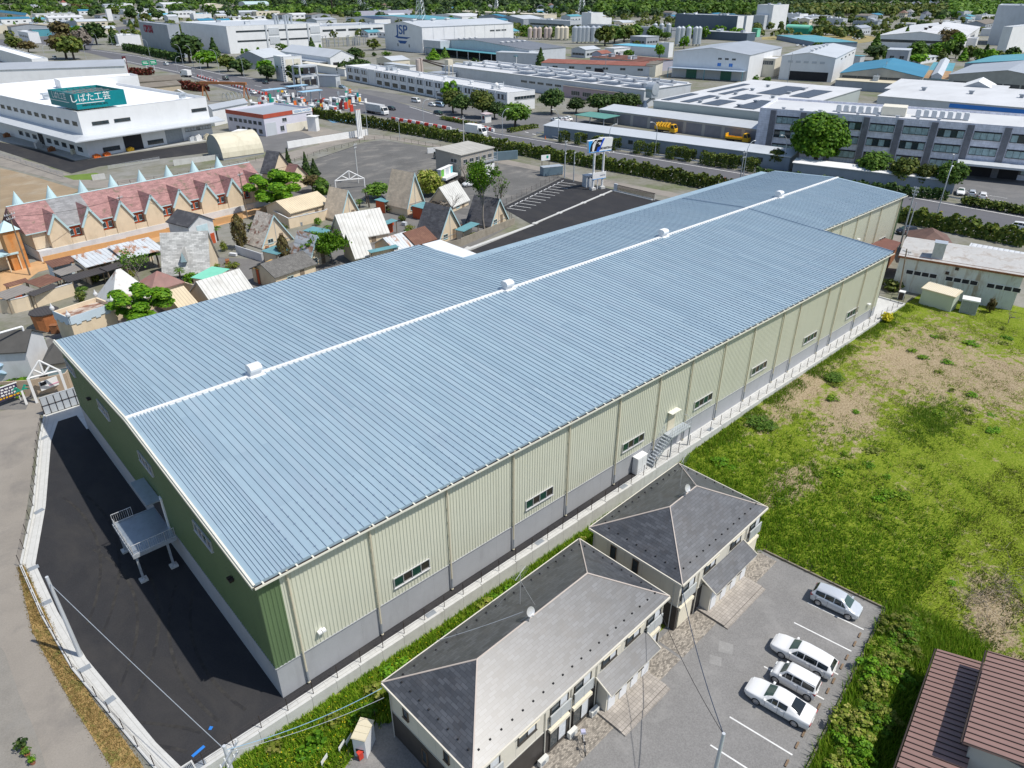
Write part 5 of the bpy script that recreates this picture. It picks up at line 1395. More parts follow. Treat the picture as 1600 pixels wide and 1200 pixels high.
pole_thing('pair-topped tall grey steel pole behind the warehouse end',G(1405,388),11.5,.16,GALV,arms=((11.2,.5),(10.6,.6),(10.0,.4)),az=1.4)
pole_thing('grey strut pole leaning against the tall steel pole',G(1409,392),9.0,.12,GALV,az=0).rotation_euler=(R(0),R(3),0)
bld('rusty brown tiled house roof with pink ridges, behind the white workshop',(1428,386),(1492,392),9,3.0,RUST,M('dark_red_tiles',(.14,.085,.07),.8,0,.2,1.0,stain=(.25,.13,.09),samt=.5),'hip',2.0,snap=False,name='house',cat='house')
bld('low rust red shed roof between the warehouse and the white workshop',(1383,408),(1404,380),5,3.0,RUST,M('red_oxide_roof',(.15,.065,.05),.7,0,.15),'sf',.6,snap=False,name='shed',cat='shed')
bld('low shed with a white ribbed roof behind the white workshop, near the hedge',(1513,392),(1600,408),3,3.0,GREYW,wave_mat('white_ribbed_roof',(.60,.62,.64),.8,'X',.8),'sf',.4,snap=False,name='shed',cat='shed')
car('small black car behind the far end of the warehouse',G(1415,365),2.6,CARK,HATCH,1.7,(-1.25,1.22),group='cars on and by the highway')
bare_tree('leafless silvery shrub leaning against the white workshop',G(1575,505),2.6,3.6,name='dead_shrub',seed=5)
bush('brown withered creeper on the white workshop wall',G(1545,488),(.7,.5),2.6,L_BROWN,240,.2,'dead_creeper',cat='creeper')
bush('dark weeds at the corner between the warehouse end and the white workshop',G(1392,452),1.6,1.8,L_OLIVE,260,.2,'bush')
hw_up=[(142,76),(215,86),(300,104),(345,114),(400,122),(470,130),(540,141),(590,151),(640,165),(705,184),(775,206),(830,215),(1000,242),(1175,271),(1415,304),(1600,337),(1700,354)]
hw_lo=[(1700,388),(1600,369),(1407,335),(1260,311),(1100,284),(1000,266),(860,239),(740,211),(640,189),(560,177),(500,167),(440,159),(380,147),(330,133),(280,116),(230,105),(190,96),(140,83)]
gpoly('highway',hw_up+hw_lo,HWAY,.012)
gpoly('highway_ramp',[(0,62),(60,58),(150,47),(215,38),(230,44),(150,58),(142,76),(140,83),(60,68),(0,74)],HWAY,.006)
gpoly('factory_forecourt',[(560,146),(640,163),(705,183),(775,205),(830,214),(850,205),(1000,235),(1190,262),(1190,235),(940,192),(870,178),(830,178),(760,172),(640,150),(560,138)],ROAD,.004)
gpoly('office_forecourt',[(1480,300),(1600,325),(1700,340),(1700,280),(1600,280),(1535,272),(1485,285)],ROAD,.006)
gpoly('frontage_road',[(395,188),(470,192),(540,207),(620,214),(740,238),(860,264),(1000,291),(1110,312),(1300,352),(1425,372),(1600,412),(1600,425),(1425,385),(1300,360),(1110,320),(1020,303),(960,293),(900,283),(870,272),(780,255),(730,241),(700,233),(600,217),(560,219),(520,228),(470,246),(430,258),(330,278),(250,292),(130,294),(60,274),(0,259),(0,240),(40,250),(120,276),(160,282),(260,276),(330,262),(430,243),(500,226),(470,208),(395,200)],LANE,.008)
YARDG=M('dark_gravel_yard',(.135,.133,.128),.95,0,.25,.12,.2,stain=(.30,.28,.25),samt=.7,sscale=(.12,.2,.2),sth=(.5,.72),fine=.4)
gpoly('gravel_lot',[(400,297),(440,275),(500,246),(545,231),(570,222),(600,219),(705,236),(745,250),(860,268),(880,278),(786,324),(760,345),(700,345),(640,312),(520,310),(440,310)],YARDG,.003)
cust=[(93.9,81.6),(124.0,92.2),(125.0,62),(128.2,36.4),(48.2,36.4),(48.2,48.4),(54,54),(72.3,65.6),(90.2,68.4)]
gpoly('customer_parking',cust,ASPH,.010,px=False)
gpoly('warehouse_surround',[(-.2,48.3),(48.2,48.3),(54,54),(72.3,65.8),(71.9,67.0),(50,56.8),(30,54.6),(4,54.8),(-.2,54.8)],CONCL,.006,px=False)
gpoly('motel_yard',[(0,560),(100,520),(130,500),(240,440),(300,400),(400,405),(560,330),(700,330),(800,352),(720,395),(650,385),(440,440),(92,540),(40,640),(0,640)],M('motel_asphalt',(.16,.155,.15),.9,0,.12,.3,.3,stain=(.26,.25,.23),samt=.5,sscale=(.25,.25,.2),fine=.25),.004)
gpoly('motel_forecourt',[(0,470),(60,425),(160,400),(300,365),(420,330),(420,320),(300,350),(100,395),(0,425)],M('orange_paving',(.52,.32,.16),.9,0,.12,.5),.006)
gpoly('bare_soil',[(0,262),(40,272),(100,290),(125,297),(95,312),(0,345)],M('bare_soil_lot',(.30,.23,.15),.95,0,.15,.15,.2,stain=(.40,.36,.29),samt=.8,sscale=(.1,.1,.1),fine=.2),.003)
strip('edge_line',[G(*p)[:2]for p in[(640,167),(705,187),(775,209),(832,218),(1000,245),(1175,274),(1415,307),(1600,340)]],.35,ROADP,.022)
strip('edge_line',[G(*p)[:2]for p in[(640,186),(740,208),(860,236),(1000,263),(1100,281),(1260,308),(1407,332),(1600,366)]],.3,ROADP,.022)
strip('edge_line',[G(*p)[:2]for p in[(190,94),(280,113),(330,129),(380,142)]],.5,ROADP,.022)
strip('edge_line',[G(*p)[:2]for p in[(142,78),(215,88),(300,106),(345,116),(400,124)]],.5,ROADP,.022)
strip('lane_dashes',[G(*p)[:2]for p in[(300,114),(345,124),(400,134),(440,141)]],.35,ROADP,.022,dash=(5,7))
strip('lane_dashes',[G(*p)[:2]for p in[(820,206),(850,214),(885,222)]],.45,ROADP,.024,dash=(2.2,2.2))
pa,pb=G(783,326),G(874,281);dd=(pb-pa);nb=Vector((dd.y,-dd.x,0)).normalized()
mbl=MB();mbs=[]
for k in range(12):
 p=pa.lerp(pb,(k+.4)/12.3)+nb*.9;q=p+nb*4.8;n=dd.normalized()*.09
 mbl.face([(v.x,v.y,zg(v.x)+.018)for v in(p-n,p+n,q+n,q-n)][::-1])
 mbs.append(p+nb*.35+dd.normalized()*.9)
tag(mbl.build('bay_lines',ROADP),kind='structure')
for k,p in enumerate(mbs):
 for o_ in(0,.75):
  mb=MB();mb.box(-.07,-.28,0,.07,.28,.13)
  c=p+dd.normalized()*o_;o=mb.build('wheel_stop',WHITE,None,(c.x,c.y,zg(c.x)+.012));o.rotation_euler=(0,0,math.atan2(nb.y,nb.x))
  tag(o,'white wheel stop at the head of a bay in the black customer car park','wheel stop','white wheel stops in the customer car park')
kt=thing('kerb_line','pale raised kerb dividing the black customer car park','kerb',(0,0,0));mb=MB()
ka,kb_=G(833,351),G(957,298);d=kb_-ka;T=Matrix.Translation((ka.x,ka.y,1.55))@Matrix.Rotation(math.atan2(d.y,d.x),4,'Z');mb.box(0,-.25,0,d.length,.25,.18,0,T)
for q in(.02,.3,.6,.85):mb.box(d.length*q-.5,-.5,0,d.length*q+.5,.5,.16,0,T)
ka2=G(720,396);d2=ka-ka2;T2=Matrix.Translation((ka2.x,ka2.y,1.2))@Matrix.Rotation(math.atan2(d2.y,d2.x),4,'Z');mb.box(0,-.4,0,d2.length,.4,.35,0,T2)
d3=G(1020,313)-kb_;T3=Matrix.Translation((kb_.x,kb_.y,1.55))@Matrix.Rotation(math.atan2(d3.y,d3.x),4,'Z');mb.box(0,-.3,0,d3.length,.3,.2,0,T3)
mb.build('kerb',CONCL,kt)
post_fence('thin dark fence between the bays and the gravel lot',[G(783,324)[:2],G(878,276)[:2]],2.5,1.3,DARKSTEEL,rr=.018)
post_fence('dark fence at the near end of the customer car park bays',[G(803,350)[:2],G(786,326)[:2]],2.5,1.3,DARKSTEEL,rr=.018)
gt=thing('slatted_fence','dark slatted sliding gate fence at the far edge of the black customer car park','fence',(kb_.x+.3,kb_.y-.3,1.6),math.atan2(d3.y,d3.x));mb=MB();Lg=d3.length
mb.box(0,-.1,0,Lg,.1,.3);mb.build('base',CONCL,gt)
mb=MB()
for k in range(int(Lg/.22)):mb.box(k*.22,-.03,.3,k*.22+.1,.03,1.5)
mb.box(0,-.05,1.5,Lg,.05,1.6);mb.build('slats',DARKSTEEL,gt)
mb=MB();mb.box(-.1,-.2,0,.9,.2,1.75);mb.build('gate_post',LGREYW,gt)
bw=thing('block_wall','weathered grey block wall between the warehouse side and the cottages','wall',(0,0,0));mb=MB()
wa,wb,wc=G(650,402),G(720,385),G(804,350)
for p,q in((wa,wb),(wb,wc)):
 d=q-p;T=Matrix.Translation((p.x,p.y,zg(p.x)-.3))@Matrix.Rotation(math.atan2(d.y,d.x),4,'Z');mb.box(0,-.08,0,d.length,.08,1.9,0,T)
mb.build('blocks',M('old_block_wall',(.30,.27,.22),.9,0,.12,1.5,stain=(.16,.14,.11),samt=.6,sscale=(.8,.8,.3)),bw)
hb=[(478,181),(540,193),(620,207),(740,229),(860,252),(1000,276),(1100,296),(1260,322),(1425,352),(1600,388)]
hl=['clipped hedge section at the toll gate end of the highway','hedge section of the highway behind the white wall sign','hedge section of the highway beside the gravel lot','hedge section of the highway behind the site office','hedge section of the highway behind the blue and white sign','hedge section of the highway beyond the black car park','hedge section of the highway hidden behind the warehouse roof','hedge section of the highway at the far corner of the warehouse','hedge section of the highway beyond the white workshop']
for k,(p,q)in enumerate(zip(hb[:-1],hb[1:])):
 a,b=G(*p)+Vector((1.5,0,0)),G(*q)+Vector((1.5,0,0));hedge_row(hl[k],a,b,2.6,2.9,L_HEDGE,dens=13,leaf=.3,group='hedge along the highway')
for p,q,lab in(((1300,318),(1455,342),'dark hedge at the foot of the shed on the far side of the highway'),):
 pass
def guard_rail(label,pts,h=.8):
 t=thing('guard_rail',label,'guard rail',(0,0,0));mb=MB();w_=[G(*p)for p in pts];pk=MB()
 for a,b in zip(w_[:-1],w_[1:]):
  d=b-a;T=Matrix.Translation(a)@Matrix.Rotation(math.atan2(d.y,d.x),4,'Z');mb.box(0,-.05,h-.35,d.length,.05,h,0,T)
  for k in range(int(d.length/4)):pk.box(k*4-.06,.06,0,k*4+.06,.18,h,0,T)
 mb.build('beam',GALV,t);pk.build('posts',STEEL,t)
guard_rail('grey guard rail in front of the long low shed across the highway',[(838,210),(915,228),(1050,249),(1180,269)])
guard_rail('grey guard rail on the far side of the highway past the warehouse end',[(1415,300),(1480,311),(1600,333)])
guard_rail('guard rail on the near side of the highway beyond the hedge by the workshop',[(1420,339),(1500,353),(1600,372)],.5)
pp=G(927,297);pq=G(939,294);d=(pq-pp);az=-.20
sg=thing('sign_pylon','blue and white company sign with a black slanted letter on two tall white posts','sign',((pp.x+pq.x)/2,(pp.y+pq.y)/2,1.6),az)
half=d.length/2
for s in(-1,1):
 mb=MB();mb.tube([(s*half,0,.5),(s*half,0,9.2)],.27,14);po=mb.build('post',WHITE,sg)
 mb=MB();mb.box(s*half-.6,-.6,0,s*half+.6,.6,.55);mb.build('footing',CONCL,po)
mb=MB();mb.tube([(0,0,0),(0,0,3.0)],.13,10);mb.build('post',WHITE,sg)
W2=3.6
def yprism(mb,poly,y0,y1,mi=0):
 n=len(poly);i=len(mb.v);mb.v+=[(p[0],y0,p[1])for p in poly]+[(p[0],y1,p[1])for p in poly]
 mb.f.append(tuple(i+k for k in range(n)));mb.m.append(mi);mb.f.append(tuple(i+n+n-1-k for k in range(n)));mb.m.append(mi)
 for k in range(n):mb.f.append((i+k,i+n+k,i+n+(k+1)%n,i+(k+1)%n));mb.m.append(mi)
mb=MB();yprism(mb,[(-W2+.3,9.0),(W2-.3,9.0),(W2,11.8),(-.2,12.1),(-.25,11.75),(-W2,11.6)],-.35,.35);mb.build('sign_box',WHITE,sg)
LBLUE=M('sky_blue_panel',(.03,.32,.75),.4,0,.03);RBLUE=M('royal_blue_panel',(.01,.08,.55),.4,0,.03);BLKP=M('black_letter',(.012,.012,.014),.4,0,.05)
mb=MB();yprism(mb,[(-W2+.32,9.02),(-W2+.75,9.02),(-2.35,11.6),(-W2+.02,11.55)],-.37,-.34);mb.build('blue_panel',LBLUE,sg)
mb=MB();yprism(mb,[(-W2+.55,9.15),(-2.35,9.15),(-1.9,10.4),(-1.15,11.75),(-1.6,11.75),(-2.7,10.9),(-3.05,9.9)],-.39,-.345);mb.build('letter_ground',BLKP,sg)
mb=MB();yprism(mb,[(-2.45,9.25),(-2.15,9.25),(-1.95,10.35),(-1.5,11.35),(-1.75,11.45),(-2.35,10.6)],-.41,-.395);yprism(mb,[(-.95,11.0),(-.1,11.12),(-.15,10.98),(-1.05,10.85)],-.405,-.395);mb.build('white_stroke',WHITE,sg)
mb=MB();yprism(mb,[(-1.9,9.15),(-1.2,9.15),(-.8,10.05),(-.3,10.05),(-.1,10.5),(-.6,10.55),(-.45,10.95),(.15,11.0),(.4,11.6),(-.95,11.65),(-1.5,10.5)],-.40,-.345);mb.build('letter',BLKP,sg)
mb=MB();yprism(mb,[(-1.2,9.03),(-.35,9.03),(1.15,11.85),(.55,11.85),(-.1,10.3),(-.95,9.9)],-.38,-.343);mb.build('blue_panel',RBLUE,sg)
mb=MB();mb.box(-W2+.3,-.37,8.88,W2-.3,.37,9.0);mb.build('blue_edge',LBLUE,sg)
text_obj('LINE NANTON 41',.72,BLKP,sg,(1.55,-.36,9.6),(math.pi/2,0,0),bold=.02,sx=.62)
mb=MB();yprism(mb,[(-half-.45,2.6),(half+.75,2.6),(half+.75,4.1),(-half-.45,4.1)],-.4,-.26);lo=mb.build('lower_sign',WHITE,sg)
mb=MB();mb.box(-half-.45,-.42,2.5,half+.75,-.25,2.62);mb.build('blue_edge',LBLUE,sg)
text_obj('NANTON',.45,M('grey_letter',(.25,.27,.35)),sg,(half-.3,-.41,3.3),(math.pi/2,0,0),sx=.8)
for x in(-2.6,-.4,1.7,3.0):
 mb=MB();mb.tube([(x,-.3,8.9),(x,-1.5,8.75)],.03,5);mb.box(x-.12,-1.7,8.68,x+.12,-1.45,8.85);mb.build('floodlight',WHITE,sg)
tb=thing('transformer_cabinet','grey transformer cabinet beside the sign posts','cabinet',G(919,291),-.15);mb=MB();mb.box(-1.3,-.8,.1,1.3,.8,2.7);mb.box(-1.4,-.9,2.7,1.4,.9,2.85);mb.box(-1.3,-.8,0,1.3,.8,.1);mb.build('case',LGREYW,tb)
for k in range(2):mb=MB();mb.box(-.7+k*.8,-.83,2.1,-.4+k*.8,-.79,2.4);mb.build('vent_grille',DARK,tb)
pole_thing('tall steel pole with a transformer arm at the corner of the customer car park',G(882,278),9.2,.17,GALV,arms=((8.9,.9),(8.2,.7),(6.0,.6)),az=.5)
pole_thing('second steel pole next to the transformer pole in the customer car park',G(896,284),7.4,.15,GALV,arms=((7.0,.7),(4.4,.3)),az=.5)
ctn=thing('container','blue-grey ribbed container standing by the hedge behind the customer car park','container',G(849,276),-.35);mb=MB();mb.box(0,0,.1,5.6,2.2,2.2,0)
for k in range(18):mb.box(.1+k*.3,-.04,.2,.25+k*.3,0,2.1,0)
mb.build('body',M('steel_blue_container',(.16,.23,.28),.5,.1,.08),ctn);mb=MB();mb.box(-.05,-.06,2.2,5.65,2.26,2.28);mb.build('roof',GALV,ctn)
bb_=thing('billboard','small white board with green print on dark legs behind the blue-grey container','sign',G(852,270),-.3);mb=MB();mb.box(-1.3,-.05,3.2,1.3,.05,4.6);mb.build('board',WHITE,bb_);mb=MB();mb.box(-1.1,-.05,0,-1.0,.05,3.2);mb.box(1.0,-.05,0,1.1,.05,3.2);mb.build('leg',DARKSTEEL,bb_);mb=MB();mb.box(.2,-.07,3.7,.8,-.05,4.4);mb.build('green_mark',GREENP,bb_)
so_,lu,lv=bld('two-storey beige prefab site office with an outside stair and gallery',(720,243),(771,231),9.0,5.8,M('beige_prefab',(.36,.33,.29),.6,0,.05),wave_mat('prefab_roof',(.46,.44,.39),1.2,'Y',.7),'sf',.5,snap=False,name='site_office',cat='site office')
wins(so_,lu,lv,'f',5,3.6,1.5,1.0,.03,.97);wins(so_,lu,lv,'l',1,3.7,2.2,1.0,.55,.9,2);wins(so_,lu,lv,'f',3,.9,1.5,1.0,.45,.97)
mb=MB();mb.box(lu*.3,-1.3,2.85,lu+.2,-.05,2.97)
for k in range(12):mb.box(lu*.3-.28*(k+1),-1.2,2.9-.26*(k+1),lu*.3-.28*k,-.2,2.95-.26*(k+1))
mb.build('gallery',STEEL,so_)
mb=MB()
for k in range(7):
 x=lu*.3+(lu*.7+.1)*k/6;mb.tube([(x,-1.25,0),(x,-1.25,5.6)],.05,5)
for z in(3.4,3.9):mb.tube([(lu*.3,-1.25,z),(lu+.1,-1.25,z)],.03,4)
mb.build('gallery_posts',LGREYW,so_)
mb=MB();mb.box(lu*.5,-1.6,.5,lu*.88,-1.5,2.4);bd=mb.build('banner',WHITE,so_)
text_obj('STAY',.9,STEEL,so_,(lu*.66,-1.62,1.5),(math.pi/2,0,0))
ct2=thing('container','row of blue-grey corrugated fence panels beside the site office','container',G(771,252),-.32);mb=MB();mb.box(0,0,0,7.5,.4,2.4)
for k in range(22):mb.box(k*.34,-.06,.05,k*.34+.17,0,2.35)
mb.build('panels',M('steel_blue_container',(.16,.23,.28)),ct2)
tr=thing('stage_trailer','low white trailer with a green and blue printed side, in front of the site office','trailer',G(700,283),.42);mb=MB();mb.box(-3.2,-1.2,.9,3.2,1.2,1.5);mb.build('deck',WHITE,tr)
mb=MB();mb.box(-3.2,.2,1.5,3.2,1.2,3.3);mb.build('body',LGREYW,tr);mb=MB();mb.box(-3.25,.1,3.3,3.25,1.3,3.4);mb.build('roof',WHITE,tr)
for k,(x0,x1,m_)in enumerate(((-3.0,-1.6,M('print_green',(.15,.45,.06))),(-1.5,-.6,WHITE),(.9,1.9,WHITE),(1.95,3.0,M('print_aqua',(.15,.55,.62))))):mb=MB();mb.box(x0,.16,1.6,x1,.2,3.2);mb.build('print_panel',m_,tr)
for x in(-2.2,2.2):
 for s in(-1,1):mb=MB();mb.tube([(x,s*1.0-.12,.42),(x,s*1.0+.12,.42)],.42,14);mb.build('wheel',BLACK,tr)
t=thing('digger_arm','red mini excavator arm beside the trailer','excavator',G(718,277),.5);mb=MB();mb.box(-.8,-.6,.3,.8,.6,1.3);mb.tube([(.5,0,1.2),(1.4,0,2.8),(2.2,0,1.4)],.16,6);mb.box(2.0,-.3,1.0,2.5,.3,1.5);mb.build('body',M('vermilion_paint',(.65,.06,.02)),t);mb=MB();mb.box(-.9,-.8,0,.9,-.45,.5);mb.box(-.9,.45,0,.9,.8,.5);mb.build('track',BLACK,t)
t=thing('scrap_heap','dark heap of scrap and brushwood at the edge of the gravel lot','scrap heap',G(722,285));mb=MB();rr=random.Random(2)
for k in range(140):a=rr.uniform(0,6.28);q=rr.uniform(0,1.8);mb.tube([(q*math.cos(a),q*math.sin(a),rr.uniform(0,.5)),(q*.6*math.cos(a+1),q*.6*math.sin(a+1),rr.uniform(.3,1.5)),(1.1*q*math.cos(a+1.8),1.1*q*math.sin(a+1.8),rr.uniform(0,.8))],.05,4)
mb.build('pile',M('scrap_dark',(.06,.055,.05),.9,0,.4),t)
bare_tree('bare grey dead tree in front of the site office',G(728,288),6.0,2.6,name='dead_tree',seed=9)
def van(label,p,rz,paint,L=4.4,w_=1.7,h_=1.95,group='cars on and by the highway'):
 prof=[(-L/2,.94,.3,1.0,.84,1.02),(-L/2+.04,.97,.24,1.05,.86,1.1),(-L/2+.14,1,.22,1.05,.84,h_-.06),(-L/6,1,.22,1.02,.84,h_),(L/6,1,.22,1.0,.84,h_),(L/2-.95,1,.22,.98,.82,h_-.05),(L/2-.3,1,.22,.98,.88,1.03),(L/2-.08,.96,.25,.85,.84,.9),(L/2,.86,.3,.7,.7,.72)]
 return car(label,p,rz,paint,prof,w_,(-L/2+.85,L/2-.75),group=group,name='parked_van',cat='van')
van('dark green van parked at the left end of the site office',G(690,247),-.2,CARN)
t=thing('panel_stack','stack of white perforated panels standing on the gravel lot','panels',G(678,239),-.35);mb=MB()
for k in range(4):mb.box(-1.9,k*.12,0,1.9,k*.12+.05,1.5)
mb.build('sheets',WHITE,t)
for k,(p,lab)in enumerate((((735,291),'white car in front of the site office banner'),((757,281),'silver car at the right end of the site office'))):car(lab,G(*p),2.8,[CARW,CARS][k],HATCH,1.7,(-1.25,1.22),group='cars by the site office')
ws=thing('wall_sign','long low blank white wall sign by the road to the gravel lot','sign',G(450,232),0);e=G(575,211);d=e-G(450,232);ws.rotation_euler=(0,0,math.atan2(d.y,d.x));mb=MB();mb.box(0,-.15,0,d.length,.15,2.0);mb.build('panel',WHITE,ws)
py=thing('white_pylon','tall white three-bladed pylon at the end of the white wall sign','sign',G(563,216),.3);mb=MB()
for k in range(3):mb.box(-1.0+k*.75,-.2,0,-.5+k*.75,.2,8.6)
mb.box(-1.1,-.3,0,1.1,.3,.4);mb.build('blades',WHITE,py)
mb=MB()
for k in range(3):mb.box(-1.02+k*.75,-.22,8.6,-.48+k*.75,.22,8.75)
mb.build('cap',M('pink_cap',(.6,.35,.3)),py)
pole_thing('slim grey steel pole standing right of the white pylon',G(575,212),7.6,.12,GALV)
post_fence('low brown post fence round the far side of the gravel lot',[G(*p)[:2]for p in((440,260),(500,240),(545,229),(570,220),(600,216),(700,233))],3,.9,DARKSTEEL,rails=(.45,.85),rr=.02,r=.05)
post_fence('low brown post fence along the lane behind the motel row',[G(*p)[:2]for p in((185,290),(260,280),(330,267),(400,252),(440,243))],3,.9,DARKSTEEL,rails=(.45,.85),rr=.02,r=.05)
pole_thing('slender concrete utility pole in the middle of the gravel lot',G(560,286),9.6,.16,CONCL,arms=((9.2,.9),(8.5,.6)),az=.6)
pole_thing('twin concrete poles behind the site office, by the hedge',G(725,232),9.4,.17,CONCL,arms=((8.6,.7),),az=.3)
pole_thing('short grey pole on the frontage road near the gravel lot',G(625,219),5.2,.10,GALV)
MCREAM=M('motel_cream_wall',(.70,.58,.42),.8,0,.06,.6,stain=(.40,.31,.20),samt=.4,sscale=(.5,.5,.2))
MWHITE=M('motel_white_wall',(.62,.63,.64),.8,0,.06,.6,stain=(.38,.36,.33),samt=.4,sscale=(.5,.5,.2))
MROSE=tile_mat('rose_shingles',(.34,.185,.175),.9,.3,.18,.8,.7,stain=(.13,.12,.075),samt=.75,sth=(.56,.64))
MTRIM=M('pale_blue_trim',(.46,.63,.66),.6,0,.06)
MORANGE=M('motel_orange_red',(.50,.09,.03),.7,0,.1)
SHGREY=tile_mat('grey_shingles',(.26,.26,.265),.9,.3,.15,.8,.75)
SHWORN=tile_mat('worn_pale_shingles',(.50,.50,.48),.8,.28,.25,.85,.6,stain=(.20,.20,.19),samt=.6)
SHDARK=tile_mat('dark_shingles',(.085,.085,.095),.9,.3,.25,.8,.7,stain=(.22,.22,.22),samt=.5)
SHTAN=tile_mat('tan_shingles',(.66,.54,.40),.9,.3,.08,.8,.8,stain=(.34,.28,.22),samt=.5)
SHRUST=tile_mat('mossy_pale_shingles',(.58,.52,.44),.8,.28,.2,.85,.65,stain=(.20,.08,.05),samt=.85,sth=(.52,.58))
WRIB=wave_mat('white_ribbed_sheet',(.58,.58,.55),.7,'X',.8,.6,stain=(.34,.32,.29),samt=.6)
WRIBR=wave_mat('rusty_white_sheet',(.55,.58,.60),.7,'X',.7,.6,stain=(.36,.17,.08),samt=.9,sth=(.53,.60),sscale=(.6,.25,.5))
BRIB=wave_mat('brown_corrugated',(.16,.075,.05),.4,'X',.8,.8,stain=(.3,.16,.1),samt=.6)
GRIB=wave_mat('grey_corrugated',(.24,.22,.20),.4,'X',.7,.8)
KRIB=wave_mat('charcoal_corrugated',(.055,.05,.05),.4,'X',.7,.8)
CRIB=wave_mat('cream_corrugated',(.62,.52,.36),.5,'X',.7,.7)
GREYT=tile_mat('grey_roof_tiles',(.15,.145,.135),.3,.3,.2,.8,.5,offset=0)
TEALR=M('teal_sheet_roof',(.13,.30,.33),.6,0,.1,.5,stain=(.06,.13,.15),samt=.6)
MINT=M('mint_sheet_roof',(.20,.58,.42),.6,0,.06)
r0,rz,lu,lv=footprint((48,364),(410,288),11.5,5.2,snap=False)
mr=thing('motel_row','long cream motel row with a rose shingle roof and many blue-edged gables','motel',r0,rz)
LU=lu;LV=lv;mb=MB()
mb.box(0,0,2.0,LU,LV,5.2,0);mb.box(-.05,-1.2,-.5,LU+.05,LV+.05,1.9,1);mb.build('wall',[MCREAM,MWHITE],mr)
mb=MB();hh_=3.9;sl_=hh_/(LV/2)
def slopes(x0,x1,mi):
 mb.face([(x0,-.3,5.1),(x1,-.3,5.1),(x1,LV/2,5.2+hh_),(x0,LV/2,5.2+hh_)],mi);mb.face([(x0,LV/2,5.2+hh_),(x1,LV/2,5.2+hh_),(x1,LV+.3,5.1),(x0,LV+.3,5.1)],mi)
c0,c1=5.6,11.7
slopes(-1,c0,0);slopes(c0,c1,1);slopes(c1,LU+1,0)
for x in(-1,LU+1):mb.face([(x,0,5.1),(x,LV/2,5.2+hh_),(x,LV,5.1)],0)
ro=mb.build('roof',[MROSE,SHGREY],mr);box_uv(ro)
mb=MB();mb.box(-1,-.42,4.98,LU+1,-.3,5.14);mb.tube([(-1,LV/2,5.25+hh_),(LU+1,LV/2,5.25+hh_)],.1,6);mb.build('eaves_trim',MTRIM,ro)
ng=8;gw=3.5
for k in range(ng):
 x=4.2+k*(LU-6.0)/(ng-1)
 mb=MB();z0,z1=4.9,4.9+gw*.92;y1=(z1-5.2)/sl_+.2
 mb.face([(x-gw/2,-1.1,1.9),(x+gw/2,-1.1,1.9),(x+gw/2,-1.1,z0),(x,-1.1,z1-.1),(x-gw/2,-1.1,z0)],0)
 mb.face([(x-gw/2,0,1.9),(x-gw/2,-1.1,1.9),(x-gw/2,-1.1,z0),(x-gw/2,0,z0)],0);mb.face([(x+gw/2,-1.1,1.9),(x+gw/2,0,1.9),(x+gw/2,0,z0),(x+gw/2,-1.1,z0)],0)
 gb=mb.build('gable',MCREAM,mr)
 mb=MB()
 for s in(-1,1):mb.face([(x,-1.3,z1),(x,y1,z1),(x+s*(gw/2+.25),y1*.1,z0-.25),(x+s*(gw/2+.25),-1.3,z0-.25)][::s])
 g2=mb.build('gable_roof',MROSE,gb);box_uv(g2)
 mb=MB()
 for s in(-1,1):
  T=Matrix.Translation((x,-1.35,z1-.05))@Matrix.Rotation(s*math.atan2(gw*.92+.25,gw/2+.25),4,'Y');ln=math.hypot(gw*.92+.25,gw/2+.25)
  if s>0:mb.box(0,-.06,-.3,ln,.08,.08,0,T)
  else:mb.box(-ln,-.06,-.3,0,.08,.08,0,T)
 mb.build('barge_board',MTRIM,gb)
 if k<ng-1:
  xm=x+(LU-6.0)/(ng-1)/2;w_=(LU-6.0)/(ng-1)-gw-.2
  mb=MB();mb.box(xm-w_/2,-.08,2.9,xm+w_/2,-.01,4.85);mb.build('balcony_wall',MORANGE,mr)
  mb=MB();mb.box(xm-w_/2,-1.05,1.9,xm+w_/2,-.95,3.0);mb.build('balcony_front',MCREAM,mr)
  for q in(-.25,.25):put('window',window_mesh(.7,1.1,1,MTRIM,GLASS,.06),mr,(xm+w_*q,-.08,3.3))
  put('window',window_mesh(1.2,.4,2,DFRAME,GLASS,.05),mr,(xm,-.05,1.2))
 if True:
  mb=MB();mb.cone(x-1.6,LV+.3,7.6,10.4,1.1,14);mb.build('turret_cap',MTRIM,ro);mb=MB();mb.cyl(x-1.6,LV+.3,-.3,7.6,1.1,14);mb.build('turret',MCREAM,mr)
for k in range(9):mb=MB();mb.box(6+k*.5,-.5,.1,6.35+k*.5,-.1,1.4);mb.build('gas_bottle',LGREYW,mr)if k<5 else None
eh,a,b=bld('tall dark-roofed end house of the motel row with a cream gable and blue edge',(426,270),(453,262),(409,266),4.6,MCREAM,SHDARK,'gv',4.2,snap=False,name='motel_end_house',cat='motel',ov=.35)
box_uv([c for c in eh.children if c.name.startswith('roof')][0])
eh2,a,b=bld('small rose-roofed annex with a blue edged gable right of the dark end house',(455,278),(478,272),5,3.0,MCREAM,MROSE,'gv',2.6,snap=False,name='motel_annex',cat='motel',ov=.3)
lb,a,b=bld('cream motel wing with a red-edged roof at the left picture edge',(-30,372),(12,360),9,5.2,MCREAM,MROSE,'gu',3,snap=False,name='motel_wing',cat='motel')
oc=thing('orange_tower','square orange stair tower with a pale blue pyramid cap, left end of the motel row','tower',G(36,420),rz);mb=MB();mb.box(-1.3,0,0,1.3,2.6,7.0);mb.build('wall',M('faded_orange_wall',(.55,.22,.06),.8,0,.2,.8,stain=(.55,.38,.2),samt=.6),oc)
mb=MB();c=[(-1.6,-.3,7),(1.6,-.3,7),(1.6,2.9,7),(-1.6,2.9,7)]
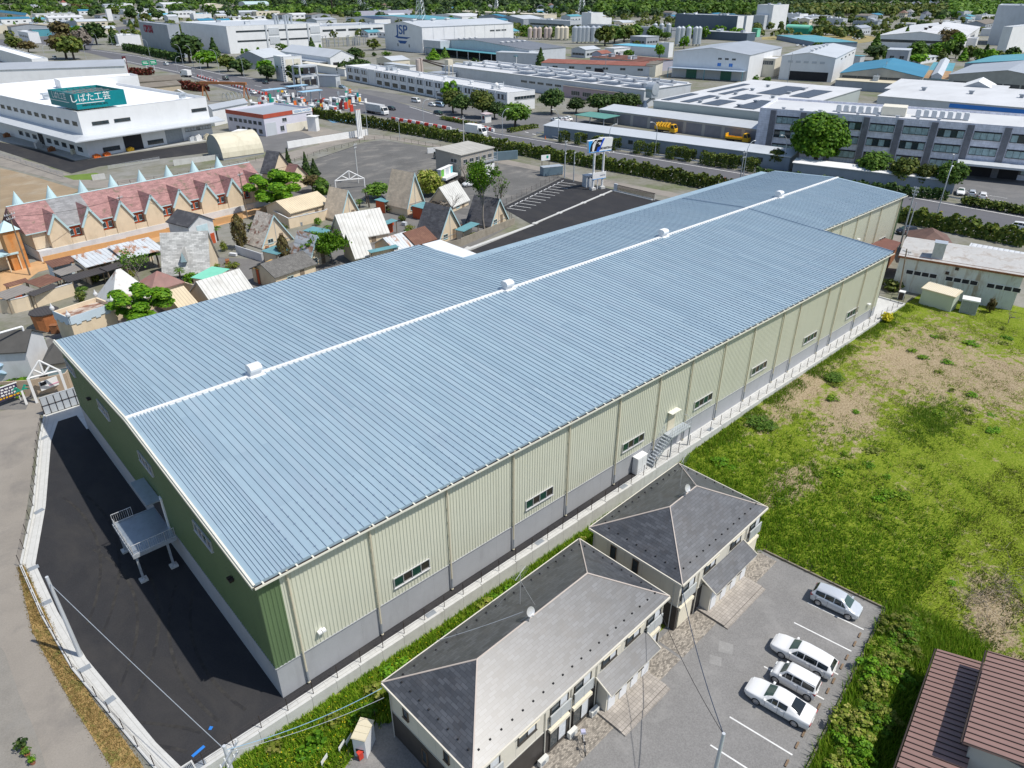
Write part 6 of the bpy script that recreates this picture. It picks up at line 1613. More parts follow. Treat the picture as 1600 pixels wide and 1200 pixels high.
for k in range(4):mb.face([c[k],c[(k+1)%4],(0,1.3,8.6)])
mb.build('roof',MTRIM,oc)
t=thing('balcony_canopy','pale green flat canopy over doors at the left edge of the motel','canopy',G(10,425),rz);mb=MB();mb.box(-4,-1,3.0,2.6,3,3.25);mb.build('roof',MTRIM,t);mb=MB()
for x in(-3.5,-1.5,.5,2.3):mb.box(x,-.8,0,x+.2,-.6,3.0)
mb.build('posts',MCREAM,t);mb=MB();mb.box(-4,1.5,0,2.6,1.7,3.0);mb.build('wall',MCREAM,t)
def low_wall(label,pts,h,mat,name='garden_wall',cap=None,th=.16):
 t=thing(name,label,'wall',(0,0,0));mb=MB()
 w_=[G(*p)for p in pts]
 for a,b in zip(w_[:-1],w_[1:]):
  d=b-a;T=Matrix.Translation((a.x,a.y,zg(a.x)-.2))@Matrix.Rotation(math.atan2(d.y,d.x),4,'Z');mb.box(-.03,-th/2,0,d.length+.03,th/2,h+.2,0,T)
  if cap:mb.box(-.06,-th/2-.05,h+.2,d.length+.06,th/2+.05,h+.28,1,T)
 mb.build('wall',[mat,cap]if cap else mat,t);return t
OWALL=M('orange_render',(.58,.34,.15),.85,0,.08,.6,stain=(.42,.26,.14),samt=.5)
low_wall('long orange-cream forecourt wall in front of the motel row',[(70,412),(130,397),(200,381),(262,366),(335,352),(380,342)],1.3,OWALL)
low_wall('cream boundary wall curving round the lean-to roofs at the left edge',[(-10,489),(24,489),(45,484),(118,461),(116,449)],2.2,MCREAM,cap=MWHITE)
low_wall('cream garden wall in front of the long cream-roofed motel house',[(430,345),(453,357),(510,343),(525,338)],2.1,MCREAM,cap=MWHITE)
low_wall('low white wall with red writing beside the rusty A-frame cottage',[(370,396),(410,409),(440,404)],1.6,MWHITE)
low_wall('beige wall of the motel entrance at the far left, by the palm tree sign',[(-10,622),(55,618),(110,607),(118,595)],2.2,M('beige_stucco',(.46,.36,.26),.9,0,.08,.8,stain=(.3,.24,.18),samt=.5))
low_wall('short cream wall beside the mint-roofed carport',[(283,455),(307,462),(322,455),(355,440)],1.9,MCREAM)
def cottage(label,K,Rr,Lf,h,roof,kind,rise,wall=MCREAM,trim=True,ov=.3,name='cottage',frame=True):
 rt,a,b=bld(label,K,Rr,Lf,h,wall,roof,kind,rise,snap=False,name=name,cat='cottage',ov=ov,group=None)
 rf=[c for c in rt.children if c.name.startswith('roof')][0];box_uv(rf)
 if kind=='gv' and trim:
  mb=MB();s=rise/(a/2);an=math.atan2(rise+ov*s,a/2+ov);ln=math.hypot(rise+ov*s,a/2+ov)
  for sg_ in(-1,1):
   T=Matrix.Translation((a/2,-ov-.04,h+rise+.16))@Matrix.Rotation(sg_*an,4,'Y')
   if sg_>0:mb.box(0,-.04,-.19,ln,.05,.03,0,T)
   else:mb.box(-ln,-.04,-.19,0,.05,.03,0,T)
  mb.build('barge_board',MTRIM,rf)
  if frame:
   mb=MB();mb.box(a/2-.06,-.05,0,a/2+.06,0,h+rise*.8);mb.box(a*.08,-.05,h+.1,a*.92,0,h+.25)
   mb.build('timber_frame',M('grey_timber',(.42,.43,.42)),rt)
  put('window',window_mesh(min(1.2,a*.25),.9,2,MTRIM,GLASS,.06),rt,(a*.3,0,max(.5,h*.3+.4)))
  panel(rt,a,b,'f',.6,.6+min(.25,.9/a),.05,2.0,WOOD)
 elif kind=='gu':
  put('window',window_mesh(1.3,.8,2,MTRIM,GLASS,.06),rt,(a*.35,0,h*.35));panel(rt,a,b,'f',.6,.6+.9/a,.05,min(2.0,h-.2),WOOD)
 return rt,a,b
cottage('A-frame cottage with a pale roof blotched rusty red, beside the white wall with red writing',(409,385),(456,371),(386,378),.5,SHRUST,'gv',5.2)
cottage('narrow A-frame cottage with a smooth tan roof in the middle of the motel',(532,341),(561,332),(506,336),1.0,SHTAN,'gv',5.2)
cottage('wide cottage with a white ribbed roof sloping to the camera, near the roof edge',(540,374),(606,362),7.0,1.6,WRIB,'gu',3.8)
cottage('tall A-frame cottage with a steep tan roof and an attached teal carport',(636,322),(662,314),(604,316),2.3,SHTAN,'gv',6.4)
cottage('cottage with a white ribbed pitched roof behind the bare tree',(706,322),(732,311),6.0,1.4,WRIB,'gu',3.6)
cottage('A-frame cottage with a dark weathered slate roof next to the block wall',(685,376),(722,362),(650,352),.8,SHDARK,'gv',5.6)
cottage('dark slate A-frame cottage with a peach gable at the end of the block wall',(766,352),(792,340),(730,335),.8,SHDARK,'gv',4.6)
cottage('cottage with a rust-striped white sheet roof behind the leafy tree by the roof edge',(482,412),(515,400),(455,403),1.0,WRIBR,'gv',4.4)
cottage('small cottage with a plain white ribbed roof touching the warehouse roof edge',(556,402),(582,397),6.0,1.6,WRIB,'gu',3.4)
cottage('low house with a red-brown patchy ribbed roof, right of its paler twin',(650,383),(680,373),6.0,1.8,BRIB,'gu',1.7)
cottage('low house with a pale patchy ribbed roof, left of its red-brown twin',(618,392),(650,382),6.0,1.8,WRIBR,'gu',1.7)
gc,a,b=cottage('steep grey shingled cottage with a small triangular dormer',(256,428),(326,424),8.0,1.4,SHWORN,'gu',5.8)
mb=MB();mb.face([(a*.42,.2,3.2),(a*.56,.2,3.2),(a*.49,.2,5.0)],0);mb.face([(a*.42,.2,3.2),(a*.49,.2,5.0),(a*.49,2.8,5.3),(a*.42,1.3,3.2)],1);mb.face([(a*.56,.2,3.2),(a*.56,1.3,3.2),(a*.49,2.8,5.3),(a*.49,.2,5.0)],1);mb.build('dormer',[MTRIM,SHWORN],gc)
cottage('cottage with a white ribbed gable roof against the warehouse roof edge, by the mint carport',(330,470),(392,450),6.0,1.6,WRIB,'gu',2.4)
cottage('cottage with a cream ribbed roof half hidden by the bright tree',(284,484),(308,476),7,1.6,CRIB,'gu',2.0)
cottage('long low motel house with a cream ribbed roof behind the cream garden wall',(454,333),(515,317),8.5,2.6,CRIB,'gu',1.7,name='motel_house')
cottage('motel house with a grey tiled roof beside the small orange carport',(430,433),(492,412),6.5,2.3,GREYT,'gu',1.5,name='motel_house')
wh2,a,b=bld('white upright house with a dark shingle gable roof and a pale blue shutter',(294,354),(332,343),(262,341),4.6,MWHITE,SHDARK,'gv',1.6,snap=False,name='house',cat='house')
panel(wh2,a,b,'f',.3,.75,2.4,4.2,M('pale_blue_shutter',(.5,.64,.68)),'shutter');panel(wh2,a,b,'f',.78,.95,.05,2.1,MORANGE)
py_,a,b=bld('pavilion with a tall white pyramid roof flecked with rust',(177,480),(240,462),(154,460),2.2,MCREAM,WRUSTW,'hip',4.4,snap=False,name='pavilion',cat='pavilion')
hp,a,b=bld('pavilion with a low reddish hipped roof behind the white pyramid',(238,456),(285,442),(215,440),2.6,MCREAM,M('faded_red_roof',(.27,.16,.14),.8,0,.15,.6,stain=(.36,.12,.10),samt=.6),'hip',2.0,snap=False,name='pavilion',cat='pavilion')
fb,a,b=bld('flat-roofed cream building with a rusty roof and a white battlement edge with finials',(108,498),(176,475),(83,478),4.2,MCREAM,M('rust_stained_roof',(.50,.44,.38),.8,0,.1,.6,stain=(.20,.08,.045),samt=.9,sscale=(.5,1.4,1),sth=(.46,.58)),'flat',0,snap=False,name='reception_building',cat='building')
mb=MB()
n=9
for k in range(n):
 x=a*k/n;mb.box(x,-.12,3.3-(k%2)*.25,x+a/n,-.04,4.4,0)
for k in range(6):y=b*k/6;mb.box(-.12,y,3.3-(k%2)*.25,-.04,y+b/6,4.4,0)
mb.build('battlement',M('pale_sky_trim',(.52,.62,.70),.6,0,.05),fb)
for(x,y)in((0,0),(0,b),(a,b),(a,0)):mb=MB();mb.sphere(x,y,4.75,.32,10,0,1.2);mb.cone(x,y,4.95,5.6,.2,10);mb.build('finial',MWHITE,fb)
def leanto(label,K,Rr,Lf,h,roof,rise=.5,posts=WOOD,name='lean_to',wall=None,cat='lean-to'):
 loc,rz_,lu_,lv_=footprint(K,Rr,Lf,h,False);t=thing(name,label,cat,loc,rz_)
 roof_parts(t,lu_,lv_,h,roof,'sf',rise,.15,None,th=.07)
 mb=MB()
 for(x,y)in((.1,.1),(lu_-.1,.1),(.1,lv_-.1),(lu_-.1,lv_-.1)):mb.box(x-.06,y-.06,-.3,x+.06,y+.06,h+rise*y/lv_)
 mb.build('posts',posts,t)
 if wall is not None:
  mb=MB();mb.box(.05,lv_-.2,-.3,lu_-.05,lv_-.08,h+rise-.1);mb.box(.02,.2,-.3,.12,lv_-.2,h);mb.build('wall',wall,t)
 return t
leanto('carport roof of rusty pale blue sheet, higher of the two side by side',(194,405),(256,390),(172,381),3.4,WRIBR,.9,wall=MCREAM)
leanto('carport roof of rusty pale blue sheet, lower one left of its pair',(135,418),(190,404),(115,402),3.2,WRIBR,.8,wall=MCREAM)
leanto('small lean-to with a brown corrugated roof and pale blue edge',(82,418),(120,409),(72,413),2.8,BRIB,.3,wall=M('pale_sky_trim',(.52,.62,.70)))
leanto('lean-to with a beige corrugated roof near the two rusty carports',(96,431),(131,420),(84,423),2.6,GRIB,.3)
leanto('long lean-to with a charcoal corrugated roof under the rusty carports',(107,441),(168,424),(98,431),2.4,KRIB,.3)
leanto('dark lean-to roof right of the charcoal one, reaching the palm',(168,424),(245,397),(158,414),2.4,KRIB,.3)
leanto('large lean-to with a dark red-brown corrugated roof',(62,449),(95,437),(42,428),2.6,BRIB,.4)
leanto('narrow red-brown corrugated lean-to left of the large one',(12,449),(44,440),(8,441),2.6,BRIB,.3)
leanto('lean-to with a greyish corrugated roof at the left picture edge',(10,468),(53,453),(-8,458),2.5,GRIB,.3)
leanto('charcoal lean-to roof beside the greyish one at the left',(52,463),(90,448),(45,452),2.2,KRIB,.3)
leanto('flat carport with a bright mint green roof',(326,438),(357,421),(300,434),2.8,MINT,.1,wall=MCREAM,name='carport',cat='carport')
leanto('small carport with an orange-yellow roof and a red inside',(404,421),(430,408),(398,412),2.7,M('amber_sheet_roof',(.62,.38,.12)),.1,wall=MORANGE,name='carport',cat='carport')
for lab,K,Rr,Lf,wl in(('teal carport roof left of the wide white-roofed cottage',(503,366),(517,360),(475,355),MCREAM),('teal carport roof right of the wide white-roofed cottage',(603,351),(620,345),(595,341),MORANGE),('teal carport roof at the left foot of the tall tan cottage',(601,316),(610,313),(586,310),MORANGE),('teal carport roof at the right foot of the tall tan cottage, orange below',(660,326),(678,320),(643,322),MORANGE),('deep teal carport roof between the two dark slate cottages',(724,362),(748,350),(712,350),MCREAM),('teal carport roof touching the warehouse roof edge',(580,395),(622,386),(576,386),MCREAM),('teal carport roof at the foot of the rusty A-frame cottage',(432,398),(452,390),(410,390),MCREAM)):
 leanto(lab,K,Rr,Lf,2.5,TEALR,.1,wall=wl,name='carport',cat='carport')
gt,a,b=bld('white gabled house with a mossy grey roof at the far left',(38,548),(66,520),(-20,528),4.8,MWHITE,GREYT,'gv',1.6,snap=False,name='house',cat='house')
hg,a,b=bld('small kiosk with a grey tiled hipped roof behind the green gable of the warehouse',(68,571),(104,566),(75,545),2.8,MCREAM,GREYT,'hip',1.6,snap=False,name='kiosk',cat='kiosk')
wins(hg,a,b,'f',1,1.1,2.4,1.0,.1,.9,2,glass=GLASSB)
ot=thing('round_hut','octagonal rust-orange panelled hut with a flat black roof','hut',G(77,512));mb=MB();mb.cyl(0,0,0,2.6,1.7,10,0,1.85);mb.build('wall',M('rust_orange_panel',(.42,.16,.06),.8,0,.2,3),ot);mb=MB();mb.cyl(0,0,2.6,2.75,2.0,10);mb.build('roof',KRIB,ot)
ga=thing('entrance_arch','white pitched entrance arch on two posts at the motel gate','arch',G(58,629),.1);e=G(106,616);d=e-G(58,629);ga.rotation_euler=(0,0,math.atan2(d.y,d.x));Lr=d.length;mb=MB()
for x in(0,Lr):mb.box(x-.15,-.15,0,x+.15,.15,3.4)
ga_p=mb.build('posts',WHITE,ga);mb=MB()
for(p,q)in(((0,3.4),(Lr/2,5.3)),((Lr/2,5.3),(Lr,3.4)),((0,3.4),(Lr,3.4)),((Lr/2,5.3),(Lr/2,3.4)),((Lr*.25,4.3),(Lr/2,3.4)),((Lr*.75,4.3),(Lr/2,3.4))):mb.tube([(p[0],0,p[1]),(q[0],0,q[1])],.12,6)
mb.build('truss',WHITE,ga)
ga2=thing('entrance_arch','white timber truss arch over the motel exit by the gravel lot','arch',G(525,297),.1);e=G(570,292);d=e-G(525,297);ga2.rotation_euler=(0,0,math.atan2(d.y,d.x));Lr=d.length;mb=MB()
for(p,q)in(((0,2.2),(Lr/2,4.3)),((Lr/2,4.3),(Lr,2.2)),((0,2.2),(Lr,2.2)),((Lr/2,4.3),(Lr/2,2.2)),((Lr*.25,3.2),(Lr/2,2.2)),((Lr*.75,3.2),(Lr/2,2.2)),((0,0),(0,2.2)),((Lr,0),(Lr,2.2))):mb.tube([(p[0],0,p[1]),(q[0],0,q[1])],.15,6)
mb.build('truss',WHITE,ga2)
bn=thing('banner','white banner with pink print on the beige entrance wall','sign',G(88,612),.2);mb=MB();mb.box(-1.6,-.25,.9,1.9,-.2,2.1);mb.build('cloth',WHITE,bn);mb=MB();mb.box(-1.5,-.28,1.55,-.8,-.25,2.0);mb.build('dark_print',DARK,bn);mb=MB();mb.box(-.6,-.28,1.2,1.5,-.25,1.35);mb.build('pink_print',M('pink_print',(.7,.35,.45)),bn)
nb_=thing('notice_board','dark notice board with rows of coloured lettering at the left edge','sign',G(8,634),.15);mb=MB();mb.box(-1.7,-.06,.7,1.9,0,2.4,0);mb.build('board',M('deep_violet_board',(.04,.03,.08)),nb_);mb=MB();mb.box(-1.8,-.1,2.4,2.0,.04,2.5);mb.box(-1.6,-.04,0,-1.5,.04,.7);mb.box(1.7,-.04,0,1.8,.04,.7);mb.build('frame',WHITE,nb_)
mb=MB();rr=random.Random(8)
for row in range(4):
 x=-1.5
 while x<1.6:w_=rr.uniform(.15,.4);mb.box(x,-.085,.9+row*.36,x+w_,-.06,1.1+row*.36,0 if row!=0 else 1);x+=w_+.12
mb.build('lettering',[WHITE,YELLOW],nb_)
pc=thing('palm_sign','flat painted palm tree cutout standing in front of the beige entrance wall','sign',G(42,632),.1);mb=MB();yprism(mb,[(-.14,0),(.14,0),(.1,2.0),(-.1,2.0)],-.04,.04);mb.build('trunk',WHITE,pc);mb=MB()
for s,z,l in((-1,2.5,1.0),(1,2.5,1.0),(-1,2.1,.85),(1,2.1,.9)):yprism(mb,[(0,2.0),(s*l*.45,z+.15),(s*l,z-.25),(s*l*.5,z-.12)][::s],-.05,.05)
mb.build('fronds',GREENP,pc)
fr=thing('dolphin_frame','tall white sign frame with faded blue wave shapes, left of the entrance arch','sign',G(20,600),.12);mb=MB()
for x in(-3.2,3.2):mb.tube([(x,0,0),(x,0,7)],.14,6)
mb.tube([(-3.2,0,7),(3.2,0,7)],.14,6);mb.build('frame',WHITE,fr)
for k,z in enumerate((2.2,3.4)):mb=MB();mb.tube([(-3+x*.5,-.1,z+.45*math.sin(x*.8+k))for x in range(13)],.32,7);mb.build('wave',M('pale_wave_blue',(.35,.50,.62),.6,0,.1),fr)
for lab,p,h_,arms in(('wooden pole with many insulators at the left of the motel row',(47,430),11.5,((10.8,1.0),(10.1,.8))),('short pole with a transformer at the middle of the motel row',(203,372),8.5,((8.1,.7),)),('slim pole in front of the right end of the motel row',(387,342),10.0,((9.4,.8),))):
 pole_thing(lab,G(*p),h_,.15,WOOD,arms,az=.5)
w1=G(47,430)+Vector((0,0,10.5));w2=G(203,372)+Vector((0,0,8));w3=G(387,342)+Vector((0,0,9.2));w4=G(560,286)+Vector((0,0,9))
for k,(p,q,lab)in enumerate(((w1,w2,'overhead wires from the left wooden pole across the motel front'),(w2,w3,'overhead wires from the transformer pole to the slim pole of the motel'),(w3,w4,'overhead wires from the slim motel pole to the gravel lot pole'))):wire('overhead_wire',lab,p,q,.7,.03)
tree('broad bright green tree in front of the right end of the motel row',G(436,330),8.8,5.4,'loose',L_BRIGHT,9000,.07,bole=.2)
bush('yellow-green blossoming tree crown beside the tall tan cottage',G(672,305),3.2,6.2,L_YEL,3000,.085,'round_tree',kind='round',cat='tree')
bare_tree('tall thin tree with sparse fresh green leaves by the block wall',G(757,362),13,5,leaves=L_BRIGHT,nl=5200,seed=21,name='tree')
bare_tree('bare pale tree with forked limbs beside the dark slate cottage',G(708,372),8.5,4,seed=13)
bare_tree('second bare trunk with a few twigs next to the peach gable',G(775,350),9,2,seed=15,leaves=L_MID,nl=150)
for p,h_,lab in(((453,272),6.5,'dark conical cypress nearest the dark end house'),((480,276),6.2,'middle dark conical cypress by the gravel lot'),((492,274),4.2,'smallest dark conical cypress by the gravel lot')):tree(lab,G(*p),h_,1.5,'cone',L_DARK,2000,.11,bole=.05,group='cypresses by the gravel lot',name='cypress')
tree('small bronze-leaved tree right of the broad bright tree',G(489,300),4.2,2.3,'round',L_BROWN,1800,.1)
tree('bronze column-shaped tree left of the rusty A-frame cottage',G(378,388),6.5,1.4,'column',L_BROWN,1300,.12,bole=.1)
tree('bronze column-shaped tree right of the rusty A-frame cottage',G(446,412),5.2,1.2,'column',L_BROWN,1300,.12,bole=.1)
bare_tree('pale dead-branched tree with green leaves on its left half, by the roof edge',G(520,412),6.5,4.5,leaves=L_BRIGHT,nl=2600,seed=31,name='tree')
tree('fresh green bushy tree left of the small white-roofed cottage',G(500,408),5.5,2.8,'round',L_BRIGHT,3500,.085,bole=.15)
tree('broad bright green tree rising above the near roof edge at the left',G(228,512),6.4,4.0,'loose',L_BRIGHT,7500,.07,bole=.2)
bare_tree('thin bare tree with scattered leaves behind the white pyramid roof',G(222,450),6.5,3.5,leaves=L_MID,nl=420,seed=41)
tree('green shrubby tree right of the entrance truss, by the teal carport',G(590,312),4.0,3.0,'cloud',L_MID,2200,.09)
tree('green slim tree left of the entrance truss',G(505,312),5.0,1.8,'column',L_MID,600,.2)
bush('dark bare-looking bush in front of the white ribbed cottage',G(690,330),2.6,2.4,L_TWIG,500,.13,'bare_bush')
bush('bush of fresh leaves at the foot of the entrance frame at the far left',G(28,612),1.8,1.8,L_BRIGHT,420,.17)
for p,h_,lab in(((577,324),3.6,'tall palm in the motel yard by the teal carport'),((573,318),3.0,'second palm close behind the tall one in the yard'),((514,374),2.4,'palm beside the wide white-roofed cottage'),((638,372),1.5,'short palm on the yard before the tall tan cottage'),((341,376),2.6,'palm left of the white upright house'),((285,446),2.8,'palm in front of the grey shingled cottage'),((249,418),2.8,'palm at the left edge of the grey shingled cottage'),((131,462),1.2,'small yellowing palm at the end of the cream boundary wall'),((562,325),1.6,'short palm behind the narrow tan cottage')):palm(lab,G(*p),h_)
for k,(x,y)in enumerate(((350,392),(364,418),(395,360),(470,345),(497,352),(548,356),(612,330),(628,345),(690,345),(668,350),(740,372),(640,360),(262,442),(300,440),(128,470),(150,440),(205,432),(330,420),(60,540),(96,540),(440,362),(575,345))):
 bush('leafy shrub growing between the motel cottages',G(x,y),rr.uniform(.7,1.4),rr.uniform(.9,2.0),rr.choice((L_BRIGHT,L_MID,L_OLIVE,L_SCRUB)),420,.12,'garden_shrub','shrubs between the cottages')
for k,(x,y)in enumerate(((365,400),(418,392),(470,352),(530,352),(590,332),(632,352),(678,338),(718,358),(300,452),(250,448),(160,430),(120,452),(356,412),(500,330),(612,352),(88,520),(60,470),(30,466))):
 t=thing('yard_box','weathered box or cabinet left outside between the motel cottages','box',G(x,y),rr.uniform(0,3),'boxes between the cottages');mb=MB();a_,b_,h_=rr.uniform(.3,.7),rr.uniform(.25,.5),rr.uniform(.5,1.3)
 mb.box(-a_,-b_,.05,a_,b_,h_);mb.box(-a_-.04,-b_-.04,h_,a_+.04,b_+.04,h_+.06);mb.box(-a_+.05,-b_-.03,.15,a_-.05,-b_,h_-.1);mb.build('case',rr.choice((LGREYW,WHITEC,RUST,WOOD,STEEL,MORANGE)),t)
for k,(x,y)in enumerate(((430,398),(598,362),(660,338))):
 car(['dark car parked under the teal carport of the rusty cottage','black car in the teal carport beside the white-roofed cottage','silver car near the tall tan cottage'][k],G(x,y),1.0,[CARK,CARK,CARS][k],HATCH,1.7,(-1.25,1.22),group='cars in the motel')
PANEL=tile_mat('solar_panels',(.05,.065,.09),1.0,1.6,.1,.55,2.0,offset=0,coord='Object')
WROOF=M('white_membrane_roof',(.58,.59,.60),.6,0,.07,.08,stain=(.42,.42,.42),samt=.5,sscale=(.05,.12,.1))
GROOF=M('grey_metal_roof',(.36,.39,.43),.5,.1,.08,.05,stain=(.46,.49,.53),samt=.4,sscale=(.03,.1,.1))
LROOF=M('pale_metal_roof',(.52,.55,.58),.5,.1,.07,.05,stain=(.40,.42,.44),samt=.4,sscale=(.03,.1,.1))
BROOF=M('blue_metal_roof',(.035,.20,.32),.5,0,.1,.06,stain=(.08,.27,.38),samt=.5,sscale=(.03,.1,.1))
TROOF=M('teal_metal_roof',(.09,.30,.36),.5,0,.1,.06,stain=(.18,.38,.42),samt=.6,sscale=(.05,.2,.1))
OLDR=M('old_brown_roof',(.17,.15,.125),.85,0,.12,.2,stain=(.27,.25,.22),samt=.5,sscale=(.2,.4,.1))
REDR=M('rust_red_roof',(.24,.085,.06),.8,0,.15,.1,stain=(.36,.2,.16),samt=.5,sscale=(.1,.3,.1))
CREAMF=M('factory_cream',(.66,.60,.48),.6,0,.05,.1)
LILAC=M('lilac_grey_wall',(.42,.42,.50),.6,0,.05,.1)
PINKW=M('dusty_pink_wall',(.42,.32,.34),.6,0,.06,.1)
BGREY=M('blue_grey_block',(.25,.30,.36),.8,0,.06,.3,stain=(.16,.19,.23),samt=.4,sscale=(.3,.3,.1))
TILEW=tile_mat('pale_lilac_wall_tiles',(.72,.73,.82),.9,.6,.04,.5,.8,offset=0,coord='UV')
PILAS=tile_mat('dark_pilaster_tiles',(.17,.175,.205),.45,.3,.08,.5,.75,offset=0,coord='UV')
B=bld
def canopy(root,lu,lv,face,t0,t1,z,dep,mat,posts=4,back=DARK,name='canopy',pm=None):
 """loading canopy with posts along a face"""
 L=lu if face=='f' else lv;a,b=t0*L,t1*L;mb=MB()
 T=Matrix.Identity(4)if face=='f' else Matrix.Translation((0,lv,0))@Matrix.Rotation(-math.pi/2,4,'Z')
 mb.box(a,-dep,z,b,-.02,z+.25,0,T)
 cn=mb.build(name,mat,root)
 mb=MB()
 for k in range(posts+1):x=a+(b-a)*k/posts;mb.box(x-.15,-dep+.1,0,x+.15,-dep+.4,z,0,T)
 mb.build('posts',pm or WHITEC,cn)
 if back is not None:mb=MB();mb.box(a+.3,-.08,.05,b-.3,.02,z-.6,0,T);mb.build('bay',back,root)
j,lu,lv=B('tall white works hall with blue JSP lettering on its grey gable',(659,42.6),(802,32),(600,40.5),16.7,WHITEC,LROOF,'gu',3.0)
text_obj('JSP',8.6,M('deep_blue_letters',(.01,.09,.30),.5),j,(-.15,lv*.52,13.9),(math.pi/2,0,-math.pi/2),bold=.05,ex=.1,sx=1.35)
mb=MB();n=12
for z,w_,h_ in((9.6,10.5,1.2),(7.0,6.0,1.9)):
 pts=[(lv*.52-w_,z),(lv*.52+w_,z),(lv*.52+w_*.55,z-h_),(lv*.52-w_*.55,z-h_)]
 i=len(mb.v);mb.v+=[(-.12,p[0],p[1])for p in pts];mb.f.append((i,i+3,i+2,i+1));mb.m.append(0)
mb.build('emblem',M('deep_blue_letters',(.01,.09,.30)),j)
mb=MB()
for k in range(1,9):mb.box(lu*k/9-.12,-.1,0,lu*k/9+.12,0,16.5)
mb.build('wall_joints',LGREYW,j)
vents(j,[(lu*q,lv*.45,19.3)for q in(.1,.3,.45)],WHITEC,2.0)
wins(j,lu,lv,'f',3,12,5,1.0,.72,.92);wins(j,lu,lv,'l',2,3,1.2,2,.2,.8,1)
f2,lu,lv=B('broad dark-grey roofed hall with open dark bays in front of the JSP hall',(827,78),(884,66),(663,71.5),8.0,LGREYW,M('dark_grey_roof',(.17,.18,.20),.5,.1,.1,.05),'gu',3.0)
canopy(f2,lu,lv,'l',.12,.98,4.6,9,TROOF,8);vents(f2,[(lu*q,lv*.3,9.6)for q in(.2,.35,.5,.65,.8)]+[(lu*q,lv*.7,9.6)for q in(.2,.35,.5,.65)],WHITEC,1.5)
mb=MB();mb.box(-9,lv*.72,5,-.2,lv*.9,9.5);mb.build('annex',LGREYW,f2)
f3,lu,lv=B('white gabled hall with a pale roof left of the tall JSP works',(515.5,90),(553,86.6),(439,87),6.2,WHITEC,LROOF,'gv',3.4)
canopy(f3,lu,lv,'l',.05,.95,3.6,6,GALV,6);panel(f3,lu,lv,'f',.1,.35,0,3.5,DARK,'shutter')
f4,lu,lv=B('dark grey gabled shed with an outside stair, by the far highway trees',(412,91),(446,85),(368,88.5),6,GREYW,LROOF,'gu',3.5,snap=False)
f5,lu,lv=B('upright white block with two tall doors, standing by the highway trees',(442,89),(471,87),(427,88),11.5,WHITEC,LROOF,'flat',0)
for t0 in(.1,.54):panel(f5,lu,lv,'f',t0,t0+.36,.3,10.3,CREAMW,'door',.12)
wins(f5,lu,lv,'f',2,6,2.2,1.0);wins(f5,lu,lv,'l',2,6,2,1)
mb=MB()
for z in range(12):mb.box(-1.6,-.9,z,-.2,-.75,z+.12)
for x in(-1.6,-.35):mb.box(x,-.95,0,x+.15,-.7,12)
mb.build('ladder',WHITE,f5)
f6,lu,lv=B('low grey shed with a flat roof beside the toll office building',(524,119),(531,117.5),(490,113.5),5,LGREYW,GROOF,'slab',snap=False);panel(f6,lu,lv,'f',.2,.8,0,2.6,GREYW,'shutter')
B('small white flat-roofed shed left of the low grey one',(486,114),(492,113),(473,112),4,WHITEC,GROOF,'slab',snap=False)
f7,lu,lv=B('wide pale-roofed open shed near the white gabled hall',(538,108),(545,104),(472,99),3.6,WHITEC,CREAMW,'sl',.5)
f8,lu,lv=B('long two-storey white office block with many windows along the highway',(793,145),(836,140.5),(541,113),6.9,WHITEC,WROOF,'flat',0,snap=False)
for k in range(18):
 if k in(3,):continue
 wins(f8,lu,lv,'l',1,4.2,5.0,1.8,(k+.1)/18,(k+.9)/18,4,DFRAME,mix=CURT);wins(f8,lu,lv,'l',1,.9,4.6,1.7,(k+.1)/18,(k+.9)/18,4,DFRAME)
wins(f8,lu,lv,'f',2,4.0,6,1.2,.3,.95,4)
for k in range(19):mb=MB();mb.box(-.35,-.25,0,-.02,.25,7.2);mb.build('pilaster',WHITEC,f8,(0,lv*k/18,0))
canopy(f8,lu,lv,'l',.68,.74,3.0,5,STEEL,1,None)
vents(f8,[(lu*.5,lv*q,7)for q in(.1,.25,.4,.55,.7,.85)],WHITEC,1.0)
sd_=MB();sd_.sphere(0,0,1.2,.9,12);sd_.cyl(0,0,0,1.0,.2,8);sd_.build('antenna_dome',WHITE,f8,(lu*.5,lv*.12,6.6))
def solar(root,rects,z,mat=PANEL):
 for(x0,x1,y0,y1)in rects:mb=MB();mb.box(x0,y0,z+.1,x1,y1,z+.22);mb.build('solar_panel',mat,root)
f9,lu,lv=B('vast low factory with a white roof carrying rows of solar panels',(1007,141),(1080,118),(690,107),6.5,LGREYW,WROOF,'slab',0)
solar(f9,[(lu*(.06+.30*i),lu*(.06+.30*i)+lu*.19,lv*(.03+.1*k),lv*(.03+.1*k)+lv*.075)for i in range(3)for k in range(8 if i else 6)],6.6)
mb=MB()
for q in(.30,.62,.93):mb.box(lu*q-.6,0,6.66,lu*q+.6,lv,7.3)
mb.build('ridge_curb',WHITEC,f9);vents(f9,[(lu*q,lv*(.06+.095*k),7.0)for q in(.29,.6,.92)for k in range(10)],GREYW,.8)
wins(f9,lu,lv,'l',6,3.5,4,1,.45,.7,4)
f10,lu,lv=B('low dusty pink block with a tan roof behind the roadside trees',(997,149),(1008,146),(880,137),4.5,PINKW,M('tan_flat_roof',(.36,.33,.29),.8),'slab',0);wins(f10,lu,lv,'l',5,1.2,5,1.8,.1,.9,4)
t=thing('dust_collector','silver dust collector drum on a cone with bent pipes, beside the solar factory','machine',G(1016,176));mb=MB();mb.tube([(0,-1.6,8.6),(0,1.6,8.6)],2.2,16);mb.box(-2,-1.4,5.5,2,1.4,8.5);mb.build('drum',GALV,t);mb=MB();mb.cyl(-2,1.5,.6,4.4,2.0,12,0,.5);mb.tube([(2.4,0,.2),(2.4,0,3.5),(1,0,5.2),(-1,0,4.8),(-1.5,1,3.8)],.55,8);mb.build('pipes',GALV,t)
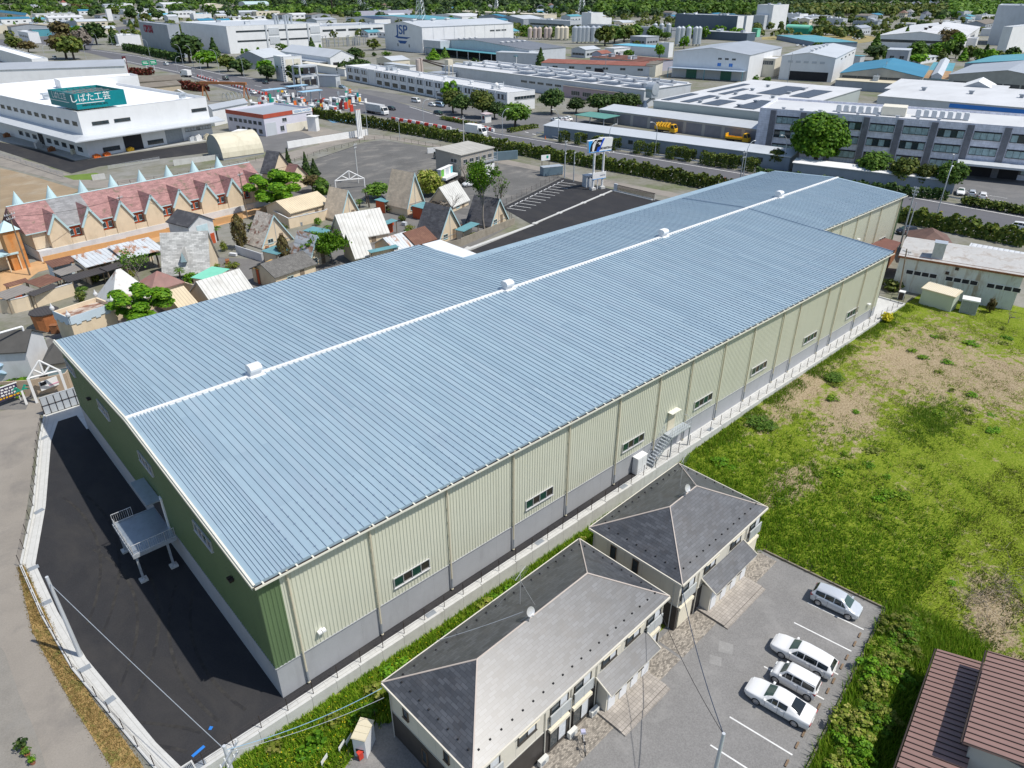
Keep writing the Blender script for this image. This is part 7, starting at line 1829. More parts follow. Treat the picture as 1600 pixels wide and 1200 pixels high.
f11,lu,lv=B('second solar-panelled factory, with a pale green-grey wall above the garage row',(1215,178),(1345,139),(1022,157),7.5,M('sage_grey_cladding',(.40,.44,.42),.5,0,.05,.1),WROOF,'slab',0,snap=False)
solar(f11,[(lu*.03,lu*.3,lv*.90,lv*.97),(lu*.03,lu*.3,lv*.72,lv*.80),(lu*.36,lu*.62,lv*.72,lv*.78),(lu*.4,lu*.8,lv*.86,lv*.92),(lu*.03,lu*.2,lv*.48,lv*.62),(lu*.26,lu*.44,lv*.46,lv*.6),(lu*.5,lu*.85,lv*.36,lv*.56),(lu*.03,lu*.3,lv*.2,lv*.36),(lu*.5,lu*.8,lv*.12,lv*.28)],7.6)
vents(f11,[(lu*q,lv*p,7.7)for p in(.66,.34)for q in(.06,.22,.4,.58,.76)],GREYW,1.0)
f12,lu,lv=B('row of vehicle garages with grey shutters and a pale single-pitch roof',(1195,204),9.0,(937,176.5),4.0,M('garage_wall',(.42,.41,.38),.7,0,.06),LROOF,'sl',.8,rot=R(6));
for k in range(9):panel(f12,lu,lv,'l',(k+.08)/9,(k+.92)/9,.05,3.5,M('garage_shutter',(.24,.24,.26),.6,0,.08),'shutter',.03)
f13,lu,lv=B('very long low blue-grey block shed with a pale roof along the highway',(1235,246),7.0,(850,191.5),3.5,BGREY,LROOF,'sl',.7,rot=R(10.5),name='long_shed',cat='shed');wins(f13,lu,lv,'l',9,1.5,1.5,1.0,.05,.95,2,DFRAME)
cp,lu,lv=B('green-roofed open carport at the end of the garage row',(944,186),9,(899,178),3.0,DARK,M('jade_roof',(.10,.27,.23),.6,0,.06),'slab',0,name='carport',cat='carport',rot=R(6))
for c in list(cp.children):
 if c.name.startswith('wall'):bpy.data.objects.remove(c)
mb=MB()
for x in(.3,lu-.3):
 for y in(.3,lv/2,lv-.3):mb.box(x-.1,y-.1,0,x+.1,y+.1,3.0)
mb.build('posts',GREYW,cp)
def lorry(label,p,rz,body,kind,name='truck',group='lorries and trucks',cat='truck'):
 t=thing(name,label,cat,p,rz,group);L_=7.5 if kind!='semi' else 11.0
 mb=MB();c0=L_/2-1.9
 prof=[(c0,2.6),(c0+.15,2.85),(c0+1.2,2.85),(c0+1.75,1.7),(c0+1.9,1.4),(c0+1.9,.5),(c0,.5)]
 yp=MB();yprism(yp,prof,-1.15,1.15);yp.build('cab',body if kind!='semi' else WHITE,t)
 mb=MB();mb.face([(c0+1.25,-1.0,2.75),(c0+1.25,1.0,2.75),(c0+1.78,1.0,1.72),(c0+1.78,-1.0,1.72)][::-1])
 for s in(-1,1):mb.face([(c0+.4,s*1.165,1.7),(c0+1.6,s*1.165,1.7),(c0+1.2,s*1.165,2.6),(c0+.4,s*1.165,2.6)])
 mb.build('window',CGLASS,t)
 mb=MB();mb.box(-L_/2,-1.0,.6,c0-.05,1.0,.95);mb.build('chassis',BLACK,t)
 mb=MB()
 if kind=='semi' or kind=='box':mb.box(-L_/2-.1,-1.22,.98,c0-.2,1.22,3.5)
 elif kind=='flat':mb.box(-L_/2,-1.15,.98,c0-.2,1.15,1.2);mb.box(-L_/2-.1,-1.15,.98,-L_/2+.1,1.15,2.4);mb.box(-L_/2,-1.15,1.2,c0-.2,-1.08,1.55);mb.box(-L_/2,1.08,1.2,c0-.2,1.15,1.55)
 else:
  mb.box(-L_/2,-1.1,.98,c0-.2,1.1,1.9)
  for k in range(5):mb.tube([(-L_/2+.5+k*1.0,-.9,2.0),(-L_/2+.9+k*1.0,0,2.9+.2*(k%2)),(-L_/2+.7+k*1.0,.9,2.0)],.3,7)
  mb.tube([(-L_/2,0,2.6),(c0-.4,.2,3.0)],.28,7)
 mb.build('load_body',{'semi':M('grey_curtain_side',(.5,.51,.52),.6),'box':WHITE}.get(kind,body),t)
 for x in(c0+.9,-L_/2+1.0,-L_/2+2.1):
  for s in(-1,1):mb=MB();mb.tube([(x,s*1.0-.14,.48),(x,s*1.0+.14,.48)],.48,14);mb.build('wheel',BLACK,t)
 return t
lorry('yellow works truck loaded with machinery in front of the garage shutters',G(1040,207),R(-80),YELLOW,'works')
lorry('yellow flatbed works truck in front of the garages, further right',G(1152,222),R(-80),YELLOW,'flat')
of,lu,lv=B('three-storey lilac-grey tiled office with dark pilasters and ribbon windows',(1720,208),24.0,(1188,164.5),12.6,TILEW,WROOF,'flat',0,rot=R(18.2),name='office_building',cat='office')
box_uv([c for c in of.children if c.name.startswith('wall')][0])
by=8.15;nb_=int(lv/by)
for k in range(nb_+1):
 y=lv-3.9-k*by
 if y<1:break
 mb=MB();mb.box(-.45,y-.75,0,-.02,y+.75,12.3);o=mb.build('pilaster',PILAS,of);box_uv(o)
 if k>0:
  for fl in range(3):
   put('window',window_mesh(6.0,1.75,4,DFRAME,GLASSB if(k*3+fl)%4 else GLASS,.16,mix=GLASSB if(k+fl)%5 else GLASS),of,(-.02,y+by/2,1.4+fl*3.75),-math.pi/2)
   mb=MB();mb.box(-.10,y+by/2-3.05,3.17+fl*3.75,0,y+by/2+3.05,3.42+fl*3.75);mb.build('window_head_shade',DARK,of)  # dark strip over each window, painting the shadow at its head
for k,(x,y)in enumerate([(5,lv-20-q*1.9)for q in range(8)]+[(6,lv-40-q*1.9)for q in range(7)]):
 mb=MB();mb.box(-1.2,-.62,0,1.2,.62,1.5);mb.box(-1.0,-.5,1.5,1.0,.5,1.75);o=mb.build('rooftop_unit',LGREYW,of,(x+3,y,12.2))
mb=MB();mb.box(0,0,0,7,9,3.8);mb.box(-.3,-.3,3.8,7.3,9.3,4.1);mb.build('penthouse',TILEW,of,(9,lv-78,12.2))
mb=MB();mb.box(4,-1,0,10,5,2.2);mb.build('roof_room',CREAMW,of,(2.5,lv-36,12.2))
for k in range(9):vents(of,[(2.4,lv-6-k*4.9,12.3)],GREYW,.7)
mb=MB();mb.box(-6,lv-70,3.4,-.5,lv-52,3.9);mb.build('entrance_canopy',LGREYW,of);mb=MB();mb.box(-.3,lv-66,0,-.05,lv-53,3.3);mb.build('entrance_opening',DARK,of)
sw,lu,lv=B('low white-roofed shed overgrown with creepers at the foot of the tiled office',(1493,284),3.6,(1240,240),2.9,BGREY,WHITE,'sl',.5,rot=R(15),name='shed',cat='shed')
f15,lu,lv=B('white gabled factory with a pale blue loading canopy and green doors',(1172,86.5),(1222,74),(1053,80),12.2,WHITEC,GROOF,'gu',2.6,snap=False)
canopy(f15,lu,lv,'l',.0,.98,4.8,6,M('pale_blue_canopy',(.40,.48,.58),.5),2,LGREYW,pm=TROOF)
for t0 in(.2,.66):panel(f15,lu,lv,'l',t0,t0+.14,0,4.3,M('factory_green_door',(.05,.17,.12)),'door',.15)
wins(f15,lu,lv,'l',3,9.5,2,.9,.58,.85);wins(f15,lu,lv,'l',2,6.4,2,1.6,.55,.85,2,glass=BLUEP)
f16,lu,lv=B('white gabled factory with a dark ground-floor opening, right of the canopy factory',(1306,91),(1338,75),(1222,86.5),11.2,WHITEC,LROOF,'gu',2.0,snap=False)
panel(f16,lu,lv,'l',.2,.92,.1,4.4,DARK,'opening',.06);wins(f16,lu,lv,'l',5,8.3,2.4,1.0,.1,.85,2,glass=LGREYW,mix=LGREYW);vents(f16,[(lu*q,lv/2,13.1)for q in(.1,.25,.4,.55,.7)],WHITEC,1.4)
wins(f16,lu,lv,'f',4,9,5,.8,.2,.95,3)
f17,lu,lv=B('cream link block with a bridge between the two white gabled factories',(1212,92),(1224,88),(1180,87),9.0,CREAMW,WROOF,'flat',0,snap=False);wins(f17,lu,lv,'l',3,6.0,2.5,2,.3,.9,2)
f18,lu,lv=B('wide warehouse with a strong blue pitched roof and grey panelled gable',(1442,121),(1452,104),(1313,113),6.4,M('mottled_grey_panel',(.36,.36,.33),.7,0,.12,.3),BROOF,'gu',3.2,snap=False)
wins(f18,lu,lv,'l',5,4.2,6.5,1.4,.03,.97,4,DFRAME);
B('long lean-to with a cream roof along the front of the blue-roofed warehouse',(1400,131),(1408,126),(1306,122),4.0,GREYW,CREAMT,'sl',.6,snap=False)
f19,lu,lv=B('narrow shed with a patched teal and rust roof and a raised ridge',(1482,125),(1492,99),(1443,124),4.5,GREYW,TROOF,'slab',0,snap=False)
mb=MB();mb.prism([(0,0),(lu*.45,0),(lu*.45,lv),(0,lv)],4.7,4.76);mb.build('rust_sheets',M('tan_rust_sheets',(.34,.22,.12),.8,0,.25,.2),f19)
mb=MB();m=lv/2
for s in(-1,1):mb.face([(0,m,7.4),(lu,m,7.4),(lu,m+s*2.4,6.0),(0,m+s*2.4,6.0)][::-s]);mb.face([(0,m+s*2.2,4.7),(lu,m+s*2.2,4.7),(lu,m+s*2.2,6.1),(0,m+s*2.2,6.1)][::s])
mb.face([(0,m-2.2,4.7),(0,m-2.2,6.1),(0,m,7.3),(0,m+2.2,6.1),(0,m+2.2,4.7)]);mb.build('ridge_monitor',LROOF,f19)
f20,lu,lv=B('broad grey pitched-roof warehouse at the right edge with mottled gable panels',(1665,128),(1690,104),(1483,122),6.6,M('mottled_grey_panel',(.36,.36,.33)),GROOF,'gu',3.2,snap=False);wins(f20,lu,lv,'l',6,2.6,6,1.5,.05,.95,4,DFRAME)
f21,lu,lv=B('wide weathered teal-roofed shed behind the grey pitched warehouse',(1690,110),(1720,96),(1508,105),6.8,GREYW,TROOF,'gu',3.0,snap=False)
f22,lu,lv=B('long flat white-roofed works with a bright blue wall band behind the tiled office',(1640,172),(1660,150),(1372,149),5.5,LGREYW,WROOF,'sl',1.2,snap=False)
mb=MB();mb.box(-.12,2,3.6,-.02,lv*.55,5.0);mb.build('blue_band',BLUEP,f22);vents(f22,[(lu*.5,lv*q,6.4)for q in(.2,.5,.8)],GREYW,1.3)
f22b,lu,lv=B('white ribbed roof strip just above the blue-banded works',(1560,152),(1575,141),(1383,136),5.5,LGREYW,WROOF,'sl',1.5,snap=False)
B('small dark gabled shed with a white roof, standing on the works roof line',(1550,139),(1556,132),(1503,136),6.5,GREYW,WHITE,'gu',2.4,snap=False,name='shed',cat='shed')
f23,lu,lv=B('grey cube building with two small windows and a white top, beside the tall trees',(1421,79),(1425,76),(1387,77.5),11,GREYW,LROOF,'slab',0,snap=False);wins(f23,lu,lv,'l',2,6.5,2.4,1.6,.05,.95)
f24,lu,lv=B('very wide low white factory with a long clerestory and a window ribbon',(1505,60),(1532,42),(1372,51.5),8.5,WHITEC,WROOF,'gu',3.6,snap=False);wins(f24,lu,lv,'l',8,4.4,7,1.8,.03,.97,5,DFRAME);vents(f24,[(lu*q,lv*.5,12)for q in(.15,.3,.7)],DARKSTEEL,2)
f25,lu,lv=B('towering pale grey industrial block at the top right corner',(1710,10),60,(1560,7.5),29,LGREYW,LROOF,'flat',0,rot=R(14))
f26,lu,lv=B('white industrial block in front of the towering grey one at the right edge',(1583,42),(1680,40),(1568,29.5),18,WHITEC,GROOF,'flat',0)
f27,lu,lv=B('big slate-blue windowless hall with a pale end wall',(1153,24.8),(1178,23.6),(1056,23),18.5,DGREYW,LROOF,'flat',0)
panel(f27,lu,lv,'f',0,.98,.1,18.3,WHITEC,'end_cladding',.2);panel(f27,lu,lv,'f',.4,.55,.1,18.2,DGREYW,'dark_strip',.3)
f28,lu,lv=B('low dark skirt building with a pale roof in front of the slate-blue hall',(1168,52),(1181,46),(1031,47.5),6.5,DGREYW,LROOF,'slab',0);vents(f28,[(lu*.4,lv*q,6.6)for q in(.35,.5,.65,.8,.93)],WHITEC,2)
f29,lu,lv=B('group of tall white process towers near the woodland edge',(1209,7.5),(1233,5.8),(1184,8.5),24,WHITEC,LROOF,'flat',0);mb=MB();mb.box(-8,lv*.2,0,-.2,lv*.9,14);mb.build('annex',LGREYW,f29)
B('white stepped works building right of the tall process towers',(1250,22),(1263,20),(1214,26),9,WHITEC,GROOF,'flat',0)
B('grey and white low works behind the green tent hall',(1268,26),(1300,24),(1240,31),6,LGREYW,GROOF,'slab',0)
B('pale blue-grey sheds behind the row of round trees',(1318,29),(1325,26),(1292,28),7,LGREYW,LROOF,'slab',0)
B('grey works with a small tower near the white wide factory',(1372,34),(1378,31),(1333,33),8,GREYW,WROOF,'flat',0)
tn,lu,lv=B('green tent hall with a mint roof on the dry field',(1264,45),(1270,42),(1228,43.5),5,GREENP,MINT,'barrelv',3,name='tent_hall',cat='tent')
B('small mint green shed by the slate-blue hall',(1184,45),(1189,44),(1176,42),7,MINT,MINT,'slab',0,name='shed',cat='shed')
B('long low blue-roofed sheds in front of the dry field',(1274,66),(1340,66),(1214,62),3.5,BGREY,TROOF,'slab',0,snap=False,name='shed',cat='shed')
gpoly('dry_field',[(1190,58),(1250,54),(1360,56),(1380,62),(1340,68),(1270,62),(1190,62)],M('dry_field_grass',(.30,.25,.11),.95,0,.2,.03),.02)
f30,lu,lv=B('old works with a patchwork of red and grey low roofs',(1008,97.5),(1052,80),(922,88),5.5,LILAC,OLDR,'slab',0)
for k in range(4):mb=MB();mb.box(lu*(.05+.24*k),0,5.75,lu*(.16+.24*k),lv,5.9);mb.build('red_roof_strip',REDR,f30)
f31,lu,lv=B('works with a long rust-red eave and a pale lilac front',(1024,104),(1030,100),(846,81),5.0,LGREYW,REDR,'sl',.8,snap=False);wins(f31,lu,lv,'l',6,2.6,3,1.2,.05,.95);panel(f31,lu,lv,'l',.48,.56,0,3.2,DARK,'opening')
B('pale works front with small windows left of the rust-red eave',(842,84),(850,82),(775,77),6.5,LGREYW,LROOF,'slab',0,snap=False)
B('bright sky-blue roofed shed behind the old works',(1028,75),(1052,73),(958,69),5.5,WHITEC,M('sky_blue_roof',(.14,.42,.55),.6),'slab',0,name='shed',cat='shed')
B('small cream gatehouse with a window by the old works corner',(1025,101),(1036,98),(1010,99),6,CREAMW,OLDR,'sl',.5,snap=False,name='hut',cat='hut')
B('white cube behind the sky-blue roof, near the silos',(1046,67),(1053,65),(1030,66),9,WHITEC,WROOF,'flat',0)
f32,lu,lv=B('pale blue office block with a window ribbon left of the grey sawtooth roofs',(891,32.5),(909,31),(826,28),11,LGREYW,WROOF,'flat',0);wins(f32,lu,lv,'l',6,5.6,9,1.8,.05,.85,6);wins(f32,lu,lv,'f',2,5.6,8,1.8,.05,.95,4)
f33,lu,lv=B('white tower block with a grey side next to the pale blue office',(924,20),(942,17.8),(909,20),17,WHITEC,LROOF,'flat',0)
B('low white block below the white tower',(920,29),(956,27),(912,28),10,WHITEC,GROOF,'flat',0)
f34,lu,lv=B('sea of grey sawtooth roofs in front of the woodland',(1050,47),(1060,33),(917,42),6.5,GREYW,GROOF,'slab',0)
for k in range(6):mb=MB();mb.box(lu*(.05+.16*k),0,6.7,lu*(.1+.16*k),lv,8.2);mb.build('roof_light',WROOF,f34)
B('grey gabled hall left of the pale blue office',(818,30),(850,24),(775,25),8,GREYW,LROOF,'gu',3)
B('teal-roofed long hall behind the JSP works',(668,31),(720,24),(562,29),6.5,WHITEC,TROOF,'gu',2)
B('dark-roofed hall beside the teal one behind the JSP works',(585,30),(610,25),(540,23),6.5,WHITEC,M('navy_roof',(.03,.05,.10),.5),'gu',2)
B('long lavender wall warehouse with a blue end at the woodland edge',(561,18),(643,15),(553,17),8.5,LILAC,LROOF,'flat',0)
B('white-roofed shed right of the teal hall, behind the JSP works',(722,26),(762,21),(672,22),6,WHITEC,WROOF,'gu',2.5)
B('deep blue roof poking out behind the JSP hall',(790,27),(800,24),(748,25),9,GREYW,BROOF,'gu',2.5)
B('cream low sheds behind the deep blue roof',(850,23),(870,21),(712,20.5),6,CREAMF,CREAMF,'slab',0)
n1,lu,lv=B('grey works hall with dark red lettering at the left distance',(260.5,38.5),(279,38),(216,37.5),19,GREYW,LROOF,'flat',0)
text_obj('CiPOXi',6.6,M('crimson_letters',(.35,.01,.04)),n1,(-.2,lv*.68,14.8),(math.pi/2,0,-math.pi/2),bold=.1,ex=.1,sx=.85)
mb=MB();mb.box(0,-22,0,lu*.45,-.1,10);mb.box(-.3,-22.3,10,lu*.45+.3,-.1,10.4);mb.build('annex',GREYW,n1)
n2,lu,lv=B('long white works hall with dark window ribbons, joined to the grey red-lettered hall',(353,41),(499,32.8),(281,38),17.5,WHITEC,LROOF,'flat',0)
for z in(13.4,7.2):wins(n2,lu,lv,'f',8,z,9,1.0,.1,.92,8,DFRAME)
mb=MB()
for q in(.4,.62,.86):mb.box(lu*q-.6,-.5,0,lu*q+.6,0,17.6)
for q in(.48,.94):
 for z in(5,11):mb.box(lu*q-4,-.3,z,lu*q+4,0,z+4.5)
mb.build('louvre_panels',LGREYW,n2)
mb=MB()
for q in(.55,.58,.66,.69,.73):mb.cyl(lu*q,6,17,23,.8,8)
mb.build('flues',GALV,n2)
n3,lu,lv=B('lower white works wing with a window ribbon left of the JSP hall',(499,41.5),(604,37),45,9.5,WHITEC,GROOF,'flat',0);wins(n3,lu,lv,'f',5,5.2,11,1.6,.02,.95,6,DFRAME);panel(n3,lu,lv,'f',.72,.75,0,3,ORANGE)
t=thing('substation','electrical substation frames and insulators in front of the white works wing','substation',G(535,72));mb=MB();rr=random.Random(6)
for k in range(34):x=rr.uniform(-32,26);y=rr.uniform(-6,6);h_=rr.uniform(3,8);mb.box(x-.2,y-.2,0,x+.2,y+.2,h_);mb.box(x-1.2,y-.15,h_-.3,x+1.2,y+.15,h_)
mb.build('frames',STEEL,t)
sb,lu,lv=B('large white factory with a flat white roof and a lean-to canopy all round',(120,175),(321.5,151.5),88.0,12.6,WHITEC,M('bright_white_roof',(.85,.86,.87),.5,0,.02),'flat',0,par=.8,rot=R(9.3))
LU2,LV2=lu,lv
mb=MB()
mb.face([(-4.5,-4.5,5.6),(lu+2.5,-4.5,5.6),(lu+2.5,-.02,6.4),(-.02,-.02,6.4)]);mb.face([(-4.5,-4.5,5.6),(-.02,-.02,6.4),(-.02,lv,6.4),(-4.5,lv,5.6)])
mb.face([(-4.5,-4.5,5.3),(-4.5,lv,5.3),(-.02,lv,5.3),(-.02,-.02,5.3),(lu+2.5,-.02,5.3),(lu+2.5,-4.5,5.3)]);mb.face([(-4.5,-4.5,5.3),(lu+2.5,-4.5,5.3),(lu+2.5,-4.5,5.6),(-4.5,-4.5,5.6)]);mb.face([(-4.5,lv,5.3),(-4.5,-4.5,5.3),(-4.5,-4.5,5.6),(-4.5,lv,5.6)])
mb.build('canopy',LROOF,sb)
for(t0,n,z)in((.08,4,8.6),(.24,4,8.6),(.86,6,8.6)):wins(sb,lu,lv,'f',n,z,1.2,.9,t0,t0+.12,1,DFRAME)
wins(sb,lu,lv,'l',12,8.6,3.0,1.1,.28,.99,3,DFRAME)
panel(sb,lu,lv,'f',.27,.41,.05,4.4,DARK,'opening');panel(sb,lu,lv,'f',.60,.74,.05,4.4,STEEL,'shutter');wins(sb,lu,lv,'f',1,1,5,1.2,.46,.56,4,DFRAME);wins(sb,lu,lv,'f',1,1,5,1.2,.12,.22,3,DFRAME);wins(sb,lu,lv,'f',2,3.1,5,1.0,.78,.98,5,DFRAME,LGREYW)
for k in range(9):wins(sb,lu,lv,'l',1,1.2,3,1.3,.45+k*.06,.48+k*.06,2,DFRAME)
panel(sb,lu,lv,'l',.62,.66,.05,4.2,DARK,'opening')
vents(sb,[(lu*.87,5,12.6),(lu*.5,30,12.4),(lu*.2,40,12.4)],GALV,1.5)
K1,K2,K3=P(116.5,151.5,0),None,None
sgl=thing('roof_sign','teal box sign with white Japanese lettering on the white factory roof','sign',(sb.location.x+.6,sb.location.y+1.0,zg(40)+12.75),R(9.3))
sx_=(P(196,142.5,zg(40)+17.3)-P(116.5,151.5,zg(40)+17.3)).x;sy_=17.0
mb=MB();hS=4.4;mb.box(0,0,.3,sx_,.3,hS);mb.box(0,sy_-.3,.3,sx_,sy_,hS);mb.box(0,.3,.3,.3,sy_-.3,hS);mb.box(sx_-.3,.3,.3,sx_,sy_-.3,hS);mb.build('panels',TEAL,sgl)
mb=MB()
for k in range(9):mb.box(.3+(sx_-.6)*k/8,.3,hS-.5,.45+(sx_-.6)*k/8,sy_-.3,hS-.35)
for k in range(3):mb.box(.3,sy_*(k+1)/4,hS-.8,sx_-.3,sy_*(k+1)/4+.2,hS-.5)
mb.build('frame',STEEL,sgl);mb=MB();mb.box(.31,.31,1.2,sx_-.31,sy_-.31,1.3);mb.build('sign_floor',M('straw_board',(.45,.4,.2)),sgl)
WL=M('sign_white_letters',(.85,.85,.85),.5)
tx=text_obj('しばた工芸',2.3,WL,sgl,(sx_*.30,-.04,3.15),(math.pi/2,0,0),bold=.0);text_obj('SHIBATA INDUSTRIAL ARTS',.72,M('sign_dark_letters',(.02,.03,.04)),sgl,(sx_*.36,-.04,1.25),(math.pi/2,0,0),sx=.8)
mb=MB();mb.box(.1,-.05,1.75,sx_*.56,-.01,1.92);mb.build('underline',WL,sgl)
text_obj('しばた工芸',2.1,WL,sgl,(-.04,sy_*.60,3.15),(math.pi/2,0,-math.pi/2),sx=.9);mb=MB();mb.box(-.05,sy_*.25,1.75,-.01,sy_*.99,1.92);mb.build('underline',WL,sgl)
rr=random.Random(12);gpoly('factory_apron',[(-30,215),(60,232),(118,251),(330,219),(326,210),(140,235),(110,226),(0,200),(-30,194)],CONC,.012)
gpoly('factory_asphalt',[(-30,233),(0,235),(112,271),(155,260),(330,238),(325,222),(118,252),(60,234),(-30,216)],ASPH,.008)
gpoly('factory_lawn',[(97,275),(150,270),(165,275),(150,281),(115,281)],M('lawn',(.13,.20,.03),.9,0,.2,.4,fine=.3),.016);gpoly('factory_lawn',[(262,252),(330,243),(330,248),(290,252)],M('lawn',(.13,.20,.03)),.016)
gpoly('shop_yard',[(395,208),(470,205),(500,220),(440,240),(400,236)],ROAD,.012)
for lab,pts,h_ in(('pale concrete wall beside the factory lawn',[(145,282),(165,279)],1.4),('pale concrete wall along the raised lawn by the cream shed',[(272,259),(345,248)],1.5)):low_wall(lab,pts,h_,CONCL)
post_fence('thin fence along the factory asphalt by the road',[G(*p)[:2]for p in((0,245),(60,264),(100,277))],4,1.2,STEEL,rr=.03);post_fence('thin fence at the factory exit road',[G(*p)[:2]for p in((170,266),(250,252))],4,1.2,STEEL,rr=.03)
items=[((118,240),'stack of yellow and white crates at the corner under the factory canopy',CREAMT,1.6),((152,246),'row of orange timber bundles by the factory door',ORANGE,1.0),((168,243),'second row of orange timber bundles by the factory door',ORANGE,1.0),((238,228),'red fire box against the factory wall',RED,1.4),((205,236),'yellow bollard post at the dark factory door',YELLOW,1.2),((325,218),'cream tank drum at the far factory corner',CREAMT,1.8),((311,219),'white cabinet beside the cream drum at the factory',WHITE,1.8),((301,220),'small grey cabinet beside the white one at the factory',LGREYW,1.6),((62,231),'rack of aluminium frames under the factory canopy',ALU,2.2),((82,236),'rack of rusty steel bars under the factory canopy',RUST,1.4),((12,214),'pile of rusty stock under the canopy at the left edge',RUST,1.4)]
for p,lab,m_,h_ in items:
 t=thing('stock_pile' if 'rack' in lab or 'pile' in lab or 'bundle' in lab or 'crate' in lab else 'yard_item',lab,'stock',G(*p),.3);mb=MB()
 for k in range(4):mb.box(-1.1+k*.5,-.5,.05,-.7+k*.5,.5,h_*(.75+.25*((k*7)%3)/2))
 mb.box(-1.2,-.55,0,1.0,.55,.1);mb.build('goods',m_,t)
B('long grey-roofed white warehouse behind the sign factory',(-90,112),(194,103),12,7,WHITEC,GROOF,'gu',2.6,snap=False)
gw_=COL.objects[-1]
rt,lu,lv=B('white shed with a stepped top behind the grey-roofed warehouse at the left edge',(49,92),8,(-40,92),7,WHITEC,M('bright_white_roof',(.85,.86,.87)),'flat',0)
rt,lu,lv=B('raised white plant room on the back of the sign factory roof',(93,126),26,8,14.5,WHITEC,M('bright_white_roof',(.85,.86,.87)),'flat',0,name='plant_room')
B('long old shed with a brown corrugated roof right behind the sign factory',(134,133),(284,124),9,4.0,M('old_cream_boards',(.45,.38,.28)),OLDR,'gu',1.6,snap=False,name='shed',cat='shed')
B('second old brown-roofed shed in front of the first one',(180,142),(282,132),7,3.6,M('old_cream_boards',(.45,.38,.28)),OLDR,'gu',1.4,snap=False,name='shed',cat='shed')
B('cream gabled house with a white roof between the sign factory and the brown sheds',(262,148),(296,150),(232,141),5,CREAMF,WROOF,'gv',2.0,snap=False,name='house',cat='house')
B('white store with a grey roof next to the rusty gantry',(331,170.5),(386,160),(322,149),5.6,WHITEC,GROOF,'gu',1.2,snap=False,name='store',cat='store')
rf,lu,lv=B('white shop building with a red fascia band and a white name panel',(411,180),(487,168),(352,169),6.6,M('lavender_white',(.62,.61,.68),.6,0,.04),GROOF,'flat',0,snap=False,name='shop',cat='shop')
mb=MB();mb.box(-.12,-.12,5.5,lu+.12,-.01,6.75);mb.box(-.12,-.01,5.5,-.01,lv,6.75);mb.build('fascia',M('brick_red_fascia',(.42,.08,.045),.6),rf)
mb=MB();mb.box(lu*.58,-.2,5.5,lu*.99,-.13,6.75);mb.build('name_panel',WHITE,rf);text_obj('TEEING MOZEN',1.0,M('name_blue',(.05,.25,.5)),rf,(lu*.785,-.22,6.1),(math.pi/2,0,0),sx=lu*.38/7.4)
panel(rf,lu,lv,'f',.42,.96,.05,2.7,CREAMW,'shutter');panel(rf,lu,lv,'f',.02,.22,.05,4.0,LGREYW,'shutter');wins(rf,lu,lv,'f',1,3.7,1.8,1.1,.3,.5);wins(rf,lu,lv,'f',1,3.7,1.8,1.1,.84,.98);wins(rf,lu,lv,'f',1,.9,1.6,1.6,.27,.4);wins(rf,lu,lv,'l',7,3.4,1.6,1.0,.05,.95,2,DFRAME);wins(rf,lu,lv,'l',5,.8,1.6,1.2,.2,.95,2,DFRAME)
B('white sliver of a store right of the red fascia shop',(492,183),(497,181),3,4.6,WHITE,WHITE,'slab',0,snap=False,name='store',cat='store')
B('small grey plant box on the roofline left of the red fascia shop',(371,208),(384,203),(360,204),5.0,LGREYW,WHITE,'slab',0,snap=False,name='plant_room',cat='plant room')
ba,lu,lv=B('cream tarpaulin barrel shed with a grey arched end, by the gravel lot',(349,247.5),(412,238.5),(325,241),.6,M('grey_end_boards',(.30,.31,.32),.8,0,.08),M('cream_tarpaulin',(.62,.58,.45),.7,0,.06,.4,stain=(.40,.35,.25),samt=.5),'barrel',5.6,snap=False,name='barrel_shed',cat='shed',ov=.1)
gn=thing('gantry_crane','rusty orange gantry crane frame by the highway','gantry',G(322,158),.12);e=G(386,160);d=e-Vector(gn.location);gn.rotation_euler=(0,0,math.atan2(d.y,d.x));Lg=d.length;mb=MB()
mb.box(-1,-.6,6.8,Lg+1,.6,7.8)
for x in(0,Lg):mb.tube([(x,0,6.8),(x,-2.5,0)],.28,6);mb.tube([(x,0,6.8),(x,2.5,0)],.28,6)
mb.build('frame',M('orange_rust_steel',(.36,.15,.06),.8,0,.2,.5),gn)
t=thing('hoop_frame','row of pale greenhouse hoops under the gantry','greenhouse',G(352,158),.1);mb=MB()
for k in range(7):mb.tube([(k*1.8,2*math.cos(a)*1.2,3.2*math.sin(a))for a in np.linspace(0,math.pi,10)],.1,5)
mb.build('hoops',GALV,t)
pole=thing('tall_sign','slim dark red vertical sign post by the ramp','sign',G(200,118),.2);mb=MB();mb.box(-.9,-.4,0,.9,.4,9.5);mb.build('panel',M('maroon_panel',(.10,.015,.02)),pole);mb=MB();mb.box(-.5,-.45,5.5,.5,-.4,8.5);mb.build('white_mark',WHITE,pole)
random.seed(3);cols=[RED,GREENP,ORANGE,WHITE,YELLOW,TEAL,LGREYW,M('maroon_panel',(.10,.015,.02)),WHITE,STEEL]
isl=[(398,176),(412,172),(426,168),(440,172),(455,178),(470,183),(486,180),(500,176),(512,171),(524,168),(536,166),(548,164),(558,162),(520,182),(505,186),(448,164),(470,168)]
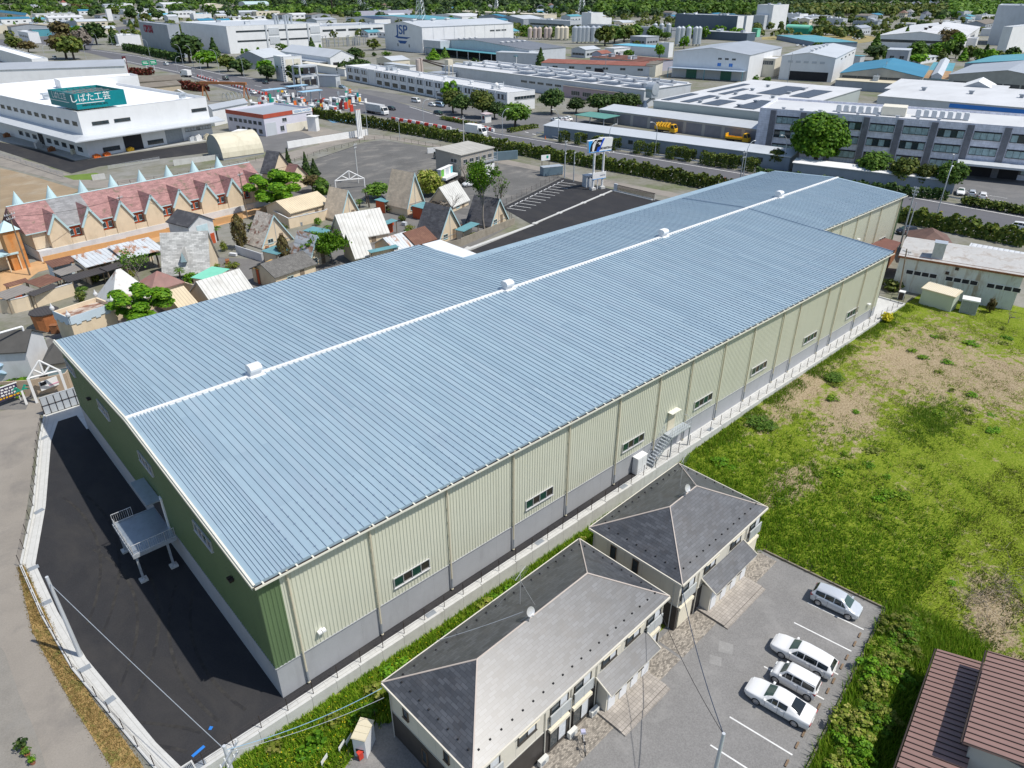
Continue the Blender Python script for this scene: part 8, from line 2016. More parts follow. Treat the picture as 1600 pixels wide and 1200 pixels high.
for k,(x,y)in enumerate(isl):
 g=G(x,y-3);t=thing('toll_island','concrete toll lane island with a booth, signal posts and coloured sign boxes','toll island',g,R(96),'toll islands at the highway toll gate');mb=MB();n=10
 mb.prism([(-9,0),(-7.5,-.9),(9,-.9),(9,.9),(-7.5,.9)],0,.35);mb.build('kerb',CONCL,t)
 mb=MB();mb.box(-2,-.7,.35,1.2,.7,2.9);mb.box(-2.2,-.85,2.9,1.4,.85,3.1);mb.build('booth',WHITEC,t);mb=MB();mb.box(-1.6,-.73,1.4,.8,-.7,2.4);mb.box(-1.6,.7,1.4,.8,.73,2.4);mb.build('window',GLASS,t)
 for q in range(5):
  xx=random.uniform(-8.5,8.5);hh2=random.uniform(1.8,5.2);mb=MB();mb.tube([(xx,0,.35),(xx,0,hh2)],.09,6);mb.build('post',LGREYW,t)
  m_=cols[(k*5+q*3)%len(cols)];mb=MB();mb.box(xx-.12,-.55,hh2-random.uniform(.7,1.9),xx+.12,.55,hh2);mb.build('sign_box',m_,t)
for k,(x,y,m_)in enumerate(((590,176,RED),(601-60,172,RED),(546,170,ORANGE),(533,172,M('maroon_panel',(.1,.015,.02))),(427,182,M('maroon_panel',(.1,.015,.02))),(464,192,YELLOW))):
 t=thing('warning_panel',['tall bright red panel at the right end of the toll gate','red panel in the middle of the toll gate','orange-red panel near the toll gate exit','dark red panel behind the orange-red one','dark red panel at the left of the toll gate','bright yellow panel at the nearest toll island'][k],'sign',G(x-40 if k==0 else x,y),R(96));mb=MB();mb.box(-.2,-.7,.4,.2,.7,2.9);mb.build('panel',m_,t);mb=MB();mb.box(-.15,-.9,0,.15,.9,.4);mb.build('base',CONC,t)
tg=thing('toll_gantry','grey two-level toll machinery gantry with black panels at the far lanes','gantry',G(452+0,136),R(96));tg.location=G(508,141)if False else G(455,139)
tg.location=G(455+52-52,139);tg.location=G(430+25,138)
mb=MB();mb.box(-3,-5,0,3,5,1.0);mb.box(-3,-5,5.2,3,5,6.0);mb.box(-3,-5,9.5,3,5,10.2)
for(x,y)in((-2.7,-4.7),(2.7,-4.7),(2.7,4.7),(-2.7,4.7)):mb.box(x-.3,y-.3,0,x+.3,y+.3,9.6)
mb.build('frame',LGREYW,tg);tg.location=G(502-22,138);mb=MB()
for z in(1.6,6.6):
 for y in(-3.5,.2):mb.box(-3.1,y,z,-2.9,y+2.8,z+2.6)
mb.build('panels',DARK,tg)
for k,(x,y)in enumerate(((385,147),(420,141),(442,150))):
 t=thing('lane_canopy',['pale blue canopy over the toll lanes at the left','pale blue canopy over the toll lanes at the back','pale blue canopy over the middle toll lanes'][k],'canopy',G(x+45,y+10),R(96));mb=MB();mb.box(-1.8,-5,4.4,1.8,5,4.6);mb.build('roof',M('pale_aqua_canopy',(.32,.52,.68)),t);mb=MB()
 for y_ in(-4.5,0,4.5):mb.box(-.2,y_-.2,0,.2,y_+.2,4.4)
 mb.build('posts',LGREYW,t)
gpoly('blue_lane',[(510,187),(555,182),(612,193),(600,197),(560,189),(520,192)],M('blue_road_surface',(.14,.30,.45),.8,0,.1,.3),.03)
def barrier(label,a,b,n,grp):
 A,C=G(*a),G(*b);d=(C-A)/n;az_=math.atan2(d.y,d.x)
 for k in range(n):
  t=bpy.data.objects.new('traffic_barrier',bar_me[k%2]);COL.objects.link(t);p=A+d*(k+.5);t.location=p;t.rotation_euler=(0,0,az_);t.scale=(d.length*.46,1,1)
  tag(t,label%('red','white')[k%2]if '%s' in label else label,'barrier',grp)
bar_me=[]
for m_ in(M('barrier_red',(.60,.035,.02),.5),WHITE):
 me=bpy.data.meshes.new('traffic_barrier');mb=MB();yprism(mb,[(-1,0),(1,0),(1,.3),(.95,.95),(-.95,.95),(-1,.3)],-.28,.28);me.from_pydata(mb.v,[],mb.f);me.materials.append(m_);bar_me.append(me)
barrier('%s block of the barrier line curving into the office forecourt',(708,187),(772,206),18,'red and white barriers at the forecourt')
barrier('%s block of the barrier line on the highway median near the gravel lot',(612,187),(705,203),14,'red and white barriers on the highway')
barrier('%s block of the barrier line before the toll gate',(309,120),(342,130),16,'red and white barriers before the toll gate');barrier('%s block of the second barrier line before the toll gate',(362,134),(415,149),22,'red and white barriers at the toll gate entry')
lorry('long grey curtain-sided lorry with a white cab on the highway',G(590,178),R(-85),WHITE,'semi');lorry('white box truck leaving along the highway at the far left',G(291,120),R(100),WHITE,'box');lorry('white roofed box truck half hidden by the hedge near the site office',G(744,212),R(-80),WHITE,'box')
vs=[((612,172),'small black car ahead of the grey lorry on the highway',CARK,'c'),((685,179),'dark green car leaving the forecourt by the barriers',CARN,'c'),((650,160),'white van parked in front of the two-storey office',CARW,'v'),((676,166),'white car parked beside the pale blue van',CARW,'c'),((688,167),'pale blue van parked by the forecourt trees',CARB,'v'),((446,149),'white car passing the toll lanes',CARW,'v'),((396,147),'white car queueing at the barrier line, further back',CARW,'c'),((412,155),'white car queueing at the barrier line, nearer the toll',CARW,'c'),((353,125),'dark truck on the highway by the trees',CARK,'v'),((1597,359),'white car entering at the right edge of the highway',CARW,'c'),((260,102),'silver van on the ramp by the green road signs',CARS,'v'),((535,138),'silver car parked by the toll office',CARB,'c'),((415,131),'dark car waiting by the roadside at the toll',CARK,'c'),((86,92),'white van on the road behind the grey-roofed warehouse',CARW,'v'),((934,186),'silver car under the green-roofed carport',CARS,'c')]
for p,lab,m_,k in vs:
 if k=='c':car(lab,G(*p),R(-85),m_,HATCH,1.75,(-1.25,1.22),group='cars on and by the highway')
 else:van(lab,G(*p),R(-85),m_)
lamps=[((872,220),9.5,R(160)),((1023,244),9.5,R(160)),((951,233),7.0,R(-10)),((785,214),8.5,R(-10)),((662,196),8.5,R(-10)),((545,180),8.5,R(-10)),((1462,341),10.5,R(10)),((1471,312),10.5,R(190)),((1160,282),9.5,R(-10)),((1222,265),9,R(160)),((287,104),12,R(160)),((303,106),12,R(160)),((343,115),12,R(160)),((382,122),11,R(160)),((278,113),8,R(-10)),((316,120),9,R(-10)),((235,90),11,R(160)),((178,80),11,R(160)),((155,77),11,R(160)),((460,140),8,R(160)),((237,113),9,R(160)),((72,95),9,R(20)),((135,93),9,R(20))]
for k,(p,h_,a_)in enumerate(lamps):street_lamp('tall grey street lamp with a curved arm along the highway',G(*p),h_,a_)
for lab,p,h_,ar in(('grey pole with side rungs on the highway hedge in front of the tiled office',(1156,283),7.5,((7.0,.8),(5.8,.6))),('dark pole rising beside the gantry',(308,138),9,((8.5,.6),)),('pole beside the old works with the rust-red eave',(1076,118),12,((11,1.2),)),('pole in front of the white gabled factory opening',(1230,130),14,((13,1.0),)),('pole before the lean-to of the blue-roofed warehouse',(1376,138),12,((11,1),)),('pole at the edge of the solar factory roof',(945,122),12,((11,.8),)),('tall pole behind the lane fence by the barrel shed',(393,232),5,())):pole_thing(lab,G(*p),h_,.16,STEEL,ar)
for k,(x,y)in enumerate(((230,105),(242,104))):t=thing('road_sign',['green highway direction sign on the ramp, left one','green highway direction sign on the ramp, right one'][k],'sign',G(x,y+6),R(90));mb=MB();mb.box(-.1,-1.8,3,.1,1.8,5.4);mb.build('board',M('highway_green',(.0,.28,.14),.5),t);mb=MB();mb.box(-.08,-.1,0,.08,.1,3);mb.box(-.13,-1.4,3.8,-.1,1.2,4.1);mb.box(-.13,-1.0,4.5,-.1,1.4,4.8);mb.build('post',WHITE,t)
for k,p in enumerate(((852,217),(1000,263),(1132,282),(1469,336))):t=thing('lane_marker','orange lane marker post on the highway edge','bollard',G(*p),0,'orange lane markers');mb=MB();mb.cyl(0,0,0,.9,.16,8,0,.1);mb.cyl(0,0,0,.08,.3,8);mb.build('post',ORANGE,t)
for grp,xs_,y,h_,r_,m_ in(('rust-tinged silos behind the dark-grey roofed hall',(828,836,843,853,859),62,9,2.0,M('rusty_silo',(.50,.42,.38),.6,0,.1)),('cream silos behind the old works',(871,878,884),63,10,2.4,CREAMF),('bright steel silos in the middle distance',(898,905,911,917,926,934),68,12,2.6,GALV),('steel silos by the slate-blue hall',(1022,1032,1043),62,12,2.2,GALV),('yellowish and steel silos behind the white gabled factory',(1058,1064,1074,1085,1090),72,13,2.2,GALV)):
 for x in xs_:
  t=thing('silo','upright storage silo, one of the %s'%grp,'silo',G(x,y),0,grp);mb=MB();mb.cyl(0,0,1.5,h_,r_,14);mb.cyl(0,0,h_,h_+1.4,r_,14,0,.4);mb.build('tank',m_,t);mb=MB()
  for a in range(4):mb.box(r_*.8*math.cos(a*1.57)-.15,r_*.8*math.sin(a*1.57)-.15,0,r_*.8*math.cos(a*1.57)+.15,r_*.8*math.sin(a*1.57)+.15,1.6)
  mb.box(r_,-.25,0,r_+.15,.25,h_+1);mb.build('legs',STEEL,t)
bx=thing('batching_tower','weathered conveyor tower with two slanting belts on the office block roof line','tower',G(655,128));mb=MB();mb.cyl(0,0,0,10.5,1.2,10);mb.box(1.3,-1,0,2.3,1,11);mb.build('silo',M('rusty_silo',(.50,.42,.38)),bx);mb=MB();mb.tube([(1.6,0,10.2),(9,-9,7.0)],.35,6);mb.tube([(2,1,10.5),(13,-7,7.5)],.3,6);mb.build('conveyor',DARKSTEEL,bx);mb=MB();mb.box(9,-13,8,12,-10,10.5)
for(x,y)in((9.2,-12.8),(11.8,-12.8),(11.8,-10.2),(9.2,-10.2)):mb.box(x-.12,y-.12,0,x+.12,y+.12,8)
mb.build('hopper',CREAMF,bx)
def lattice(label,p,h_,w_):
 t=thing('power_pylon',label,'pylon',p,.4);mb=MB();f=lambda z:w_*(1-z/h_*.85)
 Z=np.linspace(0,h_,9)
 for a,b in zip(Z[:-1],Z[1:]):
  ca=[(s*f(a),q*f(a),a)for s,q in((-1,-1),(1,-1),(1,1),(-1,1))];cb=[(s*f(b),q*f(b),b)for s,q in((-1,-1),(1,-1),(1,1),(-1,1))]
  for k in range(4):mb.tube([ca[k],cb[k]],.28,4);mb.tube([ca[k],cb[(k+1)%4]],.16,3);mb.tube([ca[(k+1)%4],cb[k]],.16,3)
 mb.build('tower',GALV,t)
 for z in(.72,.84,.95):mb=MB();mb.box(-w_*1.6,-.25,h_*z,w_*1.6,.25,h_*z+.5);mb.build('crossarm',GALV,t)
for lab,p,h_,w_ in(('lattice power pylon rising behind the JSP hall',(658,40),48,5),('lattice power pylon before the woodland right of centre',(909,22),45,5),('distant power pylon in the trees right of the JSP hall',(776,22),30,3.5),('far lattice pylon at the top left of centre',(476,14),34,4),('far lattice pylon right of the chimney',(563,14),34,4)):lattice(lab,G(*p),h_,w_)
t=thing('chimney','tall dark chimney standing among the trees at the top centre','chimney',G(520,22));mb=MB();mb.cyl(0,0,0,36,1.4,10,0,1.0);mb.box(-1.8,-1.8,0,1.8,1.8,2);mb.build('stack',DARKSTEEL,t)
LF=[('cream warehouse with a bright blue roof at the far left',(40,24),(46,22),(-20,26),7,CREAMF,BROOF,'gv',2.5),('long cream factory with small windows at the far left',(37,38),(86,33),20,8,CREAMF,GROOF,'flat',0),('black-clad shop with a white name strip at the far left',(94,34),(118,34),(84,33),10,DGREYW,GROOF,'flat',0),('cream factory with dark windows at the left edge',(-10,40),(30,38),20,7,CREAMF,GROOF,'flat',0),('white and black two-tone shop by the far road',(43,51),(60,49),(27,50),8,WHITEC,LROOF,'flat',0),('teal-fronted low store right of the two-tone shop',(50,46),(80,45),8,6,TROOF,GROOF,'slab',0),('white-roofed long shed on the far left plain',(55,22),(117,21),20,6,WHITEC,WROOF,'slab',0),('cream halls with pale roofs behind the far road',(120,34),(168,27),18,6,CREAMF,LROOF,'gu',2),('wide white shed beyond the far road',(75,28),(130,28),20,5,WHITEC,WROOF,'gu',2),('white tower house near the dark round tree',(165,14),(173,13),(163,13),14,WHITEC,LROOF,'flat',0),('long white wing with a pale roof behind the red-lettered works',(192,15),(262,12.5),25,7,WHITEC,LROOF,'slab',0),('sky-blue roofed sheds behind the red-lettered works',(220,24),(272,21),16,5,WHITEC,M('sky_blue_roof',(.14,.42,.55)),'gu',1.5),('grey sheds with a pale blue end behind the red-lettered works',(262,26),(278,24),14,7,LGREYW,LROOF,'gu',2),('white arched hall with a cream end at the top left',(255,7),(290,8),40,9,WHITEC,WROOF,'gu',3),('white works with many windows below the arched hall',(270,18),(305,15),16,8,WHITEC,LROOF,'flat',0),('big cream hall with a shallow gable at the top left of centre',(325,9),(355,9),40,10,CREAMF,CREAMF,'gv',3),('cream annex right of the big cream hall',(355,12),(366,11),14,7,CREAMF,CREAMF,'flat',0),('long grey shed with a lit window row left of centre',(342,20),(404,19),16,6,GREYW,LROOF,'gu',2),('white shed row in front of the long grey shed',(360,27),(420,23),16,4,WHITEC,WROOF,'slab',0),('mint-grey arched hall at the top left of centre',(383,7),(420,5),30,8,LGREYW,M('mint_grey_roof',(.40,.52,.52),.6),'barrel',5),('cream low block with windows before the tree belt',(400,18),(437,17),14,7,CREAMF,LROOF,'flat',0),('white long roof before the tree belt',(432,24),(480,22),16,5,WHITEC,WROOF,'gu',2),('white works with dark doors between the cream halls',(302,22),(330,19),14,7,WHITEC,LROOF,'flat',0),('small white kiosk block above the far road',(96,4),(104,3),10,9,WHITEC,REDR,'hip',4),('pale works on the far left horizon',(35,9),(62,8),14,5,WHITEC,LROOF,'slab',0),('pale rooftops behind the tree belt at the far left',(112,8),(135,7),14,5,WHITEC,LROOF,'slab',0),('white halls at the top left by the woodland',(183,6),(207,5),14,9,WHITEC,LROOF,'flat',0),('white blocks below the red-lettered works',(183,56),(218,55),(170,58),7,WHITEC,WROOF,'flat',0),('school-like pale building among trees at the upper right',(1507,18),(1530,17),(1496,19),10,LGREYW,LROOF,'flat',0),('white low school wing among trees at the upper right',(1535,24),(1556,23),12,6,WHITEC,LROOF,'slab',0),('brown-roofed hall beside the pale grey block',(1540,38),(1560,34),(1508,36),6,GREYW,OLDR,'gu',3),('white office annex with a dark window by the wide white factory',(1527,60),(1530,58),(1504,58),6,WHITEC,WROOF,'flat',0),('low white store row beside the pale grey block',(1562,46),(1566,45),(1534,45),6,WHITEC,LROOF,'slab',0)]
for it in LF:
 rt,lu,lv=B(*it[:9],snap=it[1][0]<700,name='distant_building',cat='building')
 if lu>25 and it[5]is not DGREYW:wins(rt,lu,lv,'f',5,it[4]*.5,3.5,1.4,.08,.92,2,DFRAME)
 if lv>25:wins(rt,lu,lv,'l',5,it[4]*.5,3.5,1.4,.08,.92,2,DFRAME)
rr=random.Random(77);hm=[]
for rm in(M('far_slate_roof',(.10,.11,.14),.7),M('far_brown_roof',(.19,.12,.09),.7),M('far_blue_roof',(.12,.17,.24),.7),M('far_grey_roof',(.28,.28,.29),.7)):
 a_=MB();a_.box(-4,-3.5,-.5,4,3.5,5.2,0);me=bpy.data.meshes.new('wall');me.from_pydata(a_.v,[],a_.f);me.materials.append([WHITEC,CREAMF,LGREYW,WHITEC][len(hm)])
 b_=MB();A_,C_=(-1.2,0,8),(1.2,0,8);c=[(-4.6,-4.1,5.2),(4.6,-4.1,5.2),(4.6,4.1,5.2),(-4.6,4.1,5.2)]
 for f in([c[0],c[1],C_,A_],[c[1],c[2],C_],[c[2],c[3],A_,C_],[c[3],c[0],A_]):b_.face(f)
 m2=bpy.data.meshes.new('roof');m2.from_pydata(b_.v,[],b_.f);m2.materials.append(rm)
 g_=MB();
 for x in(-2.3,0,2.3):
  for z in(1,3.4):g_.box(x-.6,-3.56,z,x+.6,-3.5,z+1.1);g_.box(-4.06,x*.9-.5,z,-4,x*.9+.5,z+1.1)
 m3=bpy.data.meshes.new('window');m3.from_pydata(g_.v,[],g_.f);m3.materials.append(GLASS);hm.append((me,m2,m3))
def far_house(p,rz,k,label,grp,s=1.0):
 t=thing('far_house',label,'house',p,rz,grp);t.scale=(s,s,s)
 for nm,me in zip(('wall','roof','windows'),hm[k]):
  o=bpy.data.objects.new(nm,me);COL.objects.link(o);o.parent=t
for k in range(46):
 x=rr.uniform(1375,1480);y=rr.uniform(8,16.5);far_house(G(x,y),rr.choice((.2,1.77)),k%4,'small hip-roofed house in the far estate below the wooded hill','houses of the far estate',1.25)
for(x,y)in((735,15),(765,16),(812,12),(862,18),(870,20),(880,19),(845,17),(570,12),(545,13),(600,13),(860,14),(1300,18),(1335,22),(1390,20),(1420,26),(1445,30),(1410,28)):far_house(G(x,y),rr.uniform(0,1.5),rr.randrange(4),'lone hip-roofed house among the trees far behind the works','houses among the far trees',1.3)
tree('huge bright green roadside tree in front of the tiled office',G(1272,264),14.5,7.6,'round',L_BRIGHT,15000,.06,bole=.12)
TL=[('dark round tree on the forecourt, left of the pair',(708,176),8.5,4.2,L_OLIVE),('bright young tree behind the dark pair at the office block',(706,158),8,3.6,L_BRIGHT),('dark round tree on the forecourt, right of the pair',(722,180),7.5,3.6,L_DARK),('golden-tinged round tree beside the gate hut',(754,184),10,5,L_OLIVE),('low dark tree next to the gate hut',(773,186),6.5,3.2,L_DARK),('mid green spreading tree at the forecourt corner',(805,198),8.5,5.2,L_MID),('dark tree behind the pink block, leftmost',(862,178),9.5,4.6,L_DARK),('dark low tree behind the pink block, second',(900,177),6,3.6,L_DARK),('dark round tree before the pink block, third',(935,178),8,4.6,L_DARK),('dark round tree before the pink block, fourth',(962,176),7.5,4.2,L_DARK),('dark round tree before the pink block, fifth',(985,176),7,4.0,L_DARK),('green tree right of the huge bright one',(1360,282),7.5,3.6,L_MID),('olive tree over the creeper-covered shed',(1405,290),7,3.6,L_OLIVE),('dense green tree beside the street lamp at the white shed end',(1478,300),7.5,3.4,L_MID),('small tree at the left of the huge bright one',(1212,262),5,2.6,L_OLIVE),('olive tree by the creeper-covered shed',(1440,294),6.0,2.8,L_OLIVE),('large dark round tree before the red-lettered works',(297,98),17,9.5,L_DARK),('dark conifer-like tree right of the large round one',(338,98),14,5,L_DARK),('bright bushy tree by the highway bend',(325,106),10,7,L_BRIGHT),('olive bushy tree further along the highway bend',(357,112),9,5.5,L_OLIVE),('dark bushy tree at the end of the highway bend',(378,118),8.5,6,L_DARK),('bright green tree by the upright white block',(417,124),10,5,L_BRIGHT),('dark round tree left of the upright white block',(420,127),8,4.4,L_DARK),('dark round tree right of the upright white block',(464,132),9.5,5,L_DARK),('large brownish tree on the ramp verge',(104,92),16,9,L_BROWN),('olive tree joined to the brownish one on the ramp verge',(116,93),15,8,L_OLIVE),('brown-green tree behind the brownish one',(100,62),15,9,L_BROWN),('bright green tree behind the ramp',(124,62),12,6,L_BRIGHT),('bare grey tree on the ramp',(133,78),15,7,L_TWIG),('big dark green tree at the ramp end',(152,70),17,9,L_DARK),('dark pine by the white blocks',(180,70),13,5,L_DARK),('green tree at the left beyond the white shed',(26,80),10,6,L_OLIVE),('second green tree beyond the white shed',(45,82),8,6,L_BROWN),('dark tree over the far road',(207,33),16,9,L_DARK),('tree by the white tower house',(180,28),14,8,L_OLIVE),('brown grove tree at the far left',(120,18),13,9,L_BROWN),('brown grove tree at the far left, second',(135,19),13,10,L_BROWN),('green grove tree at the far left, third',(150,20),12,9,L_MID),('dark tree by the sky-blue sheds',(248,32),11,8,L_DARK),('green tree by the sky-blue sheds',(228,33),10,7,L_OLIVE),('brown-topped tree behind the wide white factory front',(1478,78),15,8,L_BROWN),('tall bright tree before the wide white factory',(1493,80),14,5,L_BRIGHT),('pointed green tree right of the blue-roofed warehouse',(1412,72),14,5,L_MID),('pointed green tree by the grey cube',(1365,88),14,6,L_MID),('leafy green tree right of the grey cube',(1428,96),12,6,L_MID),('big rounded green tree by the white factories',(1368,96),10,8,L_DARK),('round tree in the row by the green tent',(1278,54),9,6,L_DARK),('second round tree in the row by the green tent',(1290,55),9,6,L_DARK),('third round tree in the row by the green tent',(1312,56),9,6.5,L_DARK),('fourth round tree in the row by the green tent',(1328,56),9,6.5,L_DARK),('leafy tree behind the sheds with silos, left',(1020,64),12,6,L_MID),('young bright tree by the dark skirt building',(1071,60),11,4,L_BRIGHT),('second young bright tree by the dark skirt building',(1100,62),11,4,L_BRIGHT),('third young bright tree by the dark skirt building',(1124,60),11,6,L_BRIGHT),('fourth young bright tree by the dark skirt building',(1150,62),10,6,L_BRIGHT),('tree left of the pale blue office',(820,56),10,6,L_MID),('red-leaved tree by the white works wing',(598,34),7,6,L_RED),('dark conifer in front of the sawtooth roofs',(912,44),13,4,L_DARK)]
for lab,p,h_,r_,m_ in TL:
 d_=(G(*p)-Vector(CAM)).length;far=d_>330
 tree(lab,G(*p),h_,r_,'cone' if('conifer' in lab or 'pine' in lab or 'pointed' in lab)else('loose' if 'young' in lab else 'round'),m_,900 if far else 3000,.14 if far else.085,bole=.12)
HB=[((945,72),16,'middle grove tree behind the bright steel silos',8),((960,68),14,'',8),((975,66),14,'',8),((990,64),13,'',8),((880,58),10,'',5),((862,58),9,'',5),((895,58),9,'',5)]
for k,(p,h_,lab,r_)in enumerate(HB):tree('olive green grove tree behind the silos',G(*p),h_,r_,'round',[L_OLIVE,L_MID][k%2],600,.2,group='grove behind the silos',bole=.08)
for k in range(16):tree('green boundary tree behind the right-hand warehouses',G(1440+k*10.5+rr.uniform(-3,3),92+rr.uniform(-3,3)+k*.4),rr.uniform(6,12),rr.uniform(3,5),'cone' if k%3==0 else 'round',[L_MID,L_DARK,L_BRIGHT,L_OLIVE][k%4],420,.2,group='boundary trees behind the warehouses',bole=.08)
for k,(x,y,w_)in enumerate(((881,223,2.6),(906,226,2.6),(936,231,4.4),(961,235,2.4),(998,240,2.6),(1018,243,3.0),(1050,248,3.4),(1072,251,4.6),(1108,258,5.0),(1130,261,4.0),(1148,263,3.4),(1172,268,3.6))):
 g=G(x,y);hedge_row('clipped box-shaped shrub in front of the long low shed across the highway',(g.x,g.y-w_/2,g.z),(g.x+.3,g.y+w_/2,g.z),2.8,3.3,L_HEDGE,'clipped_shrub',34,.17,'clipped shrubs along the long shed',wob=.12,cat='shrub')
for k,(p,q)in enumerate((((1180,276),(1330,296)),((1330,296),(1480,312)))):a_,b_=G(*p),G(*q);hedge_row(['dark hedge under the huge bright tree across the highway','dark hedge under the creeper-covered shed across the highway'][k],a_,b_,2.5,2.0,L_DARK,dens=11,leaf=.3,group='hedges across the highway')
for k in range(12):x=1505+k*14;g=G(x,322+k*2.4);bush('trimmed dark roadside bush along the far kerb by the tiled office',(g.x+1.5,g.y,g.z),1.4,2.2,L_HEDGE,300,.17,'roadside_bush','roadside bushes by the tiled office')
for k,(p,q,h_)in enumerate((((690,186),(745,197),1.0),((795,207),(838,199),1.2))):hedge_row(['low clipped hedge under the forecourt trees','low clipped hedge at the forecourt corner'][k],G(*p),G(*q),2.2,h_,L_HEDGE,dens=14,leaf=.25,group='forecourt hedges',wob=.1)
gh=thing('gate_hut','small white gate hut with a pink edged roof under the forecourt trees','hut',G(760,191),R(-6));mb=MB();mb.box(-1.3,-1.2,0,1.3,1.2,2.8);mb.build('wall',WHITE,gh);mb=MB();mb.box(-1.7,-1.6,2.8,1.7,1.6,3.1);mb.build('roof',M('pink_white_roof',(.6,.5,.52)),gh);put('window',window_mesh(1.2,1.2,1,DFRAME,GLASS,.06),gh,(-1.3,0,1.1),-math.pi/2)
a_,b_=G(490,111),G(575,101);hedge_row('dark hedge of trees between the low grey shed and the office block',G(535,118),G(572,112),7,6,L_DARK,dens=3,leaf=.6)
hedge_row('dark clipped hedge at the foot of the red-lettered works',G(196,78),G(285,97),4,4,L_DARK,dens=3,leaf=.6);hedge_row('red-leaved hedge along the ramp',G(284,138),G(322,143),4,3,L_RED,dens=5,leaf=.5);hedge_row('red and green verge bushes by the dark red sign',G(205,117),G(240,117),4,3,L_RED,dens=5,leaf=.5)
rng=np.random.default_rng(42)
def woodland(name,n,fx,leaf,mat,per=34):
 C=[];N=[]
 for _ in range(n):
  x,y,h_,r_=fx()
  g=G(x,y);k=per
  a=rng.uniform(0,2*math.pi,k);u_=rng.uniform(-.35,1,k);s=np.sqrt(1-u_*u_);q=rng.uniform(.7,1.1,k)
  C.append(np.stack([g.x+r_*s*np.cos(a)*q,g.y+r_*s*np.sin(a)*q,g.z+h_*.5+h_*.5*u_*q],1));N.append(np.stack([s*np.cos(a),s*np.sin(a),u_+.25],1)+.3*rng.normal(size=(k,3)))
 C=np.concatenate(C);N=np.concatenate(N)
 o=bpy.data.objects.new(name,quads_mesh(name,C,N,leaf*rng.uniform(.6,1.4,len(C)),mat,rng));COL.objects.link(o);o['kind']='stuff'
woodland('woodland',1500,lambda:(rng.uniform(-60,1660),rng.uniform(-16,8),rng.uniform(14,24),rng.uniform(9,16)),5.0,L_FAR,40)
woodland('woodland',520,lambda:(rng.uniform(430,1300),rng.uniform(5,15),rng.uniform(10,17),rng.uniform(6,10)),3.2,L_FAR,46)
woodland('woodland',240,lambda:(rng.uniform(930,1180),rng.uniform(14,27),rng.uniform(11,19),rng.uniform(6,9)),2.6,L_MID,60)
woodland('woodland',300,lambda:(rng.uniform(1235,1480),rng.uniform(14,25),rng.uniform(8,14),rng.uniform(5,9)),2.4,L_OLIVE,50)
woodland('woodland',130,lambda:(rng.uniform(380,600),rng.uniform(16,24),rng.uniform(7,11),rng.uniform(4,8)),2.2,L_MID,50)
woodland('woodland',200,lambda:(rng.uniform(1480,1600),rng.uniform(10,30),rng.uniform(8,16),rng.uniform(6,9)),2.6,L_MID,50)
woodland('scrub',500,lambda:(rng.uniform(-40,1640),rng.uniform(16,60),rng.uniform(3,7),rng.uniform(2,5)),1.5,L_OLIVE,26)
def near_cars(pts,label,grp,rz):
 ks=[c for c in COL.objects if c.name.startswith('parked_car')and c.parent is None][:4]
 for k,(x,y)in enumerate(pts):dup(ks[(k*3)%4],G(x,y),rz+(math.pi if k%3==0 else 0),label)['group']=grp
near_cars([(1333+k*3.2,60+(k%2)*2)for k in range(5)],'small white vehicle parked on the far yard by the round tree row','vehicles by the round tree row',.3)
near_cars([(184+k*8,72+k*1.4)for k in range(6)],'car parked below the red-lettered grey works','cars below the red-lettered works',1.2)
near_cars([(868+k*7,190-k*.4)for k in range(4)],'car parked in the open bays by the forecourt','cars in the forecourt bays',1.3)
near_cars([(578+k*9,107-k*.8)for k in range(7)],'car parked in the yard behind the long two-storey office','cars behind the two-storey office',.1)
near_cars([(1246+k*9,72+(k%3))for k in range(5)],'car parked behind the white gabled factories','cars behind the gabled factories',.2)
near_cars([(1500+k*17,303+k*3.3)for k in range(3)],'car parked on the forecourt of the tiled office','cars at the tiled office',R(18))
for k in range(5):
 a_=G(1498,297+k*5);b_=a_+Vector((0,-10.5,0))
 strip('forecourt_bays',[(a_.x,a_.y),(b_.x,b_.y)],.15,ROADP,.02)
for it in[('low white canteen block in the yard before the JSP hall',(640,104),(652,103),(600,100),4.5,WHITEC,LROOF,'slab',0),('cream store beside the yard before the JSP hall',(612,95),(640,92.5),(588,93),5,CREAMF,LROOF,'gu',1.6),('grey lean-to between the office block and the solar factory',(690,116),(712,112),(668,113.5),4,LGREYW,GROOF,'slab',0),('pale shed at the end of the old works yard',(915,78),(938,74),(893,75),5,LGREYW,LROOF,'gu',1.5),('white store at the near side of the steel silos',(960,76),(985,72),(945,74),5,WHITEC,WROOF,'slab',0),('blue-grey sheds behind the grove of the silos',(1010,58),(1030,55),(985,56),6,GREYW,LROOF,'slab',0),('rusty roofed boiler house beside the old works',(940,84),(955,82),(925,82.5),6,LILAC,REDR,'gu',1.4),('grey shed beyond the tent hall field',(1345,44),(1362,42),(1325,43),6,LGREYW,GROOF,'gu',2),('white garage row below the grey cube building',(1440,92),(1470,90),8,3,WHITEC,LROOF,'slab',0),('pale blue shed left of the big rounded green tree',(1345,88),(1352,84),(1330,86),6,LGREYW,TROOF,'slab',0)]:
 rt,lu,lv=B(*it,name='works_shed',cat='shed')
 if lu>12:wins(rt,lu,lv,'f',4,1.6,2.5,1.2,.08,.92,2,DFRAME)
 if lv>12:wins(rt,lu,lv,'l',4,1.6,2.5,1.2,.08,.92,2,DFRAME)
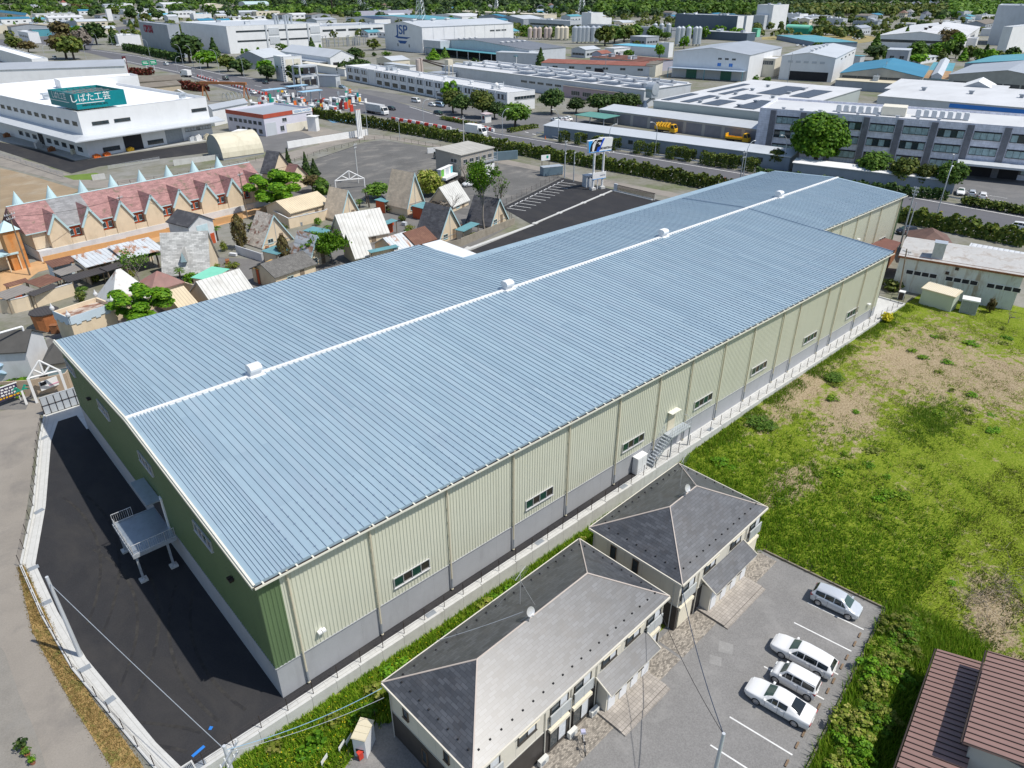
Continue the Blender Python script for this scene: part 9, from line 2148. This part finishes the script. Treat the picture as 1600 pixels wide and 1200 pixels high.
for k,(x,y)in enumerate(((548,92),(566,90),(585,88),(604,87),(622,104),(700,101),(742,99),(1180,130),(1198,128),(1345,132),(1362,134),(1380,133),(1330,134),(1060,110),(945,92),(812,70),(826,72),(1005,70),(1040,75))):
 bush('green yard shrub between the works buildings',G(x,y),rr.uniform(1.5,3),rr.uniform(2,4),[L_MID,L_OLIVE,L_DARK,L_BRIGHT][k%4],320,.17,'yard_shrub','shrubs in the works yards')
rq=random.Random(5)
for o in[c for c in COL.objects if c.parent is None and c.get('category')in('factory','building')and(c.location-Vector(CAM)).length>260]:
 rf_=[c for c in o.children if c.name.startswith('roof')and c.type=='MESH' and not c.name.startswith('roof_')]
 if not rf_ or rf_[0].data.name.startswith('x'):continue
 bb=np.array([tuple(v)for v in rf_[0].bound_box]);lo,hi=bb.min(0),bb.max(0)
 if hi[0]-lo[0]<12 or hi[1]-lo[1]<12 or hi[2]-lo[2]>.8:continue
 for _ in range(rq.randrange(2,6)):
  x=rq.uniform(lo[0]+3,hi[0]-3);y=rq.uniform(lo[1]+3,hi[1]-3);s_=rq.uniform(.8,1.8);mb=MB()
  mb.box(-s_,-s_*.7,-.6,s_,s_*.7,s_*.9);mb.box(-s_*1.1,-s_*.8,s_*.9,s_*1.1,s_*.8,s_*.9+.12);mb.cyl(s_*1.5,0,-.5,s_*1.4,.18,6)
  zt=lo[2]+(hi[2]-lo[2])*.5+.35;mb.build('rooftop_unit',rq.choice((GALV,LGREYW,WHITEC,GREYW)),o,(x,y,zt))
for k in range(95):
 if k<55:x,y=rq.uniform(-10,1610),rq.uniform(20,62)
 else:x,y=rq.uniform(380,1480),rq.uniform(56,108)
 g=G(x,y);hit=False
 for o in COL.objects:
  if o.parent is None and o.type=='EMPTY' and o.get('category')in('factory','building','shed','office'):
   for c in o.children:
    if c.name.startswith('wall'):
     bb=[o.matrix_basis@Vector(v)for v in c.bound_box]
     if min(b_.x for b_ in bb)-4<g.x<max(b_.x for b_ in bb)+4 and min(b_.y for b_ in bb)-4<g.y<max(b_.y for b_ in bb)+4:hit=True
     break
 if hit:continue
 tree('green tree standing between the far works buildings',g,rq.uniform(6,11),rq.uniform(3,5.5),rq.choice(('round','round','loose','cone')),rq.choice((L_MID,L_DARK,L_OLIVE,L_BRIGHT)),700,.15,group='trees between the far works',bole=.1)
def blocked(g,m):
 for(x0,x1,y0,y1)in BOXES:
  if x0-m<g.x<x1+m and y0-m<g.y<y1+m:return True
 return False
BOXES=[]
for o in COL.objects:
 if o.parent is None and o.type=='EMPTY' and o.get('category')in('factory','building','shed','office','tent'):
  for c in o.children:
   if c.name.startswith('wall'):
    m_=Matrix.Translation(o.location)@Matrix.Rotation(o.rotation_euler.z,4,'Z');bb=[m_@Vector(v)for v in c.bound_box]
    BOXES.append((min(b_.x for b_ in bb),max(b_.x for b_ in bb),min(b_.y for b_ in bb),max(b_.y for b_ in bb)));break
PK=[('small white flat-roofed works building on the far plain',WHITEC,WROOF,'slab'),('small cream gabled shed on the far plain',CREAMF,LROOF,'gu'),('small grey gabled shed on the far plain',LGREYW,GROOF,'gu'),('small blue-roofed shed on the far plain',WHITEC,BROOF,'gu'),('small teal-roofed shed on the far plain',LGREYW,TROOF,'gu'),('small dark-walled shed on the far plain',GREYW,OLDR,'gv')]
nb=0;tries=0
while nb<75 and tries<900:
 tries+=1;x,y=rq.uniform(-20,1620),rq.choice((rq.uniform(14,40),rq.uniform(36,62)))
 if 140<x<380 and y>44:continue
 g=G(x,y);a_,b_=rq.uniform(12,34),rq.uniform(9,20)
 if blocked(g+Vector((a_/2,b_/2,0)),max(a_,b_)*.62):continue
 lab,wm,rm,kd=rq.choice(PK);h_=rq.uniform(4,8);t=thing('plain_building',lab,'building',g,rq.choice((0,0,.15,R(17)*(x>1150))),lab.replace('small','small scattered')[:60])
 wall_part(t,a_,b_,h_,wm,kd,1.8,.4);roof_parts(t,a_,b_,h_,rm,kd,1.8,.3,None);wins(t,a_,b_,'f',3,h_*.45,2.6,1.3,.1,.9,2,DFRAME);wins(t,a_,b_,'l',2,h_*.45,2.6,1.3,.1,.9,2,DFRAME)
 BOXES.append((g.x,g.x+a_,g.y,g.y+b_));nb+=1
def clear(x0,x1,y0,y1,ha,hb,ra,rb):
 while True:
  x,y=rng.uniform(x0,x1),rng.uniform(y0,y1)
  if not blocked(G(x,y),9):return x,y,rng.uniform(ha,hb),rng.uniform(ra,rb)
woodland('tree_belt',420,lambda:clear(-40,1640,6,24,8,15,5,9),2.4,L_MID,46)
woodland('tree_belt',420,lambda:clear(-40,1640,4,30,7,14,4,9),2.2,L_FAR,46)
woodland('tree_belt',170,lambda:clear(380,1640,24,62,5,10,3,6),1.4,L_OLIVE,60)
w=bpy.data.worlds.new('World');scene.world=w;w.use_nodes=True
nt=w.node_tree;nt.nodes.clear()
sky=nt.nodes.new('ShaderNodeTexSky');sky.sky_type='NISHITA';sky.sun_disc=False
SEL,SAZ=R(59.5),R(-60)
sky.sun_elevation=SEL
sv=Vector((math.cos(SEL)*math.cos(SAZ),math.cos(SEL)*math.sin(SAZ),math.sin(SEL)))
sky.sun_rotation=math.atan2(sv.x,sv.y)
sky.air_density=1.0;sky.dust_density=.8;sky.ozone_density=1.0
bg=nt.nodes.new('ShaderNodeBackground');bg.inputs[1].default_value=.125
wo=nt.nodes.new('ShaderNodeOutputWorld')
nt.links.new(sky.outputs[0],bg.inputs[0]);nt.links.new(bg.outputs[0],wo.inputs[0])
sl=bpy.data.lights.new('sun','SUN');sl.energy=4.3;sl.angle=R(.53);sl.color=(1,.955,.88)
so=bpy.data.objects.new('sun',sl);COL.objects.link(so);so.rotation_euler=sv.to_track_quat('Z','Y').to_euler();so.location=(0,0,200)
cd=bpy.data.cameras.new('camera');co=bpy.data.objects.new('camera',cd);COL.objects.link(co)
cd.sensor_width=36;cd.sensor_fit='HORIZONTAL';cd.lens=CF/1600*36;cd.clip_start=.5;cd.clip_end=20000
mt=Matrix(((_r[0],_u[0],-_f[0]),(_r[1],_u[1],-_f[1]),(_r[2],_u[2],-_f[2]))).to_4x4()
mt.translation=Vector(CAM);co.matrix_world=mt
scene.camera=co
scene.view_settings.view_transform='Standard';scene.view_settings.look='None';scene.view_settings.exposure=0.05;scene.view_settings.gamma=1.0
scene.render.engine='CYCLES'
scene.cycles.max_bounces=6;scene.cycles.diffuse_bounces=3;scene.cycles.glossy_bounces=3;scene.cycles.transparent_max_bounces=8
scene.cycles.use_denoising=True
